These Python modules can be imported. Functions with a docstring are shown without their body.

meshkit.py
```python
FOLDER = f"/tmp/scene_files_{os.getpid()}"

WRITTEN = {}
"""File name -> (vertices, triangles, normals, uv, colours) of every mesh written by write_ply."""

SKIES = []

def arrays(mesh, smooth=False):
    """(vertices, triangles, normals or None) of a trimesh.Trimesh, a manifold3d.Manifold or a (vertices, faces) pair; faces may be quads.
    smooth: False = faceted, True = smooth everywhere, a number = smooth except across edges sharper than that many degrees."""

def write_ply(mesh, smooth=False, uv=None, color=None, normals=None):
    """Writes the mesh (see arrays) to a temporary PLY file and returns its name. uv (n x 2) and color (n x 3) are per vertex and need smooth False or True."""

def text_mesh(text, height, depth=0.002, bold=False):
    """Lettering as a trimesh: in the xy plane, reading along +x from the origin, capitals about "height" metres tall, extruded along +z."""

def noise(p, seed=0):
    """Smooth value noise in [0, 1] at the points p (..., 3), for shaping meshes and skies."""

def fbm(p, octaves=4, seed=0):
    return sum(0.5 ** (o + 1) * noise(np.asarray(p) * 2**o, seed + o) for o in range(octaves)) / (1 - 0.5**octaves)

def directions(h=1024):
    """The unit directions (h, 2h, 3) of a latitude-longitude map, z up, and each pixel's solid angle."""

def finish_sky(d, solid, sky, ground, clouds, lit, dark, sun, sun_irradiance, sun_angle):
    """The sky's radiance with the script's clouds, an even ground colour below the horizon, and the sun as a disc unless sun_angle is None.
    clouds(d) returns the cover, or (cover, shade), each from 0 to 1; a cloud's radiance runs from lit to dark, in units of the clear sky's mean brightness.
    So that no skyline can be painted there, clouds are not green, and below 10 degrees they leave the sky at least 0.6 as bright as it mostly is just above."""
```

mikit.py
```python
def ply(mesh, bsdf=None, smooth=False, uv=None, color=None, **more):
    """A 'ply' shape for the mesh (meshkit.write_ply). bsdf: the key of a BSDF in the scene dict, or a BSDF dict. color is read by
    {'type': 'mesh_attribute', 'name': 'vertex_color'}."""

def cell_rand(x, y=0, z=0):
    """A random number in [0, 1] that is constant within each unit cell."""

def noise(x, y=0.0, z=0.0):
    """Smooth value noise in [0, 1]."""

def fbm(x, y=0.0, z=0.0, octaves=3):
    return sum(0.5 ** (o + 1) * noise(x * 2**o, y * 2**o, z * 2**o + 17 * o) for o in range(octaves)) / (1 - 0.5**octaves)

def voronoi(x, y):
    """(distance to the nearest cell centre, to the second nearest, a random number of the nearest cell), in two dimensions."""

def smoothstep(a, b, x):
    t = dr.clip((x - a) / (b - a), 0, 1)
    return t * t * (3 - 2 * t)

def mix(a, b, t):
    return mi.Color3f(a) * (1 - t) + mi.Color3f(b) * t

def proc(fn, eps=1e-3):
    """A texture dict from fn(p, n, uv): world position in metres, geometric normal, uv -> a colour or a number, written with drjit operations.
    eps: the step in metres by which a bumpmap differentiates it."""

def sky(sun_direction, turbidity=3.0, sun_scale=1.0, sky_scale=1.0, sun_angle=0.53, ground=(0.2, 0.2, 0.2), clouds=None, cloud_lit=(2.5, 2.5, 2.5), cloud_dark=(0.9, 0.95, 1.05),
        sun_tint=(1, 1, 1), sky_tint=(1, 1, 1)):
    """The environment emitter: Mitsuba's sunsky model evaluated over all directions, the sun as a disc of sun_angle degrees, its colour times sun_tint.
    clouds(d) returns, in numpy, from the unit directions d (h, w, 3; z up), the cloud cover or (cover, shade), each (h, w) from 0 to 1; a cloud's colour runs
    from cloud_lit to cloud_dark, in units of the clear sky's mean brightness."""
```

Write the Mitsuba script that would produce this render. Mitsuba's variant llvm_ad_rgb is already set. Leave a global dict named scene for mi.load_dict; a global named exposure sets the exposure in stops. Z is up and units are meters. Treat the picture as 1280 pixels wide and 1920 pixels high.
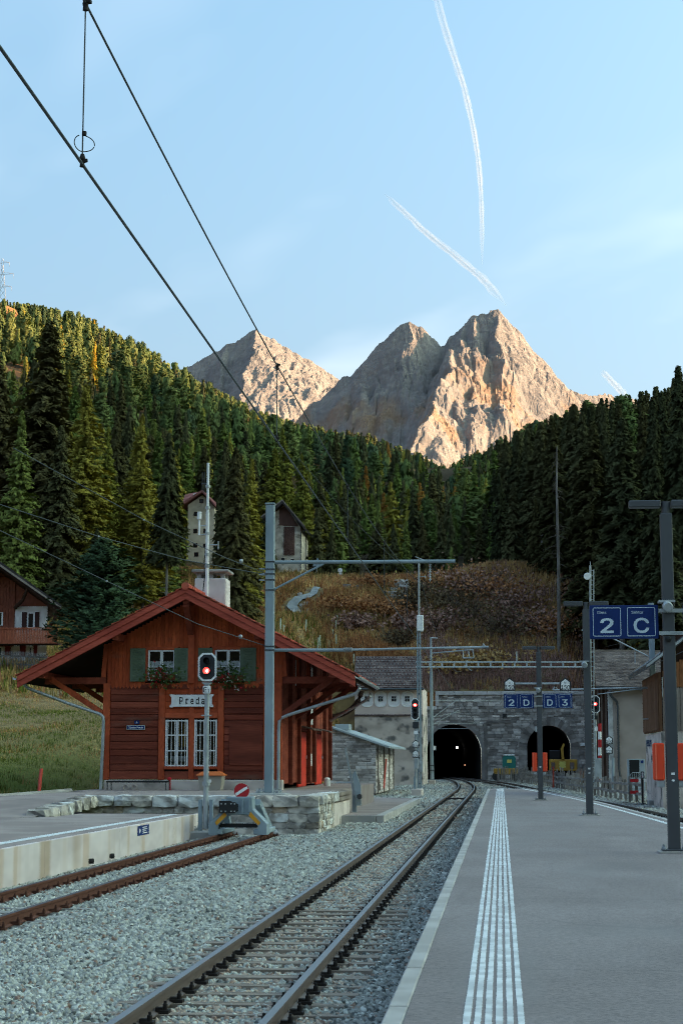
import math, random
import numpy as np, trimesh, shapely
import shapely.geometry as sg
import drjit as dr
import mitsuba as mi
import mikit, meshkit
from mikit import ply, proc, noise, fbm, voronoi, smoothstep, mix, cell_rand

rng = np.random.default_rng(7)
random.seed(7)
T = mi.ScalarTransform4f
scene, labels = {}, {}

# ---------------------------------------------------------------- camera, sky, exposure
F_PX = 3300.0                       # focal length in pixels of the 1280 x 1920 photograph
EYE = np.array([0.0, 0.0, 1.49])
_p = math.atan(464 / F_PX)
_cy = np.array([299.0, -464.0, F_PX]); _cy /= np.linalg.norm(_cy)
_cz = np.array([0.0, math.cos(_p), math.sin(_p)])
_cx = np.cross(_cy, _cz)
if _cx[0] < 0:
    _cx = -_cx
BASIS = np.stack([_cx, _cy, _cz])   # world axes in camera coordinates (right, up, forward)
FWD = BASIS @ np.array([0, 0, 1.0])
scene['camera'] = {'type': 'perspective', 'fov': 2 * math.degrees(math.atan(640 / F_PX)), 'fov_axis': 'x', 'near_clip': 0.3, 'far_clip': 80000.0,
                   'to_world': T().look_at(origin=EYE.tolist(), target=(EYE + FWD).tolist(), up=[0, 0, 1])}


def at(u, v, Y):
    """The world point that stands Y metres down the line and is seen at pixel (u, v) of the photograph."""
    d = BASIS @ np.array([u - 640.0, 960.0 - v, F_PX])
    return EYE + d * (Y / d[1])


def atz(u, v, z):
    d = BASIS @ np.array([u - 640.0, 960.0 - v, F_PX])
    return EYE + d * ((z - EYE[2]) / d[2])


def pix(p):
    c = BASIS.T @ (np.asarray(p, float) - EYE)
    return 640 + F_PX * c[0] / c[2], 960 - F_PX * c[1] / c[2]


def sky_clouds(d):
    """Thin cirrus and a pale horizon."""
    x, y, z = d[..., 0], np.maximum(d[..., 1], 1e-3), d[..., 2]
    zz = np.maximum(z, 0.05)
    px, py = d[..., 0] / zz, d[..., 1] / zz
    q = np.stack([px * 0.55 + py * 0.30, py * 0.9 - px * 0.5, np.zeros_like(px)], -1)
    c = meshkit.fbm(q * np.array([2.6, 1.0, 1]) + 11.7, 5, 3)
    c2 = meshkit.fbm(np.stack([px * 2.2 + py * 1.1, py * 0.7 - px * 0.3, 0 * px], -1) * 1.5, 4, 9)
    cov = 0.24 * np.clip((c - 0.40) / 0.4, 0, 1) * np.clip((c2 - 0.25) / 0.5, 0, 1) + 0.07 * np.clip((c2 - .45) / .4, 0, 1)
    el = np.degrees(np.arcsin(np.clip(z, -1, 1)))
    cov = np.maximum(cov, 0.26 * np.exp(-np.maximum(el, 0) / 6))
    return np.clip(cov, 0, 1)


SUN_DIR = (0.93, 0.08, 0.33)
scene['sky'] = mikit.sky(SUN_DIR, turbidity=10, sun_scale=3.0, sky_scale=1.0, clouds=sky_clouds, cloud_lit=(1.9, 1.92, 1.95), sun_tint=(1.0, 0.92, 0.84), sky_tint=(0.51, 0.79, 0.93), ground=(0.12, 0.12, 0.1))
exposure = 3.7
# ---------------------------------------------------------------- helpers
def unit(v):
    v = np.asarray(v, float)
    return v / np.linalg.norm(v)


class MB:
    """Collects pieces into one mesh."""
    Q = np.array([[0, 1, 3], [0, 3, 2], [4, 6, 7], [4, 7, 5], [0, 4, 5], [0, 5, 1], [2, 3, 7], [2, 7, 6], [0, 2, 6], [0, 6, 4], [1, 5, 7], [1, 7, 3]])

    def __init__(s):
        s.v, s.f, s.n = [], [], 0

    def raw(s, v, f):
        v = np.asarray(v, float).reshape(-1, 3); f = np.asarray(f, int)
        if f.shape[1] == 4:
            f = np.vstack([f[:, [0, 1, 2]], f[:, [0, 2, 3]]])
        s.v.append(v); s.f.append(f + s.n); s.n += len(v)
        return s

    def tm(s, m):
        return s.raw(m.vertices, m.faces)

    def box(s, x0, x1, y0, y1, z0, z1):
        v = [(x, y, z) for x in (x0, x1) for y in (y0, y1) for z in (z0, z1)]
        return s.raw(v, s.Q)

    def obox(s, c, a, b, d):
        c, a, b, d = (np.asarray(t, float) for t in (c, a, b, d))
        return s.raw([c + i * a + j * b + k * d for i in (-1, 1) for j in (-1, 1) for k in (-1, 1)], s.Q)

    def bbox(s, x0, x1, y0, y1, z0, z1, b):
        """box with chamfered edges"""
        c = np.array([(x0 + x1) / 2, (y0 + y1) / 2, (z0 + z1) / 2]); h = np.array([x1 - x0, y1 - y0, z1 - z0]) / 2
        b = min(b, *(h * .9))
        pts = []
        for i in (-1, 1):
            for j in (-1, 1):
                for k in (-1, 1):
                    g = np.array([i, j, k])
                    for ax in range(3):
                        e = h - b; e[ax] = h[ax]
                        pts.append(c + g * e)
        m = trimesh.convex.convex_hull(np.array(pts))
        return s.tm(m)

    def beam(s, p0, p1, w, h, up=(0, 0, 1)):
        p0, p1 = np.asarray(p0, float), np.asarray(p1, float)
        d = unit(p1 - p0); r = np.cross(d, up)
        if np.linalg.norm(r) < 1e-6:
            r = np.cross(d, (1, 0, 0))
        r = unit(r); u = np.cross(r, d)
        return s.obox((p0 + p1) / 2, (p1 - p0) / 2, r * w / 2, u * h / 2)

    def tube(s, p0, p1, r0, r1=None, n=8, caps=True):
        return s.path([p0, p1], [r0, r0 if r1 is None else r1], n, caps)

    def path(s, pts, r, n=8, caps=True):
        p = np.asarray(pts, float); r = np.broadcast_to(r, (len(p),))
        t = np.gradient(p, axis=0); t /= np.linalg.norm(t, axis=1, keepdims=True) + 1e-12
        a = np.cross(t, np.where(np.abs(t[:, 2:]) < 0.9, [0, 0, 1.0], [1.0, 0, 0])); a /= np.linalg.norm(a, axis=1, keepdims=True)
        b = np.cross(t, a); th = np.arange(n) * 2 * np.pi / n
        v = p[:, None] + r[:, None, None] * (np.cos(th)[None, :, None] * a[:, None] + np.sin(th)[None, :, None] * b[:, None])
        v = v.reshape(-1, 3); f = []
        for i in range(len(p) - 1):
            for j in range(n):
                k = (j + 1) % n
                f += [(i * n + j, i * n + k, (i + 1) * n + k), (i * n + j, (i + 1) * n + k, (i + 1) * n + j)]
        if caps:
            v = np.vstack([v, p[:1], p[-1:]]); m = len(p) * n
            for j in range(n):
                k = (j + 1) % n
                f += [(m, k, j), (m + 1, (len(p) - 1) * n + j, (len(p) - 1) * n + k)]
        return s.raw(v, f)

    def lathe(s, c, prof, n=16, axis=(0, 0, 1)):
        """prof: (radius, height) along the axis from c"""
        c = np.asarray(c, float); ax = unit(axis)
        a = np.cross(ax, (0, 1, 0) if abs(ax[1]) < .9 else (1, 0, 0)); a = unit(a); b = np.cross(ax, a)
        th = np.arange(n) * 2 * np.pi / n
        v, f = [], []
        for r, h in prof:
            v += [c + ax * h + max(r, 1e-4) * (math.cos(t) * a + math.sin(t) * b) for t in th]
        for i in range(len(prof) - 1):
            for j in range(n):
                k = (j + 1) % n
                f += [(i * n + j, i * n + k, (i + 1) * n + k), (i * n + j, (i + 1) * n + k, (i + 1) * n + j)]
        return s.raw(v, f)

    def prism(s, poly, o, ex, ey, ez, depth):
        """a shapely polygon (or point list) laid out at o along ex, ey and extruded by depth along ez"""
        if not hasattr(poly, 'geom_type'):
            poly = sg.Polygon(poly)
        o, ex, ey, ez = (np.asarray(t, float) for t in (o, ex, ey, ez))
        for g in getattr(poly, 'geoms', [poly]):
            if g.area < 1e-9:
                continue
            m = trimesh.creation.extrude_polygon(g, depth, engine='earcut')
            v = np.asarray(m.vertices)
            s.raw(o + v[:, :1] * ex + v[:, 1:2] * ey + v[:, 2:] * ez, m.faces)
        return s

    def text(s, txt, height, o, ex, ey, depth=0.006, bold=False, align='c', width=None):
        m = meshkit.text_mesh(txt, height, depth, bold)
        v = np.asarray(m.vertices).copy()
        w = v[:, 0].max() - v[:, 0].min()
        if width:
            v[:, 0] *= width / w; w = width
        v[:, 0] -= v[:, 0].min() + (w / 2 if align == 'c' else 0)
        o, ex, ey = (np.asarray(t, float) for t in (o, ex, ey)); ez = np.cross(ex, ey)
        return s.raw(o + v[:, :1] * ex + v[:, 1:2] * ey + v[:, 2:] * ez, m.faces)

    def mesh(s):
        return np.vstack(s.v), np.vstack(s.f)


_used = {}


def fresh(key):
    """key, key_001, key_002 ... : the first that is free"""
    n = _used.get(key, -1) + 1
    _used[key] = n
    return key if n == 0 else f'{key}_{n:03d}'


def put(key, mb, bsdf, label=None, cat=None, group=None, kind=None, smooth=False, **kw):
    key = fresh(key)
    scene[key] = ply(mb.mesh() if isinstance(mb, MB) else mb, bsdf, smooth=smooth, **kw)
    tag(key, label, cat, group, kind)
    return key


def tag(key, label=None, cat=None, group=None, kind=None):
    d = {k: t for k, t in (('label', label), ('category', cat), ('group', group), ('kind', kind)) if t}
    if d:
        labels.setdefault(key, {}).update(d)
    return key


def thing(name, label, cat, group=None):
    return tag(fresh(name), label, cat, group)


X, Yv, Z = np.eye(3)


# ---------------------------------------------------------------- materials
def rgb(c):
    return {'type': 'rgb', 'value': list(map(float, c))} if not isinstance(c, dict) else c


def mat(name, color, rough=0.6, spec=0.4, metallic=0.0, bump=None, bscale=1.0, eps=0.01, **more):
    if rough >= .6:
        spec = min(spec, .12)              # rough surfaces hardly mirror the sky
    b = {'type': 'principled', 'base_color': rgb(color), 'roughness': rough, 'specular': spec, 'metallic': metallic, **more}
    if bump is not None:
        b = {'type': 'bumpmap', 'arbitrary': proc(bump, eps=eps), 'scale': bscale, 'bsdf': b}
    scene[name] = {'type': 'twosided', 'bsdf': b}


def mottled(a, b, sx, sy=None, sz=None, lo=.3, hi=.7, octv=3, c=None, cs=None):
    sy = sy or sx; sz = sz or sx

    def fn(p, n, uv):
        t = smoothstep(lo, hi, fbm(p.x * sx, p.y * sy, p.z * sz, octv))
        col = mix(a, b, t)
        if c is not None:
            col = mix(col, c, smoothstep(.55, .75, fbm(p.x * cs + 5, p.y * cs, p.z * cs + 9, 3)))
        return col
    return proc(fn)
def asphalt_col(p, n, uv):
    a = fbm(p.x * 1.3, p.y * .5, 0, 4)
    g = noise(p.x * 45, p.y * 45, 0) * .6 + noise(p.x * 130, p.y * 130, 3) * .4
    c = mix((.192, .162, .156), (.216, .184, .178), smoothstep(.3, .7, a))
    c = c * (.95 + .10 * noise(p.x * .12, p.y * 1.1, 7)) * (1 - .12 * smoothstep(.03, .012, dr.abs(p.y - 6.5 * dr.round(p.y / 6.5))))
    c = c * (0.72 + .56 * g)
    st = smoothstep(.62, .8, fbm(p.x * .6 + 7, p.y * .22, 3, 3))
    ck = smoothstep(.018, .0, dr.abs(fbm(p.x * .5 + 3, p.y * .16 + 1, 0, 4) - .5))
    c = mix(c, (.20, .18, .175), smoothstep(.66, .72, noise(p.x * .9 + 40, p.y * .25, 2)) * .35)
    return mix(mix(c, (.142, .125, .122), st * .4), (.095, .080, .078), ck * .14)


mat('m_asphalt', proc(asphalt_col), .8, .3)
mat('m_asphalt_old', mottled((.205, .165, .152), (.265, .215, .198), 1.1, octv=4), .85, .3)
mat('m_kerb', mottled((.31, .285, .265), (.39, .365, .345), 2.2, octv=3), .8, .3)
mat('m_white_paint', mottled((.48, .48, .48), (.66, .66, .66), 6, octv=3), .6, .4)


def concrete_col(p, n, uv):
    c = mix((.50, .43, .425), (.62, .545, .535), smoothstep(.3, .7, fbm(p.x * .7, p.y * .7, p.z * 2, 4)))
    s = smoothstep(.60, .78, fbm(p.y * 1.9 + 3, p.z * .22, 2, 3))
    c = mix(c, (.46, .30, .18), s * .5)
    s2 = smoothstep(.62, .75, fbm(p.y * 3.3 + 31, p.z * .15, 5, 2))
    c = mix(c, (.55, .48, .47), s2 * .5)
    s3 = smoothstep(.72, .9, noise(p.y * .9 + 13, p.z * .1, 5))
    return mix(c, (.33, .21, .11), s3 * .6)


mat('m_concrete_wall', proc(concrete_col), .8, .3)
mat('m_concrete', mottled((.26, .25, .24), (.38, .37, .35), 1.7, octv=4), .85, .3)


def ballast_col(p, n, uv):
    h = cell_rand(dr.floor(p.x * 30), dr.floor(p.y * 30), 1)
    c = mix((.17, .17, .155), (.42, .415, .375), h * h + .15)
    d = dr.minimum(dr.minimum(dr.abs(p.x + 2.2), dr.abs(p.x + 6.45)) , 3)
    return mix(c, (.20, .17, .15), smoothstep(1.0, .3, d) * .45)


mat('m_ballast_bed', proc(ballast_col), .9, .2, bump=lambda p, n, uv: voronoi(p.x * 16, p.y * 16)[0], bscale=.03)
for k, c in {'m_stone_a': (.435, .44, .40), 'm_stone_b': (.31, .305, .28), 'm_stone_c': (.56, .555, .51), 'm_stone_d': (.28, .19, .15), 'm_stone_e': (.11, .115, .11), 'm_stone_f': (.42, .33, .27)}.items():
    mat(k, c, .85, .25)


def rail_col(p, n, uv):
    c = mix((.075, .055, .048), (.12, .088, .075), fbm(p.x * 6, p.y * 2.5, p.z * 30, 3))
    return mix(c, (.15, .155, .17), smoothstep(.75, .95, n.z) * smoothstep(-.40, -.36, p.z))


mat('m_rail', proc(rail_col), .45, .5)


def rust_rail_col(p, n, uv):
    c = mix((.085, .036, .026), (.14, .060, .042), fbm(p.x * 6, p.y * 2.5, p.z * 30, 3))
    return mix(c, (.085, .075, .08), smoothstep(.75, .95, n.z) * smoothstep(-.40, -.36, p.z))


mat('m_rust_rail', proc(rust_rail_col), .6, .4)
mat('m_sleeper', mottled((.15, .12, .10), (.24, .195, .165), 1.5, 14, 3, octv=3), .85, .25)
mat('m_sleeper_pale', mottled((.22, .21, .20), (.33, .32, .30), 3, octv=3), .85, .25)
mat('m_clip', (.022, .018, .017), .6, .4)
mat('m_clip_rust', mottled((.06, .025, .018), (.10, .045, .03), 9), .7, .3)


def terrain_col(p, n, uv):
    f1 = fbm(p.x * .35, p.y * .35, p.z * .35, 4)
    f2 = fbm(p.x * 2.1, p.y * 2.1, p.z * 2.1, 3)
    f3 = fbm(p.x * .06, p.y * .06, 4, 3)
    green = mix((.070, .090, .014), (.112, .125, .024), f2)
    brown = mix((.15, .098, .052), (.24, .165, .085), f2)
    near = smoothstep(58, 92, p.y + 14 * (f1 - .5))                 # mown meadow by the station turns to rough brown grass up the slope
    c = mix(green, brown, near * .9)
    c = mix(c, (.10, .062, .05), smoothstep(.5, .7, f1) * smoothstep(120, 170, p.y) * .7)
    wood = mix((.035, .026, .016), (.06, .042, .022), f2)
    c = mix(c, wood, dr.maximum(smoothstep(222, 236, p.y), smoothstep(-60, -110, p.y)))
    heath = mix((.15, .075, .035), (.23, .125, .05), f1)
    c = mix(c, heath, smoothstep(.45, .6, f3) * smoothstep(420, 520, p.y))
    return c


mat('m_terrain', proc(terrain_col), .95, .1)


def rock_col(p, n, uv):
    q = fbm(p.x * .012, p.y * .012, p.z * .02, 5)
    f = fbm(p.x * .06 + 3, p.y * .06, p.z * .11, 4)
    c = mix((.148, .136, .131), (.240, .216, .200), q)
    c = c * (.72 + .55 * f)
    flat = smoothstep(.45, .75, n.z + .35 * (q - .5))
    scree = mix((.215, .182, .158), (.255, .218, .19), f)
    c = mix(c, scree, flat * .55)
    low = smoothstep(1130, 860, p.z + 240 * (q - .5))
    heath = mix((.20, .122, .078), (.25, .17, .115), f)
    return mix(c, heath, low * smoothstep(.42, .62, fbm(p.x * .009, p.y * .009, p.z * .004 + 5, 4)) * .9)


mat('m_rock', proc(rock_col), .95, .1, bump=lambda p, n, uv: fbm(p.x * .16, p.y * .10, p.z * .07, 4), bscale=3.0, eps=1.0)
mat('m_ridge', (.10, .10, .08), .95, .1)
mat('m_sign_blue', (.008, .027, .125), .5, .2)
mat('m_white_sign', (.76, .75, .74), .5, .4)
mat('m_black', (.012, .012, .013), .5, .4)
mat('m_steel', mottled((.20, .25, .28), (.29, .34, .37), 1.3, 1.3, .5, octv=4), .5, .45, .0)
mat('m_steel_dark', (.045, .047, .052), .45, .5)
mat('m_galv', mottled((.30, .32, .33), (.42, .44, .45), 3), .4, .6, .3)
mat('m_post', mottled((.052, .054, .060), (.066, .068, .075), 1.0), .45, .5)
mat('m_red', (.42, .012, .018), .4, .5)
mat('m_orange', (.75, .055, .012), .45, .5)
mat('m_wire', (.05, .06, .07), .5, .4)
scene['m_pane'] = {'type': 'thindielectric', 'int_ior': 1.5}
mat('m_roof_sheet', mottled((.26, .29, .30), (.35, .38, .39), 1.2), .6, .4)
mat('m_red_pole', (.50, .05, .03), .5, .4)
mat('m_white_stone', mottled((.30, .29, .28), (.50, .48, .46), 2.5, octv=4), .9, .2)
mat('m_beam_dark', mottled((.05, .026, .018), (.08, .042, .03), 1.5), .8, .2)
mat('m_steel_pale', mottled((.36, .40, .42), (.46, .50, .52), 1.3), .5, .4)
# ---------------------------------------------------------------- the lie of the land
from scipy.interpolate import RBFInterpolator, CloughTocher2DInterpolator


def sstep(a, b, x):
    t = np.clip((np.asarray(x, float) - a) / (b - a), 0, 1)
    return t * t * (3 - 2 * t)


HILL = [  # x, y, z of the slopes beyond the road above the tunnel portal
    (-60, 222, 27), (-45, 222, 25.5), (-28, 224, 24.6), (-10, 222, 24.2), (5, 220, 24), (14, 214, 24.5), (30, 205, 28), (60, 205, 40),
    (-42, 250, 29.6), (-28, 230, 25), (-20, 262, 30), (0, 262, 31), (15, 250, 32), (32, 250, 43), (60, 250, 54),
    (-60, 300, 42), (-30, 320, 40), (0, 330, 44), (22, 320, 56), (34, 310, 58), (60, 300, 66), (-90, 300, 52), (-130, 300, 60),
    (-70, 430, 74), (-30, 430, 62), (0, 430, 68), (18, 440, 78), (45, 430, 80), (90, 420, 98),
    (-120, 450, 100), (-90, 600, 118), (-50, 600, 100), (-15, 600, 96), (2, 650, 104), (50, 600, 100), (110, 600, 125),
    (-160, 620, 150), (-200, 700, 188), (-130, 700, 146), (-21, 790, 128), (-58, 820, 146), (-98, 840, 156), (-137, 870, 172), (-174, 890, 197),
    (-227, 940, 233), (-285, 1000, 254), (-350, 1000, 268), (-450, 900, 290), (-300, 700, 225), (-250, 500, 150), (-200, 350, 88), (-320, 350, 130),
    (-300, 1300, 235), (-150, 1300, 150), (0, 1300, 110), (150, 1300, 130), (100, 900, 135), (300, 900, 190), (250, 600, 165), (200, 350, 120), (200, 200, 120), (120, 205, 80), (-120, 215, 34), (-220, 205, 60)]
_h = np.array(HILL, float)
_rbf = RBFInterpolator(_h[:, :2] / 100, _h[:, 2], kernel='thin_plate_spline', smoothing=.02)


def mid_h(x, y):
    return _rbf(np.stack([np.ravel(x), np.ravel(y)], 1) / 100).reshape(np.shape(x))


def near_h(x, y):
    x, y = np.asarray(x, float), np.asarray(y, float)
    base = np.full(np.broadcast(x, y).shape, -.62)
    # meadow left of the station
    g = np.interp(y, [40, 52, 58, 80, 118, 130, 178], [-.7, -.3, .35, 2.6, 7.3, 8.2, 16.0])
    edge = np.interp(y, [50, 75, 100, 150, 178], [-13.6, -12.5, -12.4, -13.5, -14])
    g = g + .07 * np.maximum(0, -x - 24) * sstep(60, 120, y)
    m = sstep(0, 6, edge - x)
    z = base + (np.maximum(g, base) - base) * m
    # wooded slope on the right, behind the buildings
    g2 = np.interp(y, [95, 125, 150, 180, 205], [0, 1, 8, 16, 21])
    e2 = np.interp(y, [95, 125, 178], [13.5, 11.5, 9.0])
    z = z + (g2 + .35 * np.maximum(0, x - 14)) * sstep(0, 10, x - e2)
    # bank above the portal
    xs = np.interp(y, [178.6, 190, 204, 216], [8.2, 13.6, 20.0, 23.6])
    hump = 2.2 * np.exp(-((x - 0) / 7) ** 2 - ((y - 208) / 14) ** 2) - 2.5 * np.exp(-((x + 10.5) / 2.2) ** 2) * sstep(182, 200, y) * (1 - sstep(210, 218, y))
    k = (y >= 178.55)
    bank = xs + hump + 0.06 * np.maximum(0, -x - 20) - 5 * sstep(6, 16, x) * (1 - sstep(200, 216, y))
    return np.where(k, np.maximum(bank, z), z)


def ground_h(x, y):
    x, y = np.broadcast_arrays(np.asarray(x, float), np.asarray(y, float))
    w = sstep(212, 226, y)
    out = near_h(x, y)
    if (w > 0).any():
        m = mid_h(x, y)
        bump = (meshkit.fbm(np.stack([x / 30, y / 30, 0 * x], -1), 3, 2) - .5) * 5 * sstep(240, 300, y)
        out = out * (1 - w) + (m + bump) * w
    return out + (meshkit.fbm(np.stack([x / 5, y / 5, 0 * x], -1), 3, 8) - .5) * .5 * np.maximum(sstep(60, 80, y) * sstep(13, 20, -x), sstep(179, 182, y))


def grid(fn, xs, ys):
    gx, gy = np.meshgrid(xs, ys, indexing='ij')
    gz = fn(gx, gy)
    v = np.stack([gx, gy, gz], -1).reshape(-1, 3)
    i, j = np.meshgrid(np.arange(len(xs) - 1), np.arange(len(ys) - 1), indexing='ij')
    a = i * len(ys) + j
    f = np.stack([a, a + len(ys), a + len(ys) + 1, a + 1], -1).reshape(-1, 4)
    return v, np.vstack([f[:, [0, 1, 2]], f[:, [0, 2, 3]]])


def terrain_h(x, y):
    z = ground_h(np.clip(x, -480, 330), np.clip(y, -1e9, 1290))
    return z + np.clip(.3 * (-90 - np.asarray(y, float)), 0, 190)          # the valley's far end behind the photographer


xs = np.unique(np.concatenate([np.linspace(-9000, -600, 12), np.arange(-600, -120, 20), np.arange(-120, -40, 3), np.arange(-40, 40, 1.0), np.arange(40, 120, 4), np.arange(120, 400, 20), np.linspace(400, 9000, 12)]))
ys = np.unique(np.concatenate([np.array([-3000, -1500, -800, -600, -400, -250, -150, -90, -60]), np.arange(-60, 40, 10), np.arange(40, 178, 2.0), [178.5, 178.6], np.arange(179, 232, 1.0), np.arange(232, 500, 5), np.arange(500, 1300, 14), np.linspace(1300, 12000, 20)]))
_tv, _tf = grid(terrain_h, xs, ys)
_c = _tv[_tf]
_cut = ((_c[..., 1].max(1) < 178.7) & (_c[..., 1].min(1) > 178.4) & (((_c[..., 0].max(1) > -8.5) & (_c[..., 0].min(1) < -1.5)) | ((_c[..., 0].max(1) > 1.5) & (_c[..., 0].min(1) < 8.5))))
put('terrain', (_tv, _tf[~_cut]), 'm_terrain', 'rough brown and green grassy slopes and forest floor around the station', kind='structure', smooth=True)

# ---------------------------------------------------------------- rocky peaks
def ridge_field(gx, gy, ridges):
    z = np.full(gx.shape, -1e9)
    for pts, sl, sr, pw in ridges:
        p = np.array(pts, float)
        for a, b in zip(p[:-1], p[1:]):
            d = b[:2] - a[:2]; L2 = (d ** 2).sum()
            t = np.clip(((gx - a[0]) * d[0] + (gy - a[1]) * d[1]) / L2, 0, 1)
            px, py = a[0] + t * d[0], a[1] + t * d[1]
            dist = np.hypot(gx - px, gy - py)
            side = (gx - a[0]) * d[1] - (gy - a[1]) * d[0]      # > 0: right of the ridge's direction
            s = np.where(side > 0, sr, sl)
            z = np.maximum(z, a[2] + t * (b[2] - a[2]) - s * dist ** pw * (60 ** (1 - pw)))
    return z


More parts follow.
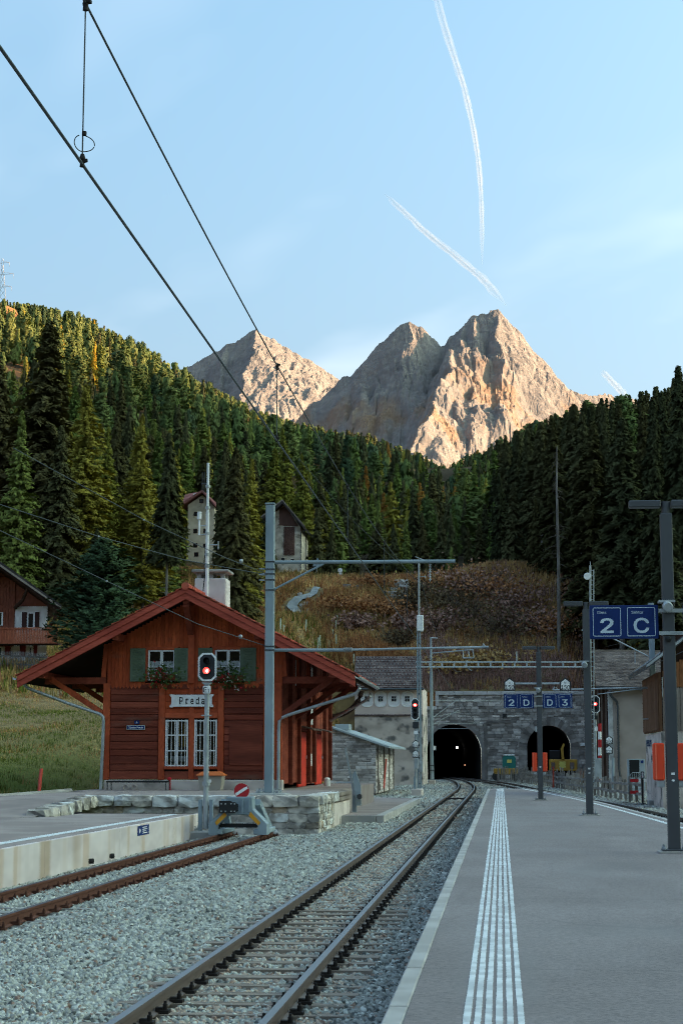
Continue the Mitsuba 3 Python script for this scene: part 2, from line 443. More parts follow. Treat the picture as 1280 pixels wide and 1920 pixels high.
def peak(name, Yc, skyline, spurs, rect, step, seed, label, amp=1.0, front=1.0):
    P = lambda u, v, y: tuple(at(u, v, y))
    ridges = [([P(u, v, Yc + dy) for u, v, dy in skyline], 1.45, front, 1.0)]
    for pts, sl, sr in spurs:
        ridges.append(([P(u, v, Yc + dy) for u, v, dy in pts], sl, sr, 1.0))
    xs = np.arange(rect[0], rect[1], step); ys = np.arange(rect[2], rect[3], step * 1.25)
    gx, gy = np.meshgrid(xs, ys, indexing='ij')
    q = np.stack([gx, gy, 0 * gx], -1)
    w1 = (meshkit.fbm(q / 170, 4, seed) - .5) * 70; w2 = (meshkit.fbm(q / 170 + 50, 4, seed + 1) - .5) * 70
    calm = np.clip(np.abs(gy - Yc) / 120, 0.12, 1)            # near the crest the skyline keeps its shape
    z = ridge_field(gx + w1 * calm, gy + w2 * calm, ridges)
    rid = 1 - np.abs(2 * meshkit.fbm(q / 95 + 9, 5, seed + 2) - 1)
    rid2 = 1 - np.abs(2 * meshkit.fbm(q / np.array([34, 60, 1]) + 3, 4, seed + 5) - 1)
    gul = np.abs(2 * meshkit.noise(np.stack([gx / 42 + w1 / 60, gy / 160, 0 * gx], -1), seed + 7) - 1)
    # the smooth scree apron on the lower right
    scree = 1 - .85 * sstep(20, 110, gx) * sstep(Yc - 60, Yc - 260, gy) if name == 'mountain_massif' else 1.0
    g2 = 1 - np.abs(2 * meshkit.fbm(np.stack([(gx + w1) / 26, (gy + w2) / 120, 0 * gx], -1), 4, seed + 13) - 1)
    g3 = 1 - np.abs(2 * meshkit.fbm(np.stack([(gx + w1) / 9, (gy + w2) / 30, 0 * gx], -1), 3, seed + 15) - 1)
    z += amp * (26 * (rid - .75) + 6 * (rid2 - .75) - 34 * (np.clip(g2, .66, 1) - .83) + 26 * (gul - .5)) * scree * np.clip(calm, .4, 1)
    z += amp * (-8 * (np.clip(g3, .6, 1) - .8) * scree + 3 * (meshkit.fbm(q / 6, 3, seed + 9) - .5)) * np.clip(calm, .6, 1)
    stp = 15.0 + 16 * meshkit.noise(q / 70, seed + 21)          # ledges
    z += .16 * (np.floor(z / stp) * stp + stp * np.clip((z / stp - np.floor(z / stp) - .6) / .4, 0, 1) - z)
    a = np.stack([gx, gy, z], -1).reshape(-1, 3)
    i, j = np.meshgrid(np.arange(len(xs) - 1), np.arange(len(ys) - 1), indexing='ij')
    k = i * len(ys) + j
    f = np.stack([k, k + len(ys), k + len(ys) + 1, k + 1], -1).reshape(-1, 4)
    put(name, (a, f), 'm_rock', label, kind='structure', smooth=False)


YB = 4800
peak('mountain_massif', YB,
     [(545, 800, 40), (575, 762, 0), (610, 735, 0), (640, 712, 0), (668, 690, 0), (690, 668, 0), (712, 645, 0), (730, 629, 0), (748, 613, 0), (765, 604, 0), (780, 608, 0), (790, 615, 0), (805, 628, 0), (815, 638, 0), (824, 652, 0), (832, 645, 0), (845, 630, 0), (860, 618, 0),
      (872, 606, 0), (885, 592, 0), (900, 587, 0), (912, 584, 0), (922, 577, 0), (934, 577, 0), (942, 588, 0), (955, 600, 0), (968, 620, 0), (985, 645, 0), (1000, 665, 0), (1012, 680, 0), (1025, 695, 0), (1040, 715, 0), (1060, 728, 0), (1085, 738, 0), (1115, 740, 60), (1150, 745, 150), (1220, 760, 300)],
     [([(872, 606, 0), (852, 655, -190), (842, 690, -320), (826, 730, -470), (808, 770, -640), (790, 805, -800), (770, 850, -980)], .85, 1.75),
      ([(765, 604, 0), (772, 632, -60), (782, 660, -110), (792, 690, -170)], 1.5, 1.1),
      ([(893, 590, 0), (888, 640, -140), (880, 700, -330), (884, 760, -500), (880, 820, -700)], 1.1, 1.2),
      ([(935, 580, 0), (945, 650, -150), (940, 720, -330), (935, 780, -520)], 1.3, 1.1),
      ([(668, 690, 0), (674, 735, -120), (690, 790, -300)], 1.2, 1.2)],
     (-680, 420, 3500, 5400), 3.2, 11, 'twin rocky peaks with sunlit right flanks and a grey shaded left face above the forest', front=1.35)
YA = 6200
peak('mountain_pyramid', YA,
     [(300, 740, 0), (345, 690, 0), (370, 675, 0), (400, 660, 0), (425, 645, 0), (440, 640, 0), (458, 628, 0), (470, 617, 0), (480, 615, 0), (492, 628, 0), (505, 648, 0), (520, 668, 0), (540, 690, 0), (560, 714, 0), (575, 728, 0), (590, 745, 0), (620, 780, 0)],
     [([(478, 616, 0), (472, 655, -200), (466, 690, -380), (474, 740, -620), (474, 800, -900)], .62, 1.5),
      ([(510, 690, -300), (500, 740, -520), (505, 790, -760)], .8, 1.2),
      ([(425, 645, 0), (418, 690, -150), (408, 750, -350)], .85, 1.3)],
     (-1330, -500, 4900, 6800), 4.5, 31, 'pointed grey pyramid peak on the left with its right flank in sun', front=1.3)

# the valley's other side, whose shade lies over the station
rp = [(2450, -3600, 640), (2450, -900, 740), (2450, -150, 930), (2450, 150, 1010), (2450, 650, 1030), (2450, 950, 1015), (2460, 1600, 1000), (2500, 2200, 900), (2600, 2700, 700), (2700, 3300, 300)]


def ridge_h(gx, gy):
    p = np.array(rp)
    cx, cz = np.interp(gy, p[:, 1], p[:, 0]), np.interp(gy, p[:, 1], p[:, 2])
    q = np.stack([gx, gy, 0 * gx], -1)
    return np.maximum(cz - np.abs(gx - cx) * .62 + 36 * (meshkit.fbm(q / 300, 4, 77) - .5), -60) - 20


put('mountain_ridge', grid(ridge_h, np.linspace(600, 4600, 81), np.linspace(-4000, 3200, 145)), 'm_ridge', 'wooded mountainside across the valley beyond the right edge', kind='structure', smooth=True)
# ---------------------------------------------------------------- trees
def leaf_col(a, b, k=.13, f=2.2):
    def fn(p, n, uv):
        t = smoothstep(.25, .75, noise(p.x * k, p.y * k, 3))
        g = noise(p.x * f, p.y * f, p.z * f)
        return mix(a, b, t) * (.82 + .36 * g)
    return proc(fn)


def leaf_mat(name, a, b, **kw):
    scene[name] = {'type': 'twosided', 'bsdf': {'type': 'diffuse', 'reflectance': leaf_col(a, b, **kw)}}


leaf_mat('m_spruce', (.060, .066, .032), (.105, .100, .046))
leaf_mat('m_spruce_brown', (.070, .066, .028), (.105, .092, .040))
leaf_mat('m_larch_green', (.125, .170, .044), (.185, .215, .058))
leaf_mat('m_larch_olive', (.190, .190, .038), (.300, .255, .050))
leaf_mat('m_larch_gold', (.42, .26, .03), (.52, .35, .05))
leaf_mat('m_larch_rust', (.30, .14, .035), (.38, .20, .05))
leaf_mat('m_arolla', (.090, .125, .045), (.150, .180, .062))
leaf_mat('m_arolla_blue', (.055, .088, .046), (.085, .118, .06))
mat('m_bark', mottled((.075, .058, .048), (.15, .125, .108), 3, 3, .8), .9, .2)
mat('m_bark_pale', mottled((.16, .14, .125), (.26, .235, .21), 3, 3, .8), .9, .2)


def conifer(seed, H=1.0, R=.16, base=.08, whorls=40, per=7, clumps=5, droop=.25, size=.035, prof='cone', lift=.0, sprays=2, lean=0.0, shell=False):
    """crown of a conifer of height 1: whorls of branches set with small needle sprays"""
    r = np.random.default_rng(seed)
    V = []
    t = np.repeat((np.arange(whorls) + r.random(whorls) * .8) / whorls, per)
    t = np.clip(t + r.normal(0, .006, t.shape), 0, .995)
    n = len(t)
    if prof == 'cone':
        L = R * (1 - t) ** .85 * np.clip(.55 + t * 6, 0, 1)
    elif prof == 'column':
        L = R * np.clip(1 - t, 0, 1) ** .5 * np.clip(.5 + t * 3, 0, 1)
    else:   # larch: wide below, thin leader
        L = R * (1 - t) ** 1.05 * np.clip(.65 + t * 3, 0, 1)
    L = L * np.where(r.random(n) < .12, r.uniform(.3, .7, n), r.uniform(.72, 1.18, n)) + .006
    # uneven crown: some sides thinner
    az = r.random(n) * 2 * np.pi
    ph = r.random(3) * 6.3
    L *= 1 + .16 * np.sin(az + ph[0] + 5 * t) + .12 * np.sin(2 * az + ph[1] - 9 * t) + .10 * np.sin(23 * t + ph[2])
    z = base + (H - base) * t
    for c in range(clumps):
        s = (c + .35 + .6 * r.random(n)) / clumps
        rad = s * L
        x, y = rad * np.cos(az), rad * np.sin(az)
        zz = z - droop * rad * (.4 + .8 * s) + lift * L * s + r.normal(0, .004, n)
        for k in range(sprays):
            a2 = az + r.normal(0, .75, n)
            sz = size * r.uniform(.6, 1.3, n) * np.clip(.45 + 1.3 * L / R, .35, 1.15)
            d = np.stack([np.cos(a2), np.sin(a2), r.normal(-droop * .9 + lift, .35, n)], 1)
            d /= np.linalg.norm(d, axis=1, keepdims=True)
            q = np.stack([-np.sin(a2), np.cos(a2), r.normal(0, .55, n)], 1)
            if shell:          # small far crowns: needle pads that face outward
                up = r.uniform(.2, .6, n)
                d = np.stack([-up * np.cos(az), -up * np.sin(az), np.ones(n)], 1) * np.where(r.random(n) < .5, 1, -1)[:, None] + r.normal(0, .28, (n, 3))
                d /= np.linalg.norm(d, axis=1, keepdims=True)
                q = np.stack([-np.sin(az), np.cos(az), r.normal(0, .3, n)], 1)
            p = np.stack([x, y, zz], 1) + r.normal(0, size * .18, (n, 3))
            w = (sz * r.uniform(.24, .44, n))[:, None]
            tip = p + d * sz[:, None] - np.array([0, 0, 1.0]) * (sz * r.uniform(0, .5, n))[:, None]
            V.append(np.stack([p + q * w - d * (sz * .3)[:, None], p - q * w - d * (sz * .3)[:, None], tip], 1))
    v = np.concatenate(V).reshape(-1, 3)
    if lean:
        v[:, 0] += lean * v[:, 2] ** 2
    f = np.arange(len(v)).reshape(-1, 3)
    # shading normals lean outwards so that the crown shades as one soft body
    rad = v * np.array([1, 1, 0]); rad /= np.linalg.norm(rad, axis=1, keepdims=True) + .012
    fn = np.cross(v[1::3] - v[0::3], v[2::3] - v[0::3]); fn /= np.linalg.norm(fn, axis=1, keepdims=True) + 1e-12
    fn = np.repeat(fn, 3, 0); fn *= np.sign((fn * (rad + [0, 0, .4])).sum(1, keepdims=True) + 1e-9)
    n = rad * .75 + fn * .55 + np.array([0, 0, .38])
    n /= np.linalg.norm(n, axis=1, keepdims=True)
    return v, f, n


def soft_ply(m, bsdf):
    return {'type': 'ply', 'filename': meshkit.write_ply((m[0], m[1]), normals=m[2]), 'face_normals': False, 'bsdf': {'type': 'ref', 'id': bsdf}}


def trunk_mesh(H=1.0, r0=.011, top=.96, twigs=0, seed=0, tz=(.1, .5)):
    b = MB()
    b.path([(0, 0, -.05), (0, 0, .02), (.002, .001, .35), (0, .002, .7), (0, 0, top)], [r0 * 1.25, r0, r0 * .8, r0 * .5, r0 * .12], 6, False)
    r = np.random.default_rng(seed)
    for i in range(twigs):
        z = r.uniform(*tz); a = r.random() * 6.3; L = r.uniform(.02, .06)
        b.path([(0, 0, z), (L * math.cos(a), L * math.sin(a), z - r.uniform(-.01, .02))], [.0011, .0004], 3, False)
    return b


TREE = {}


def species(name, key, crown_mat, bark, lods, **kw):
    TREE[name] = (key, [])
    for lod, (variants, w, per, cl, sp, size) in enumerate(lods):
        row = []
        for i in range(variants):
            seed = abs(hash_of(name)) + 17 * i + 301 * lod
            cr = conifer(seed, shell=lod == 2, whorls=w, per=per, clumps=cl, sprays=sp, size=size, **{k: t for k, t in kw.items() if k not in ('r0', 'twigs')})
            tr = trunk_mesh(r0=kw.get('r0', .011), twigs=kw.get('twigs', 0) if lod == 0 else 0, seed=seed, tz=(.06, max(.2, kw.get('base', .1) + .25)))
            gid = f'group_{name}_{lod}_{i}'
            scene[gid] = {'type': 'shapegroup', 'crown': soft_ply(cr, crown_mat), 'trunk': ply(tr.mesh(), bark, smooth=True)}
            gid2 = f'group_far_{name}_{lod}_{i}'
            if lod:
                scene[gid2] = {'type': 'shapegroup', 'crown': scene[gid]['crown']}
            row.append((gid, gid2))
        TREE[name][1].append(row)


def hash_of(s):
    return sum((i + 3) * ord(c) for i, c in enumerate(s))


FARL = (4, 24, 7, 3, 2, .066)
NEAR, MID = (3, 66, 8, 10, 4, .0155), (4, 34, 6, 5, 3, .036)
species('spruce', 'spruce_tree', 'm_spruce', 'm_bark', [NEAR, MID, FARL], R=.135, base=.06, droop=.45, prof='cone')
species('high_spruce', 'spruce_tree', 'm_spruce', 'm_bark_pale', [NEAR, MID, FARL], R=.115, base=.34, droop=.4, prof='cone', twigs=60, r0=.0095)
species('brown_spruce', 'spruce_tree', 'm_spruce_brown', 'm_bark', [NEAR, MID, FARL], R=.15, base=.08, droop=.4, prof='cone')
LN, LM = (3, 58, 9, 11, 4, .0135), (3, 34, 7, 5, 3, .033)
species('green_larch', 'larch_tree', 'm_larch_green', 'm_bark', [LN, LM, FARL], R=.20, base=.10, droop=.12, prof='larch')
species('olive_larch', 'larch_tree', 'm_larch_olive', 'm_bark', [LN, LM, FARL], R=.20, base=.10, droop=.12, prof='larch')
species('gold_larch', 'larch_tree', 'm_larch_gold', 'm_bark', [(1,) + LN[1:], LM, FARL], R=.20, base=.08, droop=.08, prof='larch')
species('rust_larch', 'larch_tree', 'm_larch_rust', 'm_bark', [(1,) + LN[1:], LM, FARL], R=.20, base=.08, droop=.08, prof='larch')
species('arolla', 'arolla_pine', 'm_arolla', 'm_bark', [(2, 48, 9, 8, 3, .027), (4, 30, 7, 5, 3, .048), (4, 20, 7, 3, 2, .085)], R=.225, base=.05, droop=-.15, lift=.25, prof='column')
species('blue_arolla', 'arolla_pine', 'm_arolla_blue', 'm_bark', [(2, 70, 12, 9, 3, .022), (2, 30, 7, 5, 2, .05), (3, 20, 7, 3, 2, .085)], R=.26, base=.02, droop=-.1, lift=.25, prof='column')

trees = []          # x, y, ground, height, width factor, species, label, group
SKY_V = ([-60, 0, 80, 150, 250, 330, 420, 470, 560, 620, 700, 760, 840, 880, 930, 990, 1060, 1120, 1180, 1230, 1300],
         [556, 558, 572, 585, 630, 680, 730, 762, 792, 800, 815, 838, 872, 850, 825, 792, 760, 745, 737, 725, 690])


def plant(u, vtop, Y, sp, label=None, group=None, wide=1.0):
    p = at(u, vtop, Y)
    g = float(ground_h(p[0], Y))
    trees.append([p[0], Y, g, p[2] - g, wide, sp, label, group])


# trees that stand out one by one: crown tip in the photograph, distance
for u, v, Y, sp, lab in [
        (78, 592, 168, 'brown_spruce', 'tallest dark spruce of the left forest, its tip against the bright ridge'),
        (22, 668, 175, 'brown_spruce', 'brownish tall spruce at the left edge of the forest behind the chalet'),
        (160, 726, 166, 'olive_larch', 'broad olive brown larch right of the tallest spruce behind the chalet'),
        (252, 776, 172, 'olive_larch', 'yellow olive larch rising behind the station roof left of the antenna'),
        (38, 770, 158, 'green_larch', 'bright green larch low at the left edge behind the chalet'),
        (296, 806, 180, 'green_larch', 'green larch beside the cream house on the hill'),
        (200, 800, 178, 'olive_larch', 'olive larch in the middle of the left forest'),
        (120, 800, 160, 'spruce', 'dark spruce in front of the broad olive spruce'),
        (272, 850, 168, 'olive_larch', 'yellowish larch left of the cream house'),
        (424, 826, 262, 'spruce', 'dark slim spruce just right of the antenna mast'),
        (445, 850, 262, 'spruce', 'dark spruce second right of the antenna mast'),
        (448, 878, 212, 'olive_larch', 'yellow tipped larch left of the grey catenary mast'),
        (474, 862, 262, 'brown_spruce', 'brown green spruce directly left of the catenary mast top'),
        (458, 905, 200, 'spruce', 'dark spruce between the cream house and the catenary mast'),
        (540, 800, 262, 'olive_larch', 'large olive larch rising behind the stone barn'),
        (574, 850, 250, 'olive_larch', 'olive larch to the right behind the stone barn'),
        (512, 838, 255, 'olive_larch', 'olive larch behind the top of the catenary mast'),
        (409, 938, 236, 'spruce', 'slim dark spruce overlapping the right edge of the cream house'),
        (338, 900, 238, 'olive_larch', 'olive larch overlapping the left edge of the cream house'),
        (511, 985, 221, 'brown_spruce', 'slim brownish spruce overlapping the left side of the stone barn'),
        (600, 895, 262, 'brown_spruce', 'dull brown spruce right of the stone barn'),
        (192, 1012, 112, 'blue_arolla', 'dense round dark green pine in front of the left forest, beside the chalet'),
        (635, 945, 246, 'green_larch', 'pale green larch above the road right of the stone barn'),
        (655, 960, 262, 'green_larch', 'second pale green larch above the road'),
        (745, 992, 240, 'olive_larch', 'small yellow larch beside the road in the middle of the slope'),
        (765, 1005, 250, 'green_larch', 'small green larch beside the small yellow larch'),
        (815, 965, 262, 'green_larch', 'light green larch in the middle of the dark forest'),
        (850, 945, 270, 'green_larch', 'light green larch right of centre in the dark forest'),
        (925, 890, 280, 'green_larch', 'tall pale green larch at the edge of the dark right forest'),
        (765, 915, 330, 'olive_larch', 'yellow green larch halfway up the middle slope'),
        (790, 905, 345, 'rust_larch', 'orange brown larch halfway up the middle slope'),
        (1041, 836, 188, 'dead', 'dead pale trunk with bare twigs in the right forest'),
        (1276, 690, 165, 'high_spruce', 'tallest dark spruce at the right edge'),
        (1252, 735, 178, 'spruce', 'dark spruce second from the right edge'),
        (1228, 752, 186, 'high_spruce', 'high crowned dark spruce left of the tallest right edge spruce'),
        (1205, 760, 196, 'brown_spruce', 'brownish spruce above the blue platform sign'),
        (1180, 745, 215, 'arolla', 'round topped pine on the right skyline'),
        (1155, 785, 182, 'high_spruce', 'high crowned dark spruce above the platform sign'),
        (1130, 770, 205, 'spruce', 'dark spruce on the skyline above the second lamp post'),
        (1108, 790, 192, 'brown_spruce', 'brownish spruce above the lattice mast'),
        (1085, 775, 204, 'high_spruce', 'slim dark spruce above the red signal'),
        (1062, 765, 222, 'spruce', 'dark spruce at the left of the right hand skyline'),
        (1012, 792, 226, 'high_spruce', 'dark high crowned spruce left of the dead trunk'),
        (985, 800, 236, 'spruce', 'dark spruce with wide crown at the left of the right forest'),
        (965, 812, 248, 'spruce', 'slim dark spruce standing free on the right skyline'),
        (1000, 930, 214, 'brown_spruce', 'brown shaded spruce above the purple brown bushes'),
        (958, 905, 226, 'spruce', 'dark spruce next to the tall pale green larch'),
        (1240, 950, 158, 'spruce', 'low dark spruce behind the first lamp post')]:
    plant(u, v, Y, sp, lab, None, 1.25 if sp == 'blue_arolla' else .62 if u in (409, 338, 511) else 1.0)

_solo = len(trees)
tr_rng = np.random.default_rng(21)


def clear_of_views(u, Y):
    if 318 < u < 424 and Y < 258: return False
    if 466 < u < 610 and Y < 242: return False
    return True


def scatter(n, u0, u1, Y0, Y1, kinds, hmin, hmax, label, group, mind, rule=None, cap=SKY_V):
    made = 0
    done = np.array([[t[0], t[1]] for t in trees]) if trees else np.zeros((0, 2))
    pts = [tuple(q) for q in done]
    cells = {}
    for q in pts:
        cells.setdefault((int(q[0] // 12), int(q[1] // 12)), []).append(q)
    names = [k for k, _ in kinds]; w = np.array([t for _, t in kinds], float); w /= w.sum()
    U = tr_rng.uniform(u0, u1, n); YY = np.sqrt(tr_rng.uniform(Y0 ** 2, Y1 ** 2, n))
    P = np.array([at(u, 900, Y) for u, Y in zip(U, YY)])
    G = ground_h(P[:, 0], YY)
    for u, Y, p, g in zip(U, YY, P, G):
        if rule and not rule(p[0], Y, u): continue
        c = (int(p[0] // 12), int(Y // 12))
        if any((q[0] - p[0]) ** 2 + (q[1] - Y) ** 2 < mind ** 2 for i in (-1, 0, 1) for j in (-1, 0, 1) for q in cells.get((c[0] + i, c[1] + j), ())): continue
        sp = names[tr_rng.choice(len(names), p=w)]
        h = tr_rng.uniform(hmin, hmax) * (1.0 if tr_rng.random() < .62 else tr_rng.uniform(.45, .85))
        ub, vb = pix((p[0], Y, g))
        ut, vt = pix((p[0], Y, g + h))
        if cap:
            lim = np.interp(ub, *cap) + tr_rng.uniform(0, 26)
            if vt < lim:
                h *= (vb - lim) / max(vb - vt, 1)
                if h < hmin * .42: continue
        cells.setdefault(c, []).append((p[0], Y))
        fr = (Y - Y0) / (Y1 - Y0)
        lb = place_label(group, sp, label, u, 'front' if fr < .25 else 'middle' if fr < .6 else 'back')
        trees.append([p[0], Y, g, h, 1.0, sp, lb, group + ' - ' + TREE[sp][0].replace('_', ' ') + 's'])
        made += 1
    return made


def kinds_label(where):
    return {'spruce': 'dark green spruce', 'high_spruce': 'bare trunked spruce', 'brown_spruce': 'brownish green spruce', 'green_larch': 'light green larch', 'olive_larch': 'olive yellow larch',
            'gold_larch': 'golden autumn larch', 'rust_larch': 'rust orange larch', 'arolla': 'round crowned green pine', 'blue_arolla': 'blue green pine', 'where': where}


_far = [(60, 'under the power pylon'), (170, 'above the tallest spruce'), (300, 'above the station roof'), (430, 'left of the pyramid peak'), (540, 'below the pyramid peak'), (660, 'left of the twin peaks'), (780, 'below the twin peaks'), (900, 'below the higher peak'), (9999, 'right of the peaks')]
PLACES = {'left hillside': _far, 'sunlit hillside': _far, 'left ridge': _far, 'middle slope': _far, 'far slope': _far, 'roadside trees': [(680, 'right of the stone barn'), (780, 'behind the beam mast top'), (860, 'above the boulder gully'), (9999, 'above the purple bushes')],
          'left forest': [(45, 'at the left picture edge'), (125, 'behind the brown chalet'), (235, 'behind the round dark pine'), (335, 'above the station roof'), (420, 'around the cream house'), (9999, 'left of the tall catenary mast')],
          'right forest': [(990, 'above the reddish bushes'), (1040, 'left of the dead trunk'), (1100, 'right of the dead trunk'), (1165, 'above the lattice mast'), (1235, 'above the platform sign'), (9999, 'behind the nearest lamp post')]}


def place_label(zone, sp, d, u, row):
    p = PLACES.get(zone)
    w = next(t for x, t in p if u < x) if p else d['where']
    return f"{d[sp]} {w}" + (f", {row} of the {zone}" if p else '')


NEAR_V = ([-60, 0, 60, 100, 160, 250, 330, 420, 500, 620], [700, 690, 672, 690, 716, 768, 806, 832, 842, 890])
HILL_V = ([-60, 0, 150, 250, 420, 560, 620], [640, 640, 670, 700, 745, 795, 805])
scatter(1100, -60, 505, 152, 290, [('brown_spruce', 3.4), ('high_spruce', 2.6), ('spruce', 1.6), ('olive_larch', 2.4), ('green_larch', 1.8)], 16, 26, kinds_label('in the left forest'), 'left forest', 5.2,
        lambda x, Y, u: clear_of_views(u, Y) and x < -22.5 and not (205 < Y < 232 and x > -34) and meshkit.noise(np.array([x / 9, Y / 14, 2.0]), 4) > .2, NEAR_V)
scatter(1500, 930, 1330, 150, 330, [('spruce', 4), ('high_spruce', 4), ('brown_spruce', 2), ('green_larch', .4)], 18, 28, kinds_label('in the shaded right forest'), 'right forest', 4.8,
        lambda x, Y, u: Y > np.interp(u, [900, 1000, 1060, 1150, 1300], [236, 224, 192, 180, 158]))
scatter(300, 585, 960, 229, 250, [('spruce', 3), ('brown_spruce', 2), ('green_larch', 1.2)], 5.5, 10, kinds_label('along the road above the bank'), 'roadside trees', 3.4)
scatter(1300, 560, 980, 250, 420, [('spruce', 4.5), ('brown_spruce', 2.5), ('green_larch', 2.6), ('olive_larch', 1.5), ('rust_larch', .4), ('arolla', 1.2)], 6, 13.5, kinds_label('on the shaded middle slope'), 'middle slope', 4.0)
scatter(4200, 540, 1160, 400, 900, [('spruce', 5), ('brown_spruce', 2), ('arolla', 3), ('blue_arolla', 1.5), ('green_larch', .8), ('olive_larch', .6), ('rust_larch', .25)], 10, 16, kinds_label('high on the far slope'), 'far slope', 5.0)
scatter(1500, -60, 620, 290, 430, [('spruce', 3), ('brown_spruce', 2), ('arolla', 2), ('olive_larch', 1.6), ('green_larch', 1.2), ('gold_larch', .2)], 8, 14, kinds_label('on the lower left hillside'), 'left hillside', 4.6, None, HILL_V)
scatter(3200, -60, 620, 430, 700, [('arolla', 5), ('blue_arolla', .5), ('spruce', 1.4), ('olive_larch', .9), ('gold_larch', .35), ('green_larch', 1.4)], 9.5, 15, kinds_label('on the sunlit left hillside'), 'sunlit hillside', 5.4,
        lambda x, Y, u: meshkit.noise(np.array([x / 34, Y / 50, 4.0]), 6) > .42)
scatter(4200, -60, 620, 700, 1080, [('arolla', 6), ('blue_arolla', 1.2), ('spruce', 1), ('olive_larch', .4), ('gold_larch', .12)], 12, 17, kinds_label('on the left ridge'), 'left ridge', 6.4,
        lambda x, Y, u: meshkit.noise(np.array([x / 60, Y / 90, 4.0]), 6) > .2)

for t in trees:
    t.append(t[3] / t[1])           # apparent size
order = sorted(range(len(trees)), key=lambda i: (i >= _solo, -trees[i][8]))
KEEP = 330; _height = {}
n_far = {}
for rank, i in enumerate(order):
    x, y, g, h, wide, sp, lab, grp, _ = trees[i]
    if sp == 'dead':
        b = MB()
        b.path([(x, y, g - .3), (x + .1, y, g + h * .4), (x + .05, y, g + h * .8), (x + .15, y, g + h)], [.21, .17, .12, .04], 7, True)
        k = put('dead_tree__trunk', b, 'm_bark_pale', smooth=True)
        b = MB(); r = np.random.default_rng(4)
        for j in range(90):
            zz = r.uniform(.25, .97); a = r.random() * 6.3; L = r.uniform(.5, 1.7) * (1.15 - zz)
            c = np.array([x + .06, y, g + h * zz])
            b.path([c, c + np.array([L * math.cos(a), L * math.sin(a), r.uniform(-.3, .05)]), c + np.array([1.7 * L * math.cos(a + .2), 1.7 * L * math.sin(a + .2), -.5])], [.03, .02, .008], 3, False)
        put('dead_tree__twigs', b, 'm_bark')
        tag('dead_tree', lab, 'tree')
        continue
    key, rows = TREE[sp]
    px = h / y * F_PX
    lod = 0 if px > 190 else 1 if px > 85 else 2
    lod = min(lod, len(rows) - 1)
    solo = rank < KEEP
    if not solo: lod = max(lod, 1)
    gid, gfar = rows[lod][int(tr_rng.integers(len(rows[lod])))]
    w = h * wide * tr_rng.uniform(.78, 1.32)
    m = T().translate([float(x), float(y), float(g)]).rotate([1, 0, 0], float(tr_rng.normal(0, 1.3))).rotate([0, 1, 0], float(tr_rng.normal(0, 1.3))).rotate([0, 0, 1], float(tr_rng.uniform(0, 360))).scale([float(w), float(w), float(h)])
    if solo:
        k = fresh(key)
        scene[k] = {'type': 'instance', 'to_world': m, 'shapegroup': {'type': 'ref', 'id': gid}}
        tag(k, lab, 'tree', grp); _height[k] = h
    else:
        nm = {'spruce_tree': 'distant_spruces', 'larch_tree': 'distant_larches', 'arolla_pine': 'distant_pines'}[key]
        n_far[nm] = n_far.get(nm, 0) + 1
        scene[f'{nm}__{n_far[nm]:03d}'] = {'type': 'instance', 'to_world': m, 'shapegroup': {'type': 'ref', 'id': gfar}}
for k, d in [(k, d) for k, d in labels.items() if 'group' in d and d.get('category') == 'tree']:
    same = sorted([j for j in labels if labels[j].get('label') == d['label'] or labels[j].get('was') == d['label']], key=lambda j: -_height[j])
    if len(same) > 1 and 'was' not in d:
        for n, j in enumerate(same[:12]):
            labels[j]['was'] = d['label']
        old = d['label']
        for n, j in enumerate(same[:12]):
            labels[j]['label'] = ('tallest', 'second tallest', 'third tallest', 'fourth tallest', 'fifth tallest', 'sixth tallest', 'seventh tallest', 'eighth tallest', 'ninth tallest', 'tenth tallest', 'eleventh tallest', 'twelfth tallest')[n] + ' ' + old
for d in labels.values(): d.pop('was', None)
for nm, lab in (('distant_spruces', 'mass of small dark spruces covering the far slopes'), ('distant_larches', 'scattered small green and golden larches on the far slopes'), ('distant_pines', 'mass of small round crowned pines on the upper left hillside')):
    tag(nm, lab, 'trees', None, 'stuff')
print('trees', len(trees), n_far)
for k in [k for k, d in scene.items() if d.get('type') == 'shapegroup']:
    if not any(d.get('type') == 'instance' and d['shapegroup']['id'] == k for d in scene.values()):
        del scene[k]
# ---------------------------------------------------------------- tracks, ballast, platforms
RAIL_TOP = -.35


def main_x(y):
    y = np.asarray(y, float)
    return -2.225 - np.maximum(0, y - 105) ** 2 / (2 * 950.0)


def side_x(y):
    return np.full(np.shape(y), -6.45)


_r3 = np.array([(-30, 6.2), (0, 6.1), (25, 5.95), (40, 5.7), (63, 4.95), (79, 4.0), (91, 3.1), (115, 1.7), (144, -.2), (165, -2.6), (185, -5.2), (205, -8.2), (240, -14)])
from scipy.interpolate import PchipInterpolator, CubicSpline
_r3s = CubicSpline(_r3[:, 1], _r3[:, 0]) if False else CubicSpline(_r3[:, 0], _r3[:, 1])
track3_x = lambda y: _r3s(y)

RAIL_PROF = [(-.032, 0), (.032, 0), (.034, -.012), (.030, -.036), (.010, -.046), (.009, -.118), (.056, -.132), (.058, -.142), (-.058, -.142), (-.056, -.132), (-.009, -.118), (-.010, -.046), (-.030, -.036), (-.034, -.012)]


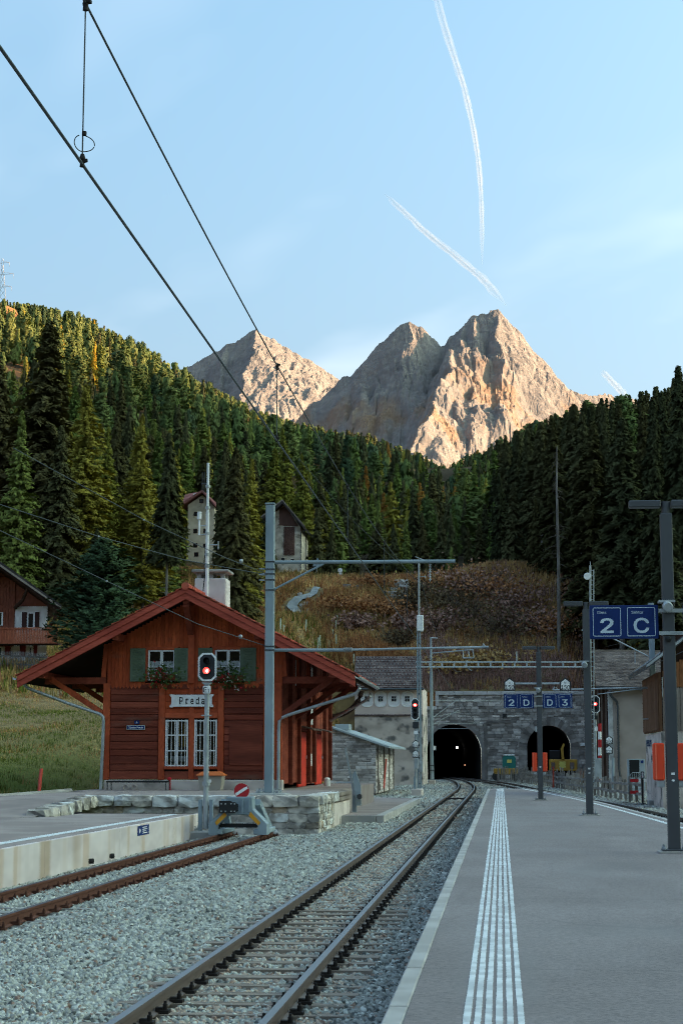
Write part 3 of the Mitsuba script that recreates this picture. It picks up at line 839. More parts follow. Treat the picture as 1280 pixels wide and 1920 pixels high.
def rail(xf, off, y0, y1, step=2.0):
    ysr = np.arange(y0, y1 + 1e-6, step)
    xs_ = xf(ysr); dx = np.gradient(xs_, ysr)
    nx, ny = 1 / np.hypot(1, dx), -dx / np.hypot(1, dx)
    P = np.array(RAIL_PROF); n = len(P)
    v = np.stack([xs_[:, None] + nx[:, None] * (off + P[None, :, 0]), ysr[:, None] + ny[:, None] * (off + P[None, :, 0]), np.broadcast_to(RAIL_TOP + P[None, :, 1], (len(ysr), n))], -1).reshape(-1, 3)
    f = []
    for i in range(len(ysr) - 1):
        for j in range(n):
            k = (j + 1) % n
            f.append((i * n + j, i * n + k, (i + 1) * n + k, (i + 1) * n + j))
    b = MB().raw(v, f)
    for i in (0, len(ysr) - 1):
        c = [i * n + j for j in range(n)]
        b.raw(v[c], [(0, j, j + 1) for j in range(1, n - 1)])
    return b


def clip_mesh(x, y, z, s, m=1.0):
    """a bolted rail clip"""
    b = MB()
    b.obox((x + s * .085, y, z + .015), (.05, 0, 0), (0, .055 * m, 0), (0, 0, .013))
    b.obox((x + s * .055, y, z + .034), (.03, 0, 0), (0, .032 * m, 0), (0, 0, .012))
    b.lathe((x + s * .10, y, z + .02), [(.02, 0), (.02, .05), (.012, .055), (.012, .075), (0, .078)], 6)
    return b


def track(name, label, xf, y0, y1, ys0, ys1, rmat, smat, cmat, pitch=.60, hgt=.06, parts_to=48, zs=None, clips_to=30, sw=.21):
    tag(name, label, 'railway track')
    for off in (-.532, .532):
        put(name + '__rail', rail(xf, off, y0, y1), rmat, smooth=35)
    far, farc = MB(), MB()
    r = np.random.default_rng(hash_of(name))
    y = ys0; zt = RAIL_TOP - .142
    while y < ys1:
        c = float(xf(np.array(y))); sl = (float(xf(np.array(y + .5))) - c) / .5
        a = r.normal(0, .012) - sl
        b = MB()
        hw, ww = 1.0 + r.normal(0, .02), sw / 2
        dv = np.array([math.cos(a), math.sin(a), 0]); pv = np.array([-dv[1], dv[0], 0])
        q = []
        for i in (-1, 1):
            for j, zz in ((-1, -.16), (-.92, 0), (.92, 0), (1, -.16)):
                q.append(np.array([c, y, zt + zz + r.normal(0, .003)]) + dv * hw * i * (1 if zz else .985) + pv * ww * j)
        b.raw(q, [(0, 1, 5, 4), (1, 2, 6, 5), (2, 3, 7, 6), (0, 3, 2, 1), (4, 5, 6, 7)])
        if y < parts_to:
            put(name + '__sleeper', b, smat)
        else:
            far.v += [t for t in b.v]; far.f += [t + far.n for t in b.f]; far.n += b.n
        for off in (-.532, .532):
            for s in (-1, 1):
                m = clip_mesh(c + off * dv[0], y + off * dv[1], zt, s)
                if y < clips_to:
                    put(name + '__rail_clip', m, cmat)
                else:
                    farc.raw(*m.mesh())
        y += pitch + r.normal(0, .012)
    if far.v: put(name + '__far_sleepers', far, smat, kind='stuff')
    put(name + '__far_rail_clips', farc, cmat, kind='stuff')


tag('railway_track', None)
track('railway_track', 'brown railed main track running from the foreground into the left tunnel', main_x, -4, 240, 9.3, 150, 'm_rail', 'm_sleeper', 'm_clip', .60, clips_to=27)
track('siding_track', 'rust red railed dead end siding at the left ending at the grey buffer stop', side_x, -4, 46.8, 17.5, 46.4, 'm_rust_rail', 'm_sleeper_pale', 'm_clip_rust', .62, clips_to=46, parts_to=60, sw=.24)
track('third_track', 'far right track curving behind the platform towards the tunnel', track3_x, -20, 236, 40, 190, 'm_rail', 'm_sleeper', 'm_clip', .62, parts_to=0, clips_to=0)

# switch rails where the two tracks meet
put('railway_track__cross_bar', MB().beam((main_x(88) - .53, 88, -.44), (main_x(88) + .53, 88, -.44), .12, .07), 'm_clip')

# ballast bed: one sheet with shoulders
ysb = np.concatenate([np.arange(-20, 40, 1.0), np.arange(40, 185, 2.0)])
xsb = np.concatenate([np.arange(-9.5, -1, .25), np.arange(-1, 12.6, .5)])


def bed_h(x, y):
    m, sd, t3 = np.abs(x - main_x(y)), np.abs(x + 6.45), np.abs(x - track3_x(y))
    low = -.545 + .035 * (meshkit.fbm(np.stack([x * .7, y * .7, 0 * x], -1), 3, 4) - .5)
    d = np.minimum(np.minimum(m, np.where(y < 47, sd, 9)), t3)
    z = low + .016 * np.clip(1.35 - d, 0, .35) / .35
    z = z + .06 * np.exp(-((x + 4.4) / .9) ** 2) * (y < 60)
    z = np.where(x < -8.0, -.60, z)
    return z


put('ballast_bed', grid(bed_h, xsb, ysb), 'm_ballast_bed', 'grey green crushed stone bed under the tracks', kind='structure', smooth=True)

# ballast stones
ico = trimesh.creation.icosahedron(); ICO_V, ICO_F = np.array(ico.vertices), np.array(ico.faces)
OCT_V = np.array([(1, 0, 0), (-1, 0, 0), (0, 1, 0), (0, -1, 0), (0, 0, 1), (0, 0, -1.0)]); OCT_F = np.array([(0, 2, 4), (2, 1, 4), (1, 3, 4), (3, 0, 4), (2, 0, 5), (1, 2, 5), (3, 1, 5), (0, 3, 5)])


def stones(px, py, pz, size, V, F, r):
    n = len(px)
    v = V[None] * (1 + r.uniform(-.34, .34, (n, len(V), 1)))
    v = v * (size[:, None, None] * r.uniform(.65, 1.25, (n, 1, 3)) * np.array([1.1, 1.1, .8]))
    q = r.normal(size=(n, 4)); q /= np.linalg.norm(q, axis=1, keepdims=True)
    w, x, y, z = q.T
    R = np.stack([np.stack([1 - 2 * (y * y + z * z), 2 * (x * y - z * w), 2 * (x * z + y * w)], -1), np.stack([2 * (x * y + z * w), 1 - 2 * (x * x + z * z), 2 * (y * z - x * w)], -1), np.stack([2 * (x * z - y * w), 2 * (y * z + x * w), 1 - 2 * (x * x + y * y)], -1)], 1)
    v = np.einsum('nij,nkj->nki', R, v) + np.stack([px, py, pz], 1)[:, None]
    f = F[None] + (np.arange(n) * len(V))[:, None, None]
    return v.reshape(-1, 3), f.reshape(-1, 3)


r = np.random.default_rng(5)


def stone_field(n, y0, y1, V, F, smin, smax, xa, xb):
    # even on the picture: denser close by
    y = 1 / (1 / y0 - r.random(n) * (1 / y0 - 1 / y1)) if y1 / y0 > 1.2 else r.uniform(y0, y1, n)
    x = r.uniform(xa, xb, n)
    vis = (x / y > -1010 / F_PX) & (x / y < 380 / F_PX) & ~((x < -7.72) & (y < 45.8)) & ~((x > -.68) & (y < 92) & (x < 3.9 - np.maximum(0, y - 45) * .05)) & ~((x < -4.8) & (y > 46.8) & (y < 60)) & ~((x < -3.72) & (y > 55.5) & (y < 81))
    x, y = x[vis], y[vis]
    z = bed_h(x, y)
    mdist, sdist = np.abs(x - main_x(y)), np.where(y < 47, np.abs(x + 6.45), 9)
    k = r.random(len(x)); s = r.uniform(smin, smax, len(x))
    keep = ~((np.abs(np.minimum(mdist, sdist) - .532) < .10))
    # between sleepers stones lie lower; some lie on the sleepers' ends
    near_s = mdist < 1.05
    zz = z + s * .25 + np.where(near_s, .004, .012)
    keep &= ~(near_s & (k < .22))
    return x[keep], y[keep], zz[keep], s[keep]


parts_st = {k: [] for k in 'abcdef'}
for n, y0, y1, V, F, a, b, xa, xb in ((70000, 10.2, 24, ICO_V, ICO_F, .015, .030, -8, -.6), (80000, 24, 60, OCT_V, OCT_F, .022, .046, -8, -.6), (26000, 60, 170, OCT_V, OCT_F, .04, .075, -8, 8)):
    x, y, z, s = stone_field(n, y0, y1, V, F, a, b, xa, xb)
    dirt = np.minimum(np.abs(x - main_x(y)), np.abs(x + 6.45))
    u = r.random(len(x)) - np.where(dirt < .9, .40 * (np.abs(x + 6.45) > 1.2) * np.clip(1.5 - dirt, .5, 1), 0)
    dark = np.where((x > -1.5) & (x < -.6), .28, 0)
    cls = np.where(u < -.08, 'f', np.where(u < .02, 'd', np.where(u < .40 - dark, 'a', np.where(u < .66 - dark * .2, 'b', np.where(u < .80 - dark * .3, 'c', np.where(u < .96, 'e' if False else 'b', 'd'))))))
    cls = np.where(r.random(len(x)) < .07 + dark * .5, 'e', cls)
    for c in parts_st:
        m = cls == c
        if m.any():
            parts_st[c].append(stones(x[m], y[m], z[m], s[m], V, F, r))
for i, (c, lst) in enumerate(parts_st.items()):
    b = MB()
    for v, f in lst: b.raw(v, f)
    scene[f'ballast_stones__{i + 1:03d}'] = ply(b.mesh(), 'm_stone_' + c)
tag('ballast_stones', 'loose grey green and brownish crushed stones between and beside the rails', 'ballast', None, 'stuff')

# ---------------------------------------------------------------- the island platform on the right
EDGE_R = [(-20, 4.95), (0, 4.88), (20, 4.72), (40, 4.33), (52, 3.92), (63, 3.46), (72, 2.92), (79, 2.42), (86, 1.86), (91.5, 1.45)]
er = np.array(EDGE_R)
edge_r = CubicSpline(er[:, 0], er[:, 1])
ye = np.linspace(-20, 91.5, 80)
top = sg.Polygon([(-.575, -20)] + [(float(edge_r(y)), y) for y in ye] + [(-.575, 91.5)])
put('platform', MB().prism(top, (0, 0, -.65), X, Yv, Z, .65), 'm_asphalt', 'grey asphalt island platform with white tactile strip on the right', kind='structure')
y = 9.0; k = 0
while y < 91:
    L = 2.0 if y < 60 else 4
    z1 = .004 + .003 * ((k * 37) % 5 - 2) / 2
    put('platform__kerb_stone', MB().bbox(-.705, -.578, y, min(y + L, 91.5) - .008, -.6, z1, .012), 'm_kerb')
    y += L; k += 1
# tactile ribs, a metre long each
far = MB(); r = np.random.default_rng(2)
for i in range(6):
    x0 = -.235 + i * .0625
    for j in range(82):
        y0 = 9.4 + j + .13 * math.sin(i * 3.1)
        b = MB().box(x0 + r.normal(0, .0012), x0 + .039 + r.normal(0, .0012), y0 + .004, y0 + .996, -.002, .0052 + r.normal(0, .0004))
        if j < 50: put('platform__tactile_rib', b, 'm_white_paint')
        else: far.raw(*b.mesh())
put('platform__far_tactile_ribs', far, 'm_white_paint', kind='stuff')
ribbon = lambda xf, w, ya, yb, z, n=60: (lambda yy: (np.concatenate([np.stack([xf(yy) - w / 2, yy, 0 * yy + z], 1), np.stack([xf(yy) + w / 2, yy, 0 * yy + z], 1)]), [(i, i + n, i + n + 1, i + 1) for i in range(n - 1)]))(np.linspace(ya, yb, n))
put('platform__edge_line', MB().raw(*ribbon(lambda y: edge_r(y) - .42, .13, 5, 91.3, .005)), 'm_white_paint')
put('platform__edge_kerb', MB().raw(*ribbon(lambda y: edge_r(y) - .07, .13, 5, 91.3, .004)), 'm_kerb')
put('platform__end_line', MB().box(-.3, 1.2, 91.05, 91.17, -.01, .005), 'm_white_paint')

# ---------------------------------------------------------------- left platform with its concrete wall
PX, PT = -7.85, .09


def left_top():
    b = MB()
    b.prism(sg.Polygon([(PX, -15), (PX, 45.6), (-10.9, 45.6), (-10.95, 43.0), (-11.4, 42.6), (-26, 39), (-26, -15)]), (0, 0, -.7), X, Yv, Z, .7 + PT)
    return b


put('left_platform', left_top(), 'm_asphalt_old', 'grey asphalt side platform at the left', kind='structure')
put('left_platform__edge_line', MB().box(PX - .62, PX - .42, 10, 45.2, PT - .01, PT + .004), 'm_white_paint')
y = 12.0
while y < 45.5:
    put('left_platform__wall_panel', MB().bbox(PX + .002, PX + .075, y, min(y + 6.0, 45.6) - .012, -.66, PT + .012, .008), 'm_concrete_wall')
    y += 6.0
p = at(265, 1557, 38.4)
k = put('left_platform__notice_plate', MB().box(PX + .076, PX + .088, 37.75, 38.95, p[2] - .10, p[2] + .105), 'm_sign_blue', 'dark blue notice plate on the platform wall')
b = MB()
for i, w in enumerate((.52, .58, .46, .55)):
    b.box(PX + .089, PX + .091, 38.2, 38.2 + w, p[2] + .055 - i * .04, p[2] + .07 - i * .04)
b.lathe((PX + .089, 37.95, p[2]), [(.0, 0), (.055, 0), (.055, .002), (0, .002)], 12, (1, 0, 0))
put(k + '__lettering', b, 'm_white_sign')
for yy in (33.3, 35.1):
    put('left_platform__drain_pipe', MB().lathe((PX + .07, yy, -.42), [(.035, 0), (.05, 0), (.05, .09), (.035, .09), (.035, 0)], 10, (1, 0, 0)), 'm_black')
put('white_border_stones', MB().path([(-16.5, 39.6, .13), (-15.5, 45, .2), (-14.6, 50, .38), (-13.6, 55.5, .48)], [.12, .12, .11, .10], 5), 'm_kerb', 'pale border stones between the grass and the asphalt path', 'kerb')
# path up to the station, as one sloping sheet, and the terrace
TZ = .49
ramp = np.array([(-11.35, 42.7, PT + .004), (-16.6, 39.0, PT + .004), (-15.2, 46, .30), (-11.4, 47.9, TZ + .002), (-14.4, 50.5, .44), (-13.0, 55.5, TZ + .002), (-11.4, 55.5, TZ + .002)])
put('station_path', MB().raw(ramp, [(0, 3, 2), (0, 2, 1), (3, 6, 4), (3, 4, 2), (6, 5, 4)]), 'm_asphalt_old', 'asphalt path rising from the left platform to the station', kind='structure')
put('station_terrace', MB().prism(sg.Polygon([(-11.38, 48.5), (-5.32, 48.5), (-5.32, 74.5), (-13.6, 74.5), (-13.6, 55.5), (-11.38, 55.5)]), (0, 0, -.7), X, Yv, Z, .7 + TZ), 'm_asphalt_old', 'raised asphalt terrace in front of the station building', kind='structure')
put('low_platform', MB().prism(sg.Polygon([(-3.95, 56), (-3.98, 81), (-13, 92), (-13, 75), (-5.3, 74.5), (-5.3, 56)]), (0, 0, -.75), X, Yv, Z, .75 - .27), 'm_asphalt_old', 'low paved platform beyond the stone terrace', kind='structure')
for a, b_ in ((55.9, 64), (64, 72), (72, 81)):
    put('low_platform__kerb_stone', MB().bbox(-3.94, -3.68, a + .01, b_ - .01, -.7, -.255, .015), 'm_kerb')
put('low_platform__front_wall', MB().box(-5.3, -3.95, 55.8, 55.98, -.75, -.262), 'm_concrete')
# ---------------------------------------------------------------- the wooden station building
WY = 58.0                                        # front wall
WL, WR = -13.08, -7.2                            # its corners
RY0, RY1 = 56.8, 66.2                            # roof from front verge to back verge
APX = -10.14
ap = at(350, 1098, RY0); ZA = float(ap[2])
EZ = float(at(662, 1262, RY0)[2])                # tile edge at the eave
EXR, EXL = float(at(664, 1262, RY0)[0]), float(at(33, 1262, RY0)[0])
HALF = (EXR - EXL) / 2; APX = (EXR + EXL) / 2
PITCH = (ZA - EZ) / HALF
zr = lambda x: ZA - PITCH * abs(x - APX)         # top of the roof at x
tag('station_building', 'red brown wooden station building with a red tiled gable roof and green shutters', 'station building')
SB = 'station_building'
sill = float(at(350, 1281, WY)[2]); base = float(at(350, 1462, WY)[2]); band = float(at(350, 1333, WY)[2])


def zW(v): return float(at(350, v, WY)[2])
def xW(u): return float(at(u, 1350, WY)[0])


def wood_col(a, b, k):
    def fn(p, n, uv):
        t = fbm(p.x * k[0], p.y * k[1], p.z * k[2], 4)
        g = noise(p.x * k[0] * 9, p.y * k[1] * 9, p.z * k[2] * 9)
        c = mix(a, b, smoothstep(.25, .75, t)) * (.82 + .36 * g)
        return mix(c, (.17, .11, .085), smoothstep(.68, .85, fbm(p.x * 1.1 + 4, p.y * 1.1, p.z * 2.2, 3)) * .35)
    return proc(fn)


for i, (a, b) in enumerate((((.165, .036, .021), (.265, .058, .033)), ((.125, .029, .018), (.20, .047, .028)), ((.21, .048, .029), (.31, .076, .044)))):
    mat(f'm_log_{i}', wood_col(a, b, (.5, .5, 3.2)), .7, .3)
for i, (a, b) in enumerate((((.36, .062, .023), (.49, .095, .034)), ((.31, .053, .021), (.43, .081, .030)), ((.42, .075, .028), (.55, .112, .040)))):
    mat(f'm_board_{i}', wood_col(a, b, (2.2, 2.2, .45)), .7, .3)
mat('m_beam', wood_col((.16, .034, .020), (.24, .053, .03), (1.5, 1.5, 1.5)), .7, .3)
mat('m_frame_red', wood_col((.34, .062, .026), (.46, .092, .038), (1.5, 1.5, 1.0)), .65, .35)
mat('m_tile', mottled((.40, .074, .046), (.53, .115, .070), 3.0, octv=3, c=(.20, .075, .055), cs=.8), .75, .3)
mat('m_tile_b', mottled((.21, .050, .036), (.31, .085, .055), 3.0, octv=3), .75, .3)
mat('m_fascia', wood_col((.33, .058, .038), (.44, .086, .055), (.8, .8, 3)), .65, .35)
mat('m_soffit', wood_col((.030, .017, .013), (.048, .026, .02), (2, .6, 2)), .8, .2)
mat('m_green', mottled((.085, .115, .075), (.11, .145, .095), 4), .55, .4)
mat('m_red_door', mottled((.55, .030, .012), (.68, .045, .018), 2), .5, .4)
mat('m_plinth', mottled((.42, .35, .31), (.56, .48, .43), 2.0, octv=4, c=(.2, .17, .15), cs=1.2), .9, .2)
mat('m_window_white', (.72, .70, .70), .5, .4)
mat('m_glass', (.012, .016, .02), .06, .6)
mat('m_dark_room', (.02, .018, .016), .9, .1)
mat('m_curtain', mottled((.30, .32, .33), (.46, .48, .49), 9), .9, .1)
mat('m_bronze', mottled((.11, .07, .055), (.16, .11, .09), 2), .45, .5, .2)
mat('m_render_white', mottled((.56, .50, .49), (.68, .62, .61), 1.5, octv=4), .9, .2)

rs = np.random.default_rng(8)
# solid core behind the cladding, with the window openings left out
core = sg.Polygon([(WL + .04, base), (WR - .04, base), (WR - .04, zr(WR) - .30), (APX, ZA - .34), (WL + .04, zr(WL) - .30)])
holes = [sg.box(xW(u0), zW(v1), xW(u1), zW(v0)) for u0, u1, v0, v1 in ((309.5, 356, 1349, 1437), (363, 408, 1349, 1437), (276, 327, 1219, 1276), (402, 452, 1219, 1276))]
for hb in holes: core = core.difference(hb)
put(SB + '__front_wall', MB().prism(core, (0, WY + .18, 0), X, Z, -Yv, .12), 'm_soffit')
put(SB + '__side_wall', MB().box(WR - .1, WR - .02, WY + .18, 66, base, zr(WR) - .3).box(WL + .02, WL + .1, WY + .18, 66, base, zr(WL) - .3).box(WL + .02, WR - .02, 65.9, 66, base, zr(WR) - .3), 'm_beam')
put(SB + '__room', MB().box(WL + .1, WR - .1, WY + 2.2, WY + 2.3, base, zr(WL) - .4), 'm_dark_room')
# horizontal planks of the ground floor, between the posts
posts = [(193, 206), (297.5, 309), (408.5, 419.5), (493, 529)]
zp = base
rows_ = []
while zp < sill - .06:
    h = rs.choice([.20, .23, .26, .22]) * rs.uniform(.95, 1.05)
    rows_.append((zp, min(zp + h, sill - .02))); zp += h
for j, (z0, z1) in enumerate(rows_):
    mid = (z0 + z1) / 2
    for u0, u1 in ((206, 297.5), (419.5, 497)):
        d = rs.uniform(-.014, .010)
        put(SB + '__front_wall__plank', MB().bbox(xW(u0) + .01, xW(u1) - .01, WY + d, WY + .075, z0 + .006, z1 - .006, .016), f'm_log_{rs.integers(3)}')
    if zW(1345) < z0:   # panel above the windows
        for u0, u1 in ((309, 354), (364, 408.5)):
            put(SB + '__front_wall__plank', MB().bbox(xW(u0), xW(u1), WY + .01, WY + .07, z0 + .004, z1 - .004, .01), f'm_board_{rs.integers(3)}')
    if z1 < zW(1443):
        for u0, u1 in ((309, 354), (364, 408.5)):
            put(SB + '__front_wall__plank', MB().bbox(xW(u0), xW(u1), WY + .01, WY + .07, z0 + .004, z1 - .004, .01), f'm_log_{rs.integers(3)}')
for u0, u1 in posts[:3]:
    put(SB + '__post', MB().bbox(xW(u0), xW(u1), WY - .045, WY + .1, base - .01, sill, .012), 'm_frame_red')
put(SB + '__post', MB().bbox(xW(494), WR + .02, WY - .045, WY + .14, base - .01, sill, .012), 'm_frame_red')
put(SB + '__post', MB().bbox(xW(354), xW(364), WY - .03, WY + .1, base, sill, .012), 'm_frame_red')
put(SB + '__rail_beam', MB().bbox(xW(206.3), xW(297.2), WY - .03, WY + .06, band - .07, band + .06, .015), 'm_log_1')
put(SB + '__rail_beam', MB().bbox(xW(420), xW(494), WY - .03, WY + .06, band - .10, band + .01, .015), 'm_log_1')
put(SB + '__rail_beam', MB().bbox(xW(309.3), xW(408.2), WY - .036, WY + .06, zW(1347), zW(1337), .015), 'm_frame_red')
put(SB + '__window_sill', MB().bbox(xW(309.3), xW(353.6), WY - .07, WY + .06, zW(1443), zW(1437.5), .015), 'm_frame_red')
put(SB + '__window_sill', MB().bbox(xW(364.4), xW(408.2), WY - .07, WY + .06, zW(1443), zW(1437.5), .015), 'm_frame_red')
put(SB + '__noticeboard', MB().bbox(xW(430), xW(492), WY - .05, WY - .012, zW(1436), zW(1359), .015), 'm_log_1', 'dark flat panel on the right half of the wall')
# upper floor: vertical boards with pointed lower ends
nb = 46; bw = (xW(529) - xW(200)) / nb
for i in range(nb):
    x0 = xW(200) + i * bw; xc = x0 + bw / 2
    top = zr(xc) - .36
    zb = sill - .10
    cuts = [h for h in holes[2:] if h.bounds[0] - .12 < xc < h.bounds[2] + .12]
    spans = [(zb, top)]
    if cuts:
        spans = [(zb, cuts[0].bounds[1] - .08), (cuts[0].bounds[3] + .10, top)]
    for z0, z1 in spans:
        if z1 - z0 < .05: continue
        d = -.035 + rs.uniform(-.008, .012)
        tip = z0 - .09 if z0 == zb else z0
        q = sg.Polygon([(x0 + .004, z0), (xc, tip), (x0 + bw - .004, z0), (x0 + bw - .004, z1 - .002), (x0 + .004, z1)])
        put(SB + '__front_wall__board', MB().prism(q, (0, WY + d, 0), X, Z, Yv, .05), f'm_board_{rs.integers(3)}')
put(SB + '__sill_beam', MB().bbox(WL - .03, WR + .03, WY - .028, WY + .1, sill - .20, sill - .03, .015), 'm_log_1')
put(SB + '__middle_post', MB().bbox(xW(352), xW(364), WY - .13, WY - .04, sill - .02, ZA - .5, .012), 'm_frame_red')
# upper windows
for (u0, u1), (s0, s1) in (((276, 327), ((243, 272), (326, 353))), ((402, 452), ((371, 398), (450, 480)))):
    x0, x1, z0, z1 = xW(u0), xW(u1), zW(1276), zW(1219)
    wk = fresh(SB + '__upper_window')
    b = MB()
    for a, c in ((x0, x0 + .06), (x1 - .06, x1), ((x0 + x1) / 2 - .05, (x0 + x1) / 2 + .05)):
        b.bbox(a, c, WY - .03, WY + .05, z0, z1, .008)
    for a, c in ((x0 + .06, (x0 + x1) / 2 - .05), ((x0 + x1) / 2 + .05, x1 - .06)):
        b.box(a, c, WY - .028, WY + .045, z0, z0 + .05).box(a, c, WY - .028, WY + .045, z1 - .05, z1).box(a, c, WY - .02, WY + .03, z0 + .43, z0 + .46)
    put(wk + '__frame', b, 'm_window_white')
    put(wk + '__pane', MB().raw([(x0 + .03, WY + .015, z0 + .03), (x1 - .03, WY + .015, z0 + .03), (x1 - .03, WY + .015, z1 - .03), (x0 + .03, WY + .015, z1 - .03)], [(0, 1, 2, 3)]), 'm_pane')
    b = MB()
    n_ = 40; t = np.linspace(x0 + .05, x1 - .05, n_); zt = z0 + .62 + .035 * np.abs(np.sin(np.arange(n_) * .7))
    yw = WY + .06 + .012 * np.sin(np.arange(n_) * 1.1)
    b.raw(np.concatenate([np.stack([t, yw, zt], 1), np.stack([t, yw, 0 * t + z0 + .03], 1)]), [(i, i + 1, i + n_ + 1, i + n_) for i in range(n_ - 1)])
    put(wk + '__curtain', b, 'm_curtain')
    b = MB().bbox(x0 - .11, x0 - .005, WY - .06, WY + .02, z0 - .03, z1 + .10, .01).bbox(x1 + .005, x1 + .11, WY - .06, WY + .02, z0 - .03, z1 + .10, .01).bbox(x0 - .004, x1 + .004, WY - .06, WY + .02, z1 + .004, z1 + .10, .01)
    put(wk + '__surround', b, 'm_frame_red')
    for a, c in (s0, s1):
        q = MB().bbox(xW(a), xW(c), WY - .105, WY - .065, z0 - .04, z1 + .06, .012)
        for zz in np.arange(z0 + .05, z1 - .02, .085):
            q.obox(((xW(a) + xW(c)) / 2, WY - .108, zz), ((xW(c) - xW(a)) / 2 - .09, 0, 0), (0, .012, .010), (0, -.006, .030))
        put(wk + '__shutter', q, 'm_green')
# ground floor windows with white bars
for u0, u1 in ((309.5, 354), (363.5, 408)):
    x0, x1, z0, z1 = xW(u0) + .02, xW(u1) - .02, zW(1437), zW(1350)
    wk = fresh(SB + '__barred_window')
    b = MB().box(x0, x0 + .05, WY - .02, WY + .05, z0, z1).box(x1 - .05, x1, WY - .02, WY + .05, z0, z1)
    for zz in (z0, z1 - .05, z0 + (z1 - z0) / 3 - .02, z0 + 2 * (z1 - z0) / 3 - .02):
        b.box(x0 + .05, x1 - .05, WY - .018, WY + .045, zz, zz + .042)
    b.box((x0 + x1) / 2 - .03, (x0 + x1) / 2 + .03, WY - .016, WY + .04, z0 + .05, z1 - .05)
    put(wk + '__frame', b, 'm_window_white')
    put(wk + '__pane', MB().raw([(x0 + .03, WY + .023, z0 + .02), (x1 - .03, WY + .023, z0 + .02), (x1 - .03, WY + .023, z1 - .02), (x0 + .03, WY + .023, z1 - .02)], [(0, 1, 2, 3)]), 'm_pane')
    b = MB()
    for i in range(6):
        xx = x0 + (i + .8) * (x1 - x0) / 6.6
        b.tube((xx, WY - .045, z0 - .01), (xx, WY - .045, z1 + .01), .011, n=6)
    put(wk + '__bars', b, 'm_window_white')
mat('m_yellow_lining', (.30, .19, .02), .6, .3)
b = MB()
for u in (322, 334, 396): b.box(xW(u), xW(u + 7), WY + .9, WY + .92, zW(1400), zW(1356))
put(SB + '__inner_posters', b, 'm_yellow_lining')
put(SB + '__inner_shelf', MB().box(xW(312), xW(352), WY + .8, WY + 1.1, zW(1428), zW(1418)), 'm_curtain')
# plinth
put(SB + '__plinth', MB().bbox(WL - .02, WR + .06, WY - .05, WY + .3, TZ - .1, base - .012, .03), 'm_plinth')
for u in (235.5, 251):
    c = at(u, 1477, WY - .06)
    put(SB + '__vent_ring', MB().lathe((c[0], WY - .05, c[2]), [(.10, 0), (.10, .03), (.075, .035), (.07, .0)], 18, (0, -1, 0)), 'm_plinth')
# side wall towards the tracks: posts, doors, bays
zt = zr(WR) - .42
rs2 = np.random.default_rng(3)
yb = np.arange(WY + .18, 74.0, .28)
b_end = 74.0
put(SB + '__goods_shed_wall', MB().box(WL + 1.4, WR - .03, 66.05, b_end, base - .25, zr(WR) - .36), 'm_beam')
door_y = [(62.7, 65.2), (68.8, 70.9)]
for y0 in yb:
    if any(a - .14 < y0 + .14 < c + .14 for a, c in door_y):
        z0 = TZ + 2.02
    else:
        z0 = base - .15
    put(SB + '__side_wall__board', MB().bbox(WR - .02, WR + .028 + rs2.uniform(-.006, .006), y0 + .004, y0 + .276, z0, zt, .008), f'm_log_{rs2.integers(3)}')
put(SB + '__notice', MB().box(WR + .03, WR + .05, 66.3, 67.2, TZ + .75, TZ + 1.2), 'm_window_white')
for y0 in (59.9, 62.4, 65.6, 67.6, 71.6, 73.95):
    put(SB + '__side_post', MB().bbox(WR + .03, WR + .17, y0 - .09, y0 + .09, base - .2, zt + .1, .012), 'm_log_1')
for i, (a, c) in enumerate(door_y):
    dk = fresh(SB + '__door')
    put(dk + '__leaf', MB().bbox(WR - .03, WR + .045, a, c, TZ + .02, TZ + 1.98, .012), 'm_red_door')
    put(dk + '__handle', MB().box(WR + .046, WR + .10, c - .14, c - .10, TZ + 1.02, TZ + 1.14), 'm_galv')
    put(dk + '__canopy', MB().obox((WR + .30, (a + c) / 2, TZ + 2.12), (.30, 0, -.07), (0, (c - a) / 2 + .2, 0), (0, 0, .025)), 'm_bronze')
put(SB + '__side_window', MB().box(WR + .03, WR + .06, 66.6, 67.3, TZ + 2.3, TZ + 3.0), 'm_window_white')
put(SB + '__side_window', MB().box(WR + .03, WR + .06, 61.75, 62.3, sill + .05, sill + .95), 'm_window_white')
put(SB + '__side_window', MB().box(WR + .03, WR + .06, 66.6, 67.2, sill + .05, sill + .95), 'm_window_white')
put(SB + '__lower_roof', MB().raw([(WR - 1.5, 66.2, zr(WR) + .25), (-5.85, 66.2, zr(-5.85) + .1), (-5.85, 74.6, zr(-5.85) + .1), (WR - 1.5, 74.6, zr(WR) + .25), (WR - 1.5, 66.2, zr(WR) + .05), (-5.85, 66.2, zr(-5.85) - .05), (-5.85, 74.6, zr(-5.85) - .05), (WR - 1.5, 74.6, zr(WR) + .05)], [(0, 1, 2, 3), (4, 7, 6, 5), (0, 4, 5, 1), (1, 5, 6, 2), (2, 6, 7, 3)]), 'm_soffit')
c0 = np.array([WR + .03, 74.2, sill - .75]); arc = [c0 + np.array([1.35 * math.sin(t) ** 1.0, 0, 1.15 * (1 - math.cos(t)) + .02]) for t in np.linspace(.05, 1.5, 9)]
put(SB + '__curved_bracket', MB().path(arc, .12, 6), 'm_soffit')
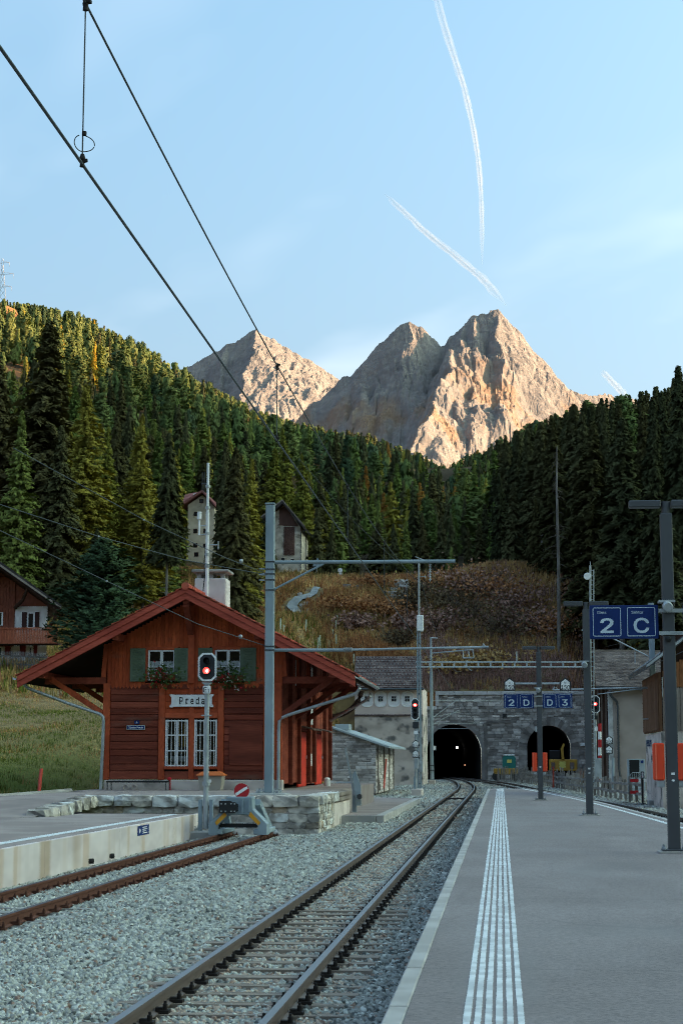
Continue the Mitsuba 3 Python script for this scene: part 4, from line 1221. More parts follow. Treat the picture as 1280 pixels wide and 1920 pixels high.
# roof
roof = fresh(SB + '__roof')
TH = .20
ex = np.array([PITCH, 0, 1.0]) / math.hypot(PITCH, 1)
for s in (-1, 1):
    q = [(APX, ZA - .07), (APX + s * HALF, EZ - .07), (APX + s * HALF, EZ - .07 - TH), (APX, ZA - .07 - TH)]
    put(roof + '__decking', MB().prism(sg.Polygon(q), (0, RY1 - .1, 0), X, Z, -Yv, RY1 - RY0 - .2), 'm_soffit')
    # verge board in two layers
    for dz, t_, y0, y1 in ((-.06, .17, RY0 - .02, RY0 + .1), (-.24, .20, RY0 + .02, RY0 + .12)):
        q = [(APX, ZA + dz), (APX + s * (HALF + .02), EZ + dz), (APX + s * (HALF + .02), EZ + dz - t_), (APX, ZA + dz - t_)]
        put(roof + '__verge_board', MB().prism(sg.Polygon(q), (0, y1, 0), X, Z, -Yv, y1 - y0), 'm_fascia')
# tiles: courses that step up to the ridge
slope = math.hypot(HALF, ZA - EZ)
NC = 21; course = slope / NC
tile_far = [MB(), MB()]; made = 0
for s in (-1, 1):
    d = np.array([-s * HALF, 0, ZA - EZ]) / slope         # up the slope
    nrm = np.array([s * (ZA - EZ), 0, HALF]) / slope
    for i in range(NC):
        for j in range(36):
            y0 = RY0 - .05 + j * .26
            if y0 + .26 > RY1: break
            o = np.array([APX + s * HALF, y0 + .13, EZ]) + d * (i * course - .07) + nrm * (-.06)
            b = MB(); L = course + .10; lift = .055 + rs.uniform(-.004, .008)
            # shallow trough profile
            pr = [(-.13, .028), (-.09, .0), (.05, .0), (.09, .038), (.13, .030)]
            P = [o + Yv * a + nrm * (c + lift) for a, c in pr] + [o + d * L + Yv * a + nrm * c for a, c in pr]
            P += [o + Yv * a + nrm * (c + lift - .03) for a, c in pr]
            b.raw(P, [(k, k + 1, k + 6, k + 5) for k in range(4)] + [(k, k + 10, k + 11, k + 1) for k in range(4)] + [(0, 5, 10, 10), (4, 14, 9, 9)])
            if j < 7 and made < 298:
                put(roof + '__tile', b, 'm_tile' if rs.random() < .65 else 'm_tile_b'); made += 1
            else:
                tile_far[0 if rs.random() < .65 else 1].raw(*b.mesh())
put(roof + '__tile_field', tile_far[0], 'm_tile', kind='stuff')
put(roof + '__tile_field', tile_far[1], 'm_tile_b', kind='stuff')
for j in range(24):
    y0 = RY0 - .07 + j * .39
    b = MB(); b.lathe((APX, y0, ZA - .02), [(.0, 0), (.13, 0), (.115, .40), (0, .40)], 10, (0, 1, 0))
    put(roof + '__ridge_tile', b, 'm_tile')
# purlins and braces under the eaves
for s, xw in ((-1, WL), (1, WR)):
    xe = APX + s * (HALF - .75)
    put(SB + '__eave_purlin', MB().box(xe - .09, xe + .09, RY0 + .12, RY1 - .2, zr(xe) - .50, zr(xe) - .29), 'm_beam')
    for yy in (WY + .10, WY + 3.9, 65.6):
        zt_ = zr(xe) - .50
        put(SB + '__eave_brace', MB().beam((xw + s * .03, yy, sill - 1.05), (xe - s * .03, yy, zt_ + .02), .17, .20, (0, 1, 0)), 'm_frame_red' if s < 0 else 'm_beam')
        put(SB + '__tie_beam', MB().box(min(xw, xe + s * .15), max(xw, xe + s * .15), yy - .08, yy + .08, sill - .02, sill + .20), 'm_beam')
        put(SB + '__strut_post', MB().beam((xw + s * .10, yy - .02, sill + .2), (xw - s * .28 + s * .3, yy - .02, zr(xw) - .34), .16, .16, (0, 1, 0)), 'm_frame_red')
for yy in (RY0 + .3,):
    put(SB + '__gable_bracket', MB().beam((APX, WY - .1, sill + 1.65), (APX, RY0 + .15, ZA - .62), .16, .2, (1, 0, 0)), 'm_beam')
    put(SB + '__ridge_beam', MB().box(APX - .1, APX + .1, RY0 + .13, RY1 - .3, ZA - .58, ZA - .34), 'm_beam')
for xx in (APX - 2.35, APX + 2.35):
    put(SB + '__purlin', MB().box(xx - .09, xx + .09, RY0 + .13, RY1 - .3, zr(xx) - .54, zr(xx) - .31), 'm_beam')
# gutters and downpipes
for s in (-1, 1):
    xg = APX + s * (HALF + .10); zg = EZ - .10
    th = np.linspace(0, math.pi, 9)
    prof = [(xg - .085 * math.cos(t), zg - .085 * math.sin(t)) for t in th] + [(xg - .075 * math.cos(t), zg - .075 * math.sin(t)) for t in th[::-1]]
    put(SB + '__gutter', MB().prism(sg.Polygon(prof), (0, RY1, 0), X, Z, -Yv, RY1 - RY0 - .02), 'm_galv', smooth=40)
pts = [at(675, 1286, 57.3), at(674, 1291, 57.3), at(669, 1299, 57.35), at(660, 1303, 57.45), at(600, 1322, 57.7), at(540, 1341, 57.86), at(529, 1346, 57.88), at(524, 1352, 57.88), at(522.5, 1362, 57.88), at(521.5, 1480, 57.88)]
put(SB + '__downpipe', MB().path(pts, .055, 10), 'm_galv', smooth=40)
pts = [at(47, 1276, 57.3), at(47, 1286, 57.3), at(53, 1291, 57.35), at(130, 1320, 57.7), at(187, 1339, 57.88), at(193, 1344, 57.9), at(194, 1352, 57.9), at(192.5, 1400, 57.9), at(188.5, 1487, 57.9)]
put(SB + '__downpipe', MB().path(pts, .055, 10), 'm_galv', smooth=40)
pts = [at(694, 1298, 65.3), at(694, 1306, 65.3), at(685, 1314, 65.4), at(628, 1346, 65.9), at(619, 1352, 66.0)]
put(SB + '__downpipe', MB().path(pts, .055, 8), 'm_galv', smooth=40)
# chimney with slab on four stubs
cx0, cx1 = float(at(365, 1100, 60.4)[0]), float(at(423.5, 1100, 60.4)[0]); cz1 = float(at(390, 1084, 60.4)[2])
put(SB + '__chimney__shaft', MB().bbox(cx0, cx1, 60.4, 61.4, zr(cx0) - .6, cz1, .03), 'm_render_white')
b = MB()
for xx in (cx0 + .06, cx1 - .20, (cx0 + cx1) / 2 - .07):
    for yy in (60.46, 61.2): b.box(xx, xx + .14, yy, yy + .14, cz1, cz1 + .20)
put(SB + '__chimney__stub', b, 'm_concrete', kind='stuff')
put(SB + '__chimney__slab', MB().bbox(cx0 - .10, cx1 + .10, 60.3, 61.5, cz1 + .202, cz1 + .30, .02), 'm_concrete')

# name board
x0, x1, z0, z1 = xW(318.5), xW(400.5), zW(1326.5), zW(1302)
n = .05
q = sg.Polygon([(x0, z0), (x0, z0 + n), (x0 + n, z0 + n * 2), (x0 + n, z1 - 2 * n), (x0, z1 - n), (x0, z1), (x0 + 2 * n, z1), (x0 + 2.4 * n, z1 - .02), (x1 - 2.4 * n, z1 - .02), (x1 - 2 * n, z1), (x1, z1), (x1, z1 - n), (x1 - n, z1 - 2 * n), (x1 - n, z0 + 2 * n), (x1, z0 + n), (x1, z0), (x1 - 2 * n, z0), (x1 - 2.4 * n, z0 + .02), (x0 + 2.4 * n, z0 + .02), (x0 + 2 * n, z0)])
NB = thing('name_board', 'white station name board reading Preda on the wooden front wall', 'sign')
put(NB + '__board', MB().prism(q, (0, WY - .08, 0), X, Z, Yv, .03), 'm_white_sign')
b = MB(); zl = zW(1320.5)
for ch, u, w in (('P', 340, .125), ('r', 351, .10), ('e', 360.5, .105), ('d', 370.5, .115), ('a', 381, .11)):
    b.text(ch, .225, (xW(u), WY - .081, zl), X, Z, .006, True, 'c', w)
for u, dz in ((339, 0), (350.3, 0), (382.5, 0)):
    b.box(xW(u) - .035, xW(u) + .03, WY - .087, WY - .081, zl, zl + .02)
put(NB + '__lettering', b, 'm_black')
k = thing('street_name_plate', 'small dark blue plate reading Staziun Preda on the left wall half', 'sign')
c = at(255, 1364.5, WY)
put(k + '__frame', MB().bbox(c[0] - .315, c[0] + .315, WY - .055, WY - .03, c[2] - .078, c[2] + .078, .02), 'm_galv')
put(k + '__plate', MB().bbox(c[0] - .29, c[0] + .29, WY - .06, WY - .04, c[2] - .055, c[2] + .055, .02), 'm_sign_blue')
put(k + '__lettering', MB().text('Staziun Preda', .058, (c[0], WY - .061, c[2] - .028), X, Z, .004, True, 'c', .48), 'm_white_sign')
k = thing('house_number_plate', 'tiny dark house number plate above the street name plate', 'sign')
c = at(257, 1355, WY)
put(k + '__plate', MB().bbox(c[0] - .085, c[0] + .085, WY - .055, WY - .03, c[2] - .06, c[2] + .06, .012), 'm_sign_blue')
put(k + '__lettering', MB().text('A', .06, (c[0], WY - .056, c[2] - .028), X, Z, .004, True), 'm_white_sign')

# flower boxes
leaf_mat('m_flower_leaf', (.035, .065, .020), (.075, .115, .035), k=4, f=14)
mat('m_flower_red', (.42, .010, .022), .6, .3)
mat('m_flower_white', (.62, .60, .55), .6, .3)
mat('m_flower_pink', (.50, .14, .20), .6, .3)


def leaf_cloud(n, c, e, size, r, hang=0):
    p = r.normal(size=(n, 3)) * np.array(e) * .5 + np.array(c)
    if hang: p[:, 2] -= hang * r.random(n) ** 2
    a = r.normal(size=(n, 3)); a /= np.linalg.norm(a, axis=1, keepdims=True)
    b_ = np.cross(a, r.normal(size=(n, 3))); b_ /= np.linalg.norm(b_, axis=1, keepdims=True)
    s = size * r.uniform(.6, 1.3, n)[:, None]
    v = np.stack([p - a * s * .5, p + b_ * s * .4, p + a * s * .6, p - b_ * s * .4], 1).reshape(-1, 3)
    return v, np.arange(len(v)).reshape(-1, 4)


for u, v, w, lab in ((303, 1266, 1.0, 'flower box with red geraniums under the left upper window'), (430, 1268, .95, 'flower box with red and white flowers under the right upper window')):
    r_ = np.random.default_rng(u)
    k = thing('flower_box', lab, 'flower box', 'flower boxes under the station windows')
    c = at(u, v, WY - .32)
    put(k + '__box', MB().bbox(c[0] - .42, c[0] + .42, WY - .40, WY - .12, c[2] - .16, c[2] + .02, .015), 'm_beam')
    put(k + '__foliage', MB().raw(*leaf_cloud(520, c + np.array([0, -.05, .08]), (.62, .3, .36), .085, r_, .28)), 'm_flower_leaf')
    put(k + '__red_blossoms', MB().raw(*leaf_cloud(60, c + np.array([-.32 if u > 400 else -.1, -.14, .05]), (.5, .25, .30), .07, r_, .25)), 'm_flower_red')
    put(k + '__white_blossoms', MB().raw(*leaf_cloud(46, c + np.array([.12, -.16, -.02]), (.45, .2, .32), .05, r_, .25)), 'm_flower_white')

# roof antenna mast in front of the chimney
AY = 59.6
k = thing('antenna_mast', 'tall slim white antenna mast rising beside the station chimney', 'antenna')
a0, a1 = at(387.5, 1118, AY), at(390.5, 868, AY)
ax_ = float(a0[0] + a1[0]) / 2
put(k + '__pole', MB().path([(ax_, AY, a0[2] - .5), (ax_, AY, at(390, 960, AY)[2])], .062, 10).path([(ax_, AY, at(390, 960, AY)[2]), (ax_, AY, a1[2])], .045, 10), 'm_white_sign', smooth=40)
zc = lambda v: float(at(390, v, AY)[2])
sx = AY / F_PX
b = MB().lathe((ax_ - 15.5 * sx, AY - .05, zc(974)), [(0, 0), (.08, 0), (.08, .26), (0, .26)], 12)
b.tube((ax_ - 15.5 * sx, AY - .05, zc(1004)), (ax_ - 15.5 * sx, AY - .05, zc(974)), .035)
put(k + '__radio_head', b, 'm_white_sign', smooth=40)
b = MB().tube((ax_ - 15.5 * sx, AY - .05, zc(986)), (ax_, AY, zc(986)), .02).tube((ax_ - 15.5 * sx, AY - .05, zc(1003)), (ax_, AY, zc(1003)), .02)
put(k + '__bracket', b, 'm_galv')
put(k + '__whip', MB().tube((ax_ - 11 * sx, AY, zc(922)), (ax_ - 11 * sx, AY, zc(885)), .012).tube((ax_ - 7 * sx, AY, zc(925)), (ax_ - 7 * sx, AY, zc(885)), .012).tube((ax_ - 13 * sx, AY, zc(908)), (ax_, AY, zc(906)), .02), 'm_steel_dark')
put(k + '__side_antenna', MB().tube((ax_, AY, zc(1022)), (ax_ + 20 * sx, AY, zc(1022)), .022).tube((ax_ + 21 * sx, AY, zc(1030)), (ax_ + 21 * sx, AY, zc(1015)), .02), 'm_galv')
b = MB()
for v in (912, 952, 1000, 1040, 1062): b.lathe((ax_, AY, zc(v)), [(.06, -.05), (.085, -.05), (.085, .05), (.06, .05)], 10)
put(k + '__clamps', b, 'm_galv', kind='stuff')
put(k + '__cable', MB().path([(ax_ - .07, AY, zc(1028)), (ax_ - .10, AY - .02, zc(1060)), (ax_ - .08, AY, zc(1080)), (ax_ - .13, AY, zc(1108))], .018, 5), 'm_black')
# ---------------------------------------------------------------- tunnel portal and buildings beside it
PY = 178.0
wx = lambda u, Y=PY: float(at(u, 1400, Y)[0])
wz = lambda v, Y=PY: float(at(900, v, Y)[2])
for i, c in enumerate(((.27, .235, .215), (.36, .32, .295), (.47, .42, .39), (.58, .52, .48), (.185, .162, .15))):
    mat(f'm_block_{i}', mottled(tuple(t * .78 for t in c), tuple(t * 1.2 for t in c), 1.6, octv=4), .9, .2)
mat('m_capping', mottled((.48, .45, .43), (.60, .56, .54), 1.2, octv=3), .9, .2)
mat('m_ring', mottled((.17, .155, .148), (.25, .23, .22), 1.0, octv=4), .85, .2)
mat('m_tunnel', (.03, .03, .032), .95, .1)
mat('m_mortar', mottled((.24, .21, .195), (.32, .285, .265), 2), .95, .1)


def arch(uc, vtop, half_px, vbase=1462, Y=PY, n=24):
    r = half_px * Y / F_PX
    cx, zt = wx(uc, Y), wz(vtop, Y)
    zs = zt - r
    pts = [(cx - r, -.7)] + [(cx - r * math.cos(t), zs + r * math.sin(t)) for t in np.linspace(0, math.pi, n)] + [(cx + r, -.7)]
    return sg.Polygon(pts), cx, zs, r


A1, c1, s1, r1 = arch(851, 1358.5, 50.2)
A2, c2, s2, r2 = arch(1028.5, 1361, 40)
R1, R2 = arch(851, 1353, 57)[0], arch(1028.5, 1350, 55)[0]
PORTAL = thing('tunnel_portal', 'grey rubble stone portal wall with two dark tunnel arches', 'tunnel portal')
xl, xm, xr = wx(690), wx(819), wx(1128)
outline = sg.Polygon([(xl, -.7), (xr, -.7), (xr, wz(1303)), (xm, wz(1303)), (xm, wz(1331)), (xl, wz(1331))])
put(PORTAL + '__backing', MB().prism(outline.difference(A1.buffer(.02)).difference(A2.buffer(.02)), (0, PY + .45, 0), X, Z, -Yv, .5), 'm_mortar')
rp_ = np.random.default_rng(12)


def course_wall(holder, outline, o, ex, ey, en, hz, wx_, mats, weights, r, depth=.06, keep=300, gap=.02, label=None):
    """rubble courses: every stone its own block, clipped by the outline"""
    x0, z0, x1, z1 = outline.bounds
    blocks = []
    z = z0
    while z < z1:
        h = r.uniform(*hz); x = x0 - r.uniform(0, wx_[1])
        while x < x1:
            w = r.uniform(*wx_)
            hh = h * (r.uniform(.42, .58) if r.random() < .16 else 1)
            for za, zb in ((z, z + hh), (z + hh, z + h)):
                if zb - za < .05: continue
                q = sg.box(x + gap / 2, za + gap / 2, x + w - gap / 2, zb - gap / 2)
                j = r.uniform(-.025, .025, 8) * min(h, w) * 2
                c = np.array(q.exterior.coords)[:4] + j.reshape(4, 2)
                q = sg.Polygon(c).intersection(outline)
                if q.area > .012 and q.geom_type == 'Polygon':
                    blocks.append((q, za))
            x += w
        z += h
    blocks.sort(key=lambda b: -b[0].area)
    rest = [MB() for _ in mats]
    for k, (q, _) in enumerate(blocks):
        d = depth * r.uniform(.35, 1.25)
        m = int(r.choice(len(mats), p=weights))
        if len(q.exterior.coords) == 5 and q.is_valid:
            c = np.array(q.exterior.coords)[:4]; cc = c.mean(0); ci = cc + (c - cc) * .90
            P = [np.asarray(o) + np.asarray(ex) * a + np.asarray(ey) * b for a, b in c] + [np.asarray(o) + np.asarray(ex) * a + np.asarray(ey) * b + np.asarray(en) * d * r.uniform(.8, 1.15) for a, b in ci]
            mb = MB().raw(P, [(4, 5, 6, 7)] + [(i, (i + 1) % 4, (i + 1) % 4 + 4, i + 4) for i in range(4)])
        else:
            mb = MB().prism(q, o, ex, ey, en, d)
        if k < keep: put(holder + '__stone', mb, mats[m])
        else: rest[m].raw(*mb.mesh())
    for i, b in enumerate(rest):
        if b.v: put(holder + '__small_stones', b, mats[i], kind='stuff')


course_wall(PORTAL, outline.difference(R1).difference(R2), (0, PY - .05, 0), X, Z, -Yv, (.24, .42), (.35, .95), ['m_block_0', 'm_block_1', 'm_block_2', 'm_block_3', 'm_block_4'], [.25, .30, .22, .13, .10], rp_, .09)
put(PORTAL + '__arch_ring', MB().prism(R1.difference(A1), (0, PY + .4, 0), X, Z, -Yv, .62), 'm_ring')
nv = 19
for i in range(nv):
    t0, t1 = math.pi * i / nv + .012, math.pi * (i + 1) / nv - .012
    ro = r2 + .80 + .05 * math.sin(i * 7)
    q = [(c2 - rr * math.cos(t), s2 + rr * math.sin(t)) for rr, t in ((r2, t0), (ro, t0), (ro, (t0 + t1) / 2), (ro, t1), (r2, t1), (r2, (t0 + t1) / 2))]
    put(PORTAL + '__voussoir', MB().prism(sg.Polygon(q), (0, PY + .4, 0), X, Z, -Yv, .58), f'm_block_{(i * 5) % 2 if i % 3 else 4}')
for s in (-1, 1):
    z = -.7; i = 0
    while z < s2 - .01:
        h = min(.52, s2 - z)
        a, b_ = sorted((c2 + s * r2, c2 + s * (r2 + .8)))
        put(PORTAL + '__jamb_stone', MB().box(a, b_, PY - .17, PY + .4, z + .01, z + h - .01), f'm_block_{i % 2}')
        z += h; i += 1
put(PORTAL + '__pier', MB().box(wx(907), wx(913.5), PY - .22, PY - .06, -.7, wz(1356)), 'm_block_4')
for a, b_, v0, v1 in ((690, 819.5, 1331, 1324.5), (816.5, 1130, 1303.5, 1296.5)):
    x = wx(a)
    while x < wx(b_) - .05:
        w = min(rp_.uniform(1.1, 1.6), wx(b_) - x)
        put(PORTAL + '__capping_stone', MB().bbox(x + .01, x + w - .01, PY - .28, PY + .6, wz(v0), wz(v1) + rp_.uniform(-.02, .02), .03), 'm_capping')
        x += w
put(PORTAL + '__capping_stone', MB().bbox(wx(816.5), wx(819.4) + .2, PY - .26, PY - .08, wz(1324), wz(1304), .03), 'm_capping')
put(PORTAL + '__string_course', MB().box(wx(912), wx(958), PY - .22, PY - .1, wz(1356), wz(1352.5)), 'm_block_4')
put(PORTAL + '__niche_hole', MB().box(wx(943), wx(950), PY - .19, PY - .17, wz(1346), wz(1339)), 'm_black')
# tunnel tubes
for nm, (A, cx, zs, r, Yend, bend) in (('tube', (A1, c1, s1, r1, 235, -.085)), ('tube', (A2, c2, s2, r2, 225, -.02))):
    secs = []
    th = np.linspace(0, math.pi, 17)
    ysn = np.linspace(PY + .40, Yend, 14)
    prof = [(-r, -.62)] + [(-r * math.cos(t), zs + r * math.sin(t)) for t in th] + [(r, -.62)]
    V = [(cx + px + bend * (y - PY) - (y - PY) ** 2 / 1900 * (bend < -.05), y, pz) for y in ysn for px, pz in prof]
    n = len(prof); F = [(i * n + j, i * n + j + 1, (i + 1) * n + j + 1, (i + 1) * n + j) for i in range(len(ysn) - 1) for j in range(n - 1)]
    F += [(i * n + n - 1, i * n, (i + 1) * n, (i + 1) * n + n - 1) for i in range(len(ysn) - 1)]
    b = MB().raw(V, F); k = (len(ysn) - 1) * n
    b.raw([V[k + j] for j in range(n)], [(0, j, j + 1, j + 1) for j in range(1, n - 1)])
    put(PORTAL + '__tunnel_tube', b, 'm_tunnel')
for u, v, Y, rad, c, pw in ((856.5, 1402, 200, .10, (1, .97, .9), 7), (878.5, 1424.5, 196, .05, (1, .9, .8), 4), (871.5, 1435, 190, .07, (1, .45, .25), 1.2)):
    k = thing('tunnel_lamp', {1402: 'bright white lamp deep in the left tunnel', 1424.5: 'faint small lamp low in the left tunnel', 1435: 'dim reddish lamp near the floor of the left tunnel'}[v], 'lamp')
    p = at(u, v, Y)
    scene[k] = ply(MB().lathe(p, [(0, -rad * 1.4), (rad, -rad * 1.2), (rad, rad * 1.2), (0, rad * 1.4)], 10).mesh(), 'm_black', emitter={'type': 'area', 'radiance': rgb([pw * t * .05 for t in c])})
put(PORTAL + '__contact_bar', MB().tube((wx(822), PY - .3, wz(1367)), (wx(878), PY - .3, wz(1366)), .035), 'm_galv')

# ---- building with white niches
NY = 140.0
nx_, nz_ = (lambda u: wx(u, NY)), (lambda v: wz(v, NY))
k = thing('niche_building', 'beige building with a row of white oval window niches and dark shingle roof', 'building')
mat('m_beige', mottled((.56, .45, .40), (.64, .53, .48), .8, octv=4), .9, .2)
mat('m_old_render', mottled((.38, .315, .275), (.54, .46, .41), 1.0, octv=5, c=(.13, .12, .115), cs=1.3), .95, .1)
mat('m_slate', mottled((.080, .054, .052), (.13, .092, .088), 1.5, octv=3), .8, .3)
mat('m_slate_b', mottled((.11, .078, .074), (.17, .125, .118), 1.5, octv=3), .8, .3)
put(k + '__lower_wall', MB().box(nx_(664.5), nx_(792.5), NY, NY + 9, -.7, nz_(1340)), 'm_old_render')
put(k + '__upper_wall', MB().box(nx_(665), nx_(792), NY + .05, NY + 9, nz_(1340), nz_(1289)), 'm_beige')
put(k + '__string_course', MB().bbox(nx_(664), nx_(793), NY - .14, NY + .04, nz_(1342.5), nz_(1339.5), .02), 'm_slate')
for u in (688, 713.5, 738.5, 763.5):
    a, b_, z0, z1 = nx_(u - 10), nx_(u + 10), nz_(1324), nz_(1297)
    w, h, r = b_ - a, z1 - z0, .30
    oct_ = sg.box(a + r, z0 + r, b_ - r, z1 - r).buffer(r, quad_segs=4)
    cx, cz = nx_(u), nz_(1310)
    put(k + '__niche_rim', MB().prism(oct_.buffer(.06).difference(oct_), (0, NY + .05, 0), X, Z, -Yv, .05), 'm_white_sign')
    o = np.array(oct_.exterior.coords)[:-1]; i_ = np.stack([cx + (o[:, 0] - cx) * .36, cz + (o[:, 1] - cz) * .30], 1)
    n = len(o)
    put(k + '__niche', MB().raw([(p[0], NY + .04, p[1]) for p in o] + [(p[0], NY + .045, p[1]) for p in i_], [(j, (j + 1) % n, (j + 1) % n + n, j + n) for j in range(n)]), 'm_window_white')
    wk = fresh(k + '__window')
    put(wk + '__pane', MB().box(cx - .18, cx + .18, NY + .0, NY + .035, cz - .2, cz + .2), 'm_black')
    put(wk + '__cross', MB().box(cx - .02, cx + .02, NY - .02, NY - .001, cz - .2, cz + .2).box(cx - .18, cx + .18, NY - .02, NY - .001, cz - .02, cz + .02), 'm_galv')
rr = np.random.default_rng(6)


def shingle_roof(holder, p00, p10, p11, p01, nc, w, mats, r, keep=300, th=.05, prob=(.7, .3)):
    """courses of shingles on the plane p00 (eave left) p10 (eave right) p11 (top right) p01 (top left)"""
    p00, p10, p11, p01 = (np.asarray(t, float) for t in (p00, p10, p11, p01))
    nrm = unit(np.cross(p10 - p00, p01 - p00)); nrm = nrm if nrm[2] > 0 else -nrm
    rest = [MB() for _ in mats]; made = 0
    put(holder + '__deck', MB().raw([t - nrm * .12 for t in (p00, p10, p11, p01)] + [t for t in (p00, p10, p11, p01)], [(0, 3, 2, 1), (4, 5, 6, 7), (0, 1, 5, 4), (1, 2, 6, 5), (2, 3, 7, 6), (3, 0, 4, 7)]), mats[0])
    for i in range(nc):
        a, b_ = p00 + (p01 - p00) * (i / nc), p10 + (p11 - p10) * (i / nc)
        a2, b2 = p00 + (p01 - p00) * ((i + 1.25) / nc if i < nc - 1 else 1), p10 + (p11 - p10) * ((i + 1.25) / nc if i < nc - 1 else 1)
        n = max(2, int(np.linalg.norm(b_ - a) / w))
        off = (i % 2) * .5
        for j in range(n + 1):
            t0, t1 = max(0, (j - off + .03) / n), min(1, (j + 1 - off - .03) / n)
            if t1 - t0 < .2 / n: continue
            l = th * r.uniform(.7, 1.5)
            q0, q1, q2, q3 = a + (b_ - a) * t0, a + (b_ - a) * t1, a2 + (b2 - a2) * t1, a2 + (b2 - a2) * t0
            mb = MB().raw([q0 + nrm * l, q1 + nrm * l, q2 + nrm * .008, q3 + nrm * .008, q0, q1], [(0, 1, 2, 3), (0, 4, 5, 1)])
            m = int(r.choice(len(mats), p=prob))
            if made < keep and i % 2 == 0: put(holder + '__shingle', mb, mats[m]); made += 1
            else: rest[m].raw(*mb.mesh())
    for m, b in zip(mats, rest):
        if b.v: put(holder + '__shingle_field', b, m, kind='stuff')


rk = fresh(k + '__roof')
e0, e1 = at(661, 1290, NY - .6), at(792, 1290, NY - .6)
t0, t1 = at(667, 1231, NY + 4.4), at(792, 1231, NY + 4.4)
shingle_roof(rk, e0, e1, t1, t0, 17, .34, ['m_slate', 'm_slate_b'], rr, 200)
b = MB()
for i in range(9):
    for j in range(19):
        q = e0 + (e1 - e0) * ((j + .3 + .5 * (i % 2)) / 19.5) + (t0 - e0) * ((i + .6) / 9.3)
        b.obox(q + np.array([0, -.06, .10]), (.028, 0, 0), (0, .028, 0), (0, 0, .05))
put(rk + '__snow_guard_pegs', b, 'm_galv', kind='stuff')
put(rk + '__gutter', MB().tube(e0 + np.array([-.1, -.05, -.1]), e1 + np.array([.1, -.05, -.1]), .09), 'm_steel_dark')

# ---- low stone shed
SY = 98.0
k = thing('stone_shed', 'low rubble stone shed with grey sheet roof behind the station', 'shed')
sx_, sz_ = (lambda u, Y=SY: wx(u, Y)), (lambda v, Y=SY: wz(v, Y))
xr_ = sx_(704); xl_ = sx_(610); ze = sz_(1395); zl_ = sz_(1362.5); zb = -.4
Q = sg.Polygon([(xl_, zb), (xr_, zb), (xr_, ze), (xl_, zl_)])
put(k + '__core', MB().prism(Q, (0, SY + .1, 0), X, Z, Yv, 16.4), 'm_mortar')
rsh = np.random.default_rng(14)
course_wall(k, Q, (0, SY + .1, 0), X, Z, -Yv, (.09, .17), (.22, .65), ['m_block_1', 'm_block_2', 'm_block_3', 'm_block_0', 'm_capping'], [.30, .32, .16, .14, .08], rsh, .05, keep=150, gap=.014)
Q2 = sg.box(SY + .1, zb, SY + 16.4, ze)
course_wall(k, Q2, (xr_ - .02, 0, 0), Yv, Z, X, (.13, .22), (.5, 1.2), ['m_block_2', 'm_block_3', 'm_mortar'], [.4, .4, .2], rsh, .05, keep=60, gap=.02)
for yy in (SY + .9, SY + 6.1, SY + 11.0, SY + 15.4):
    put(k + '__post', MB().box(xr_ + .03, xr_ + .10, yy - .10, yy + .10, zb, ze), 'm_weathered')
sl_ = (zl_ - ze) / (xl_ - xr_)
rx0, rx1 = xl_ + .2, xr_ + .75
put(k + '__roof', MB().prism(sg.Polygon([(rx0, ze + sl_ * (rx0 - xr_) + .02), (rx1, ze + sl_ * (rx1 - xr_) + .02), (rx1, ze + sl_ * (rx1 - xr_) + .13), (rx0, ze + sl_ * (rx0 - xr_) + .13)]), (0, SY - .35, 0), X, Z, Yv, 17.4), 'm_roof_sheet')
put(k + '__roof_hatch', MB().box(sx_(622), sx_(648), SY + 2, SY + 4, sz_(1367), sz_(1356)), 'm_roof_sheet')
put('pole_leaning_on_shed', MB().tube(at(719.5, 1478, SY + 3), at(723.5, 1424, SY + 4.5), .045), 'm_red_pole', 'red pole leaning against the stone shed wall', 'pole')
put('brown_pole_leaning', MB().path([at(712, 1481, SY + 2), at(709, 1455, SY + 2.4), at(707.5, 1420, SY + 2.6)], .05, 6), 'm_bronze', 'brown pole leaning on the corner of the stone shed', 'pole')

# ---- grey shingled house on the right
HY = 118.0
k = thing('shingled_house', 'grey rendered house with a weathered shingle roof at the right', 'house')
hx, hz = (lambda u, Y=HY: wx(u, Y)), (lambda v, Y=HY: wz(v, Y))
mat('m_grey_render', mottled((.30, .24, .205), (.40, .33, .285), .7, octv=5, c=(.27, .235, .19), cs=.8), .95, .1)
mat('m_old_shingle', mottled((.13, .10, .09), (.20, .16, .145), 1.2, octv=3), .9, .2)
mat('m_old_shingle_b', mottled((.10, .078, .072), (.16, .13, .118), 1.2, octv=3), .9, .2)
put(k + '__wall', MB().box(hx(1150), hx(1300), HY, HY + 8, -.6, hz(1292)), 'm_grey_render')
put(k + '__corner_stones', MB().bbox(hx(1141), hx(1150), HY - .06, HY + 2, -.6, hz(1298), .02), 'm_white_stone')
put(k + '__wooden_bay', MB().box(hx(1113), hx(1141), HY + .4, HY + 8, -.6, hz(1290)), 'm_beam_dark')
for u in (1121, 1128, 1136): put(k + '__bay_post', MB().box(hx(u), hx(u + 3), HY + .28, HY + .4, -.6, hz(1292)), 'm_bronze')
rk = fresh(k + '__roof')
e0, e1, t1, t0 = at(1117, 1287, HY - .7), at(1300, 1290, HY - .7), at(1300, 1222, HY + 4.2), at(1111, 1221, HY + 4.2)
shingle_roof(rk, e0, e1, t1, t0, 26, .26, ['m_old_shingle', 'm_old_shingle_b'], rr, 150, .04, (.6, .4))
put(rk + '__ridge_board', MB().beam(t0 + np.array([-.05, 0, .03]), t1 + np.array([0, 0, .03]), .24, .12), 'm_sleeper')
put(rk + '__fascia', MB().beam(e0 + np.array([0, -.04, -.10]), e1 + np.array([0, -.04, -.10]), .06, .2), 'm_steel_dark')
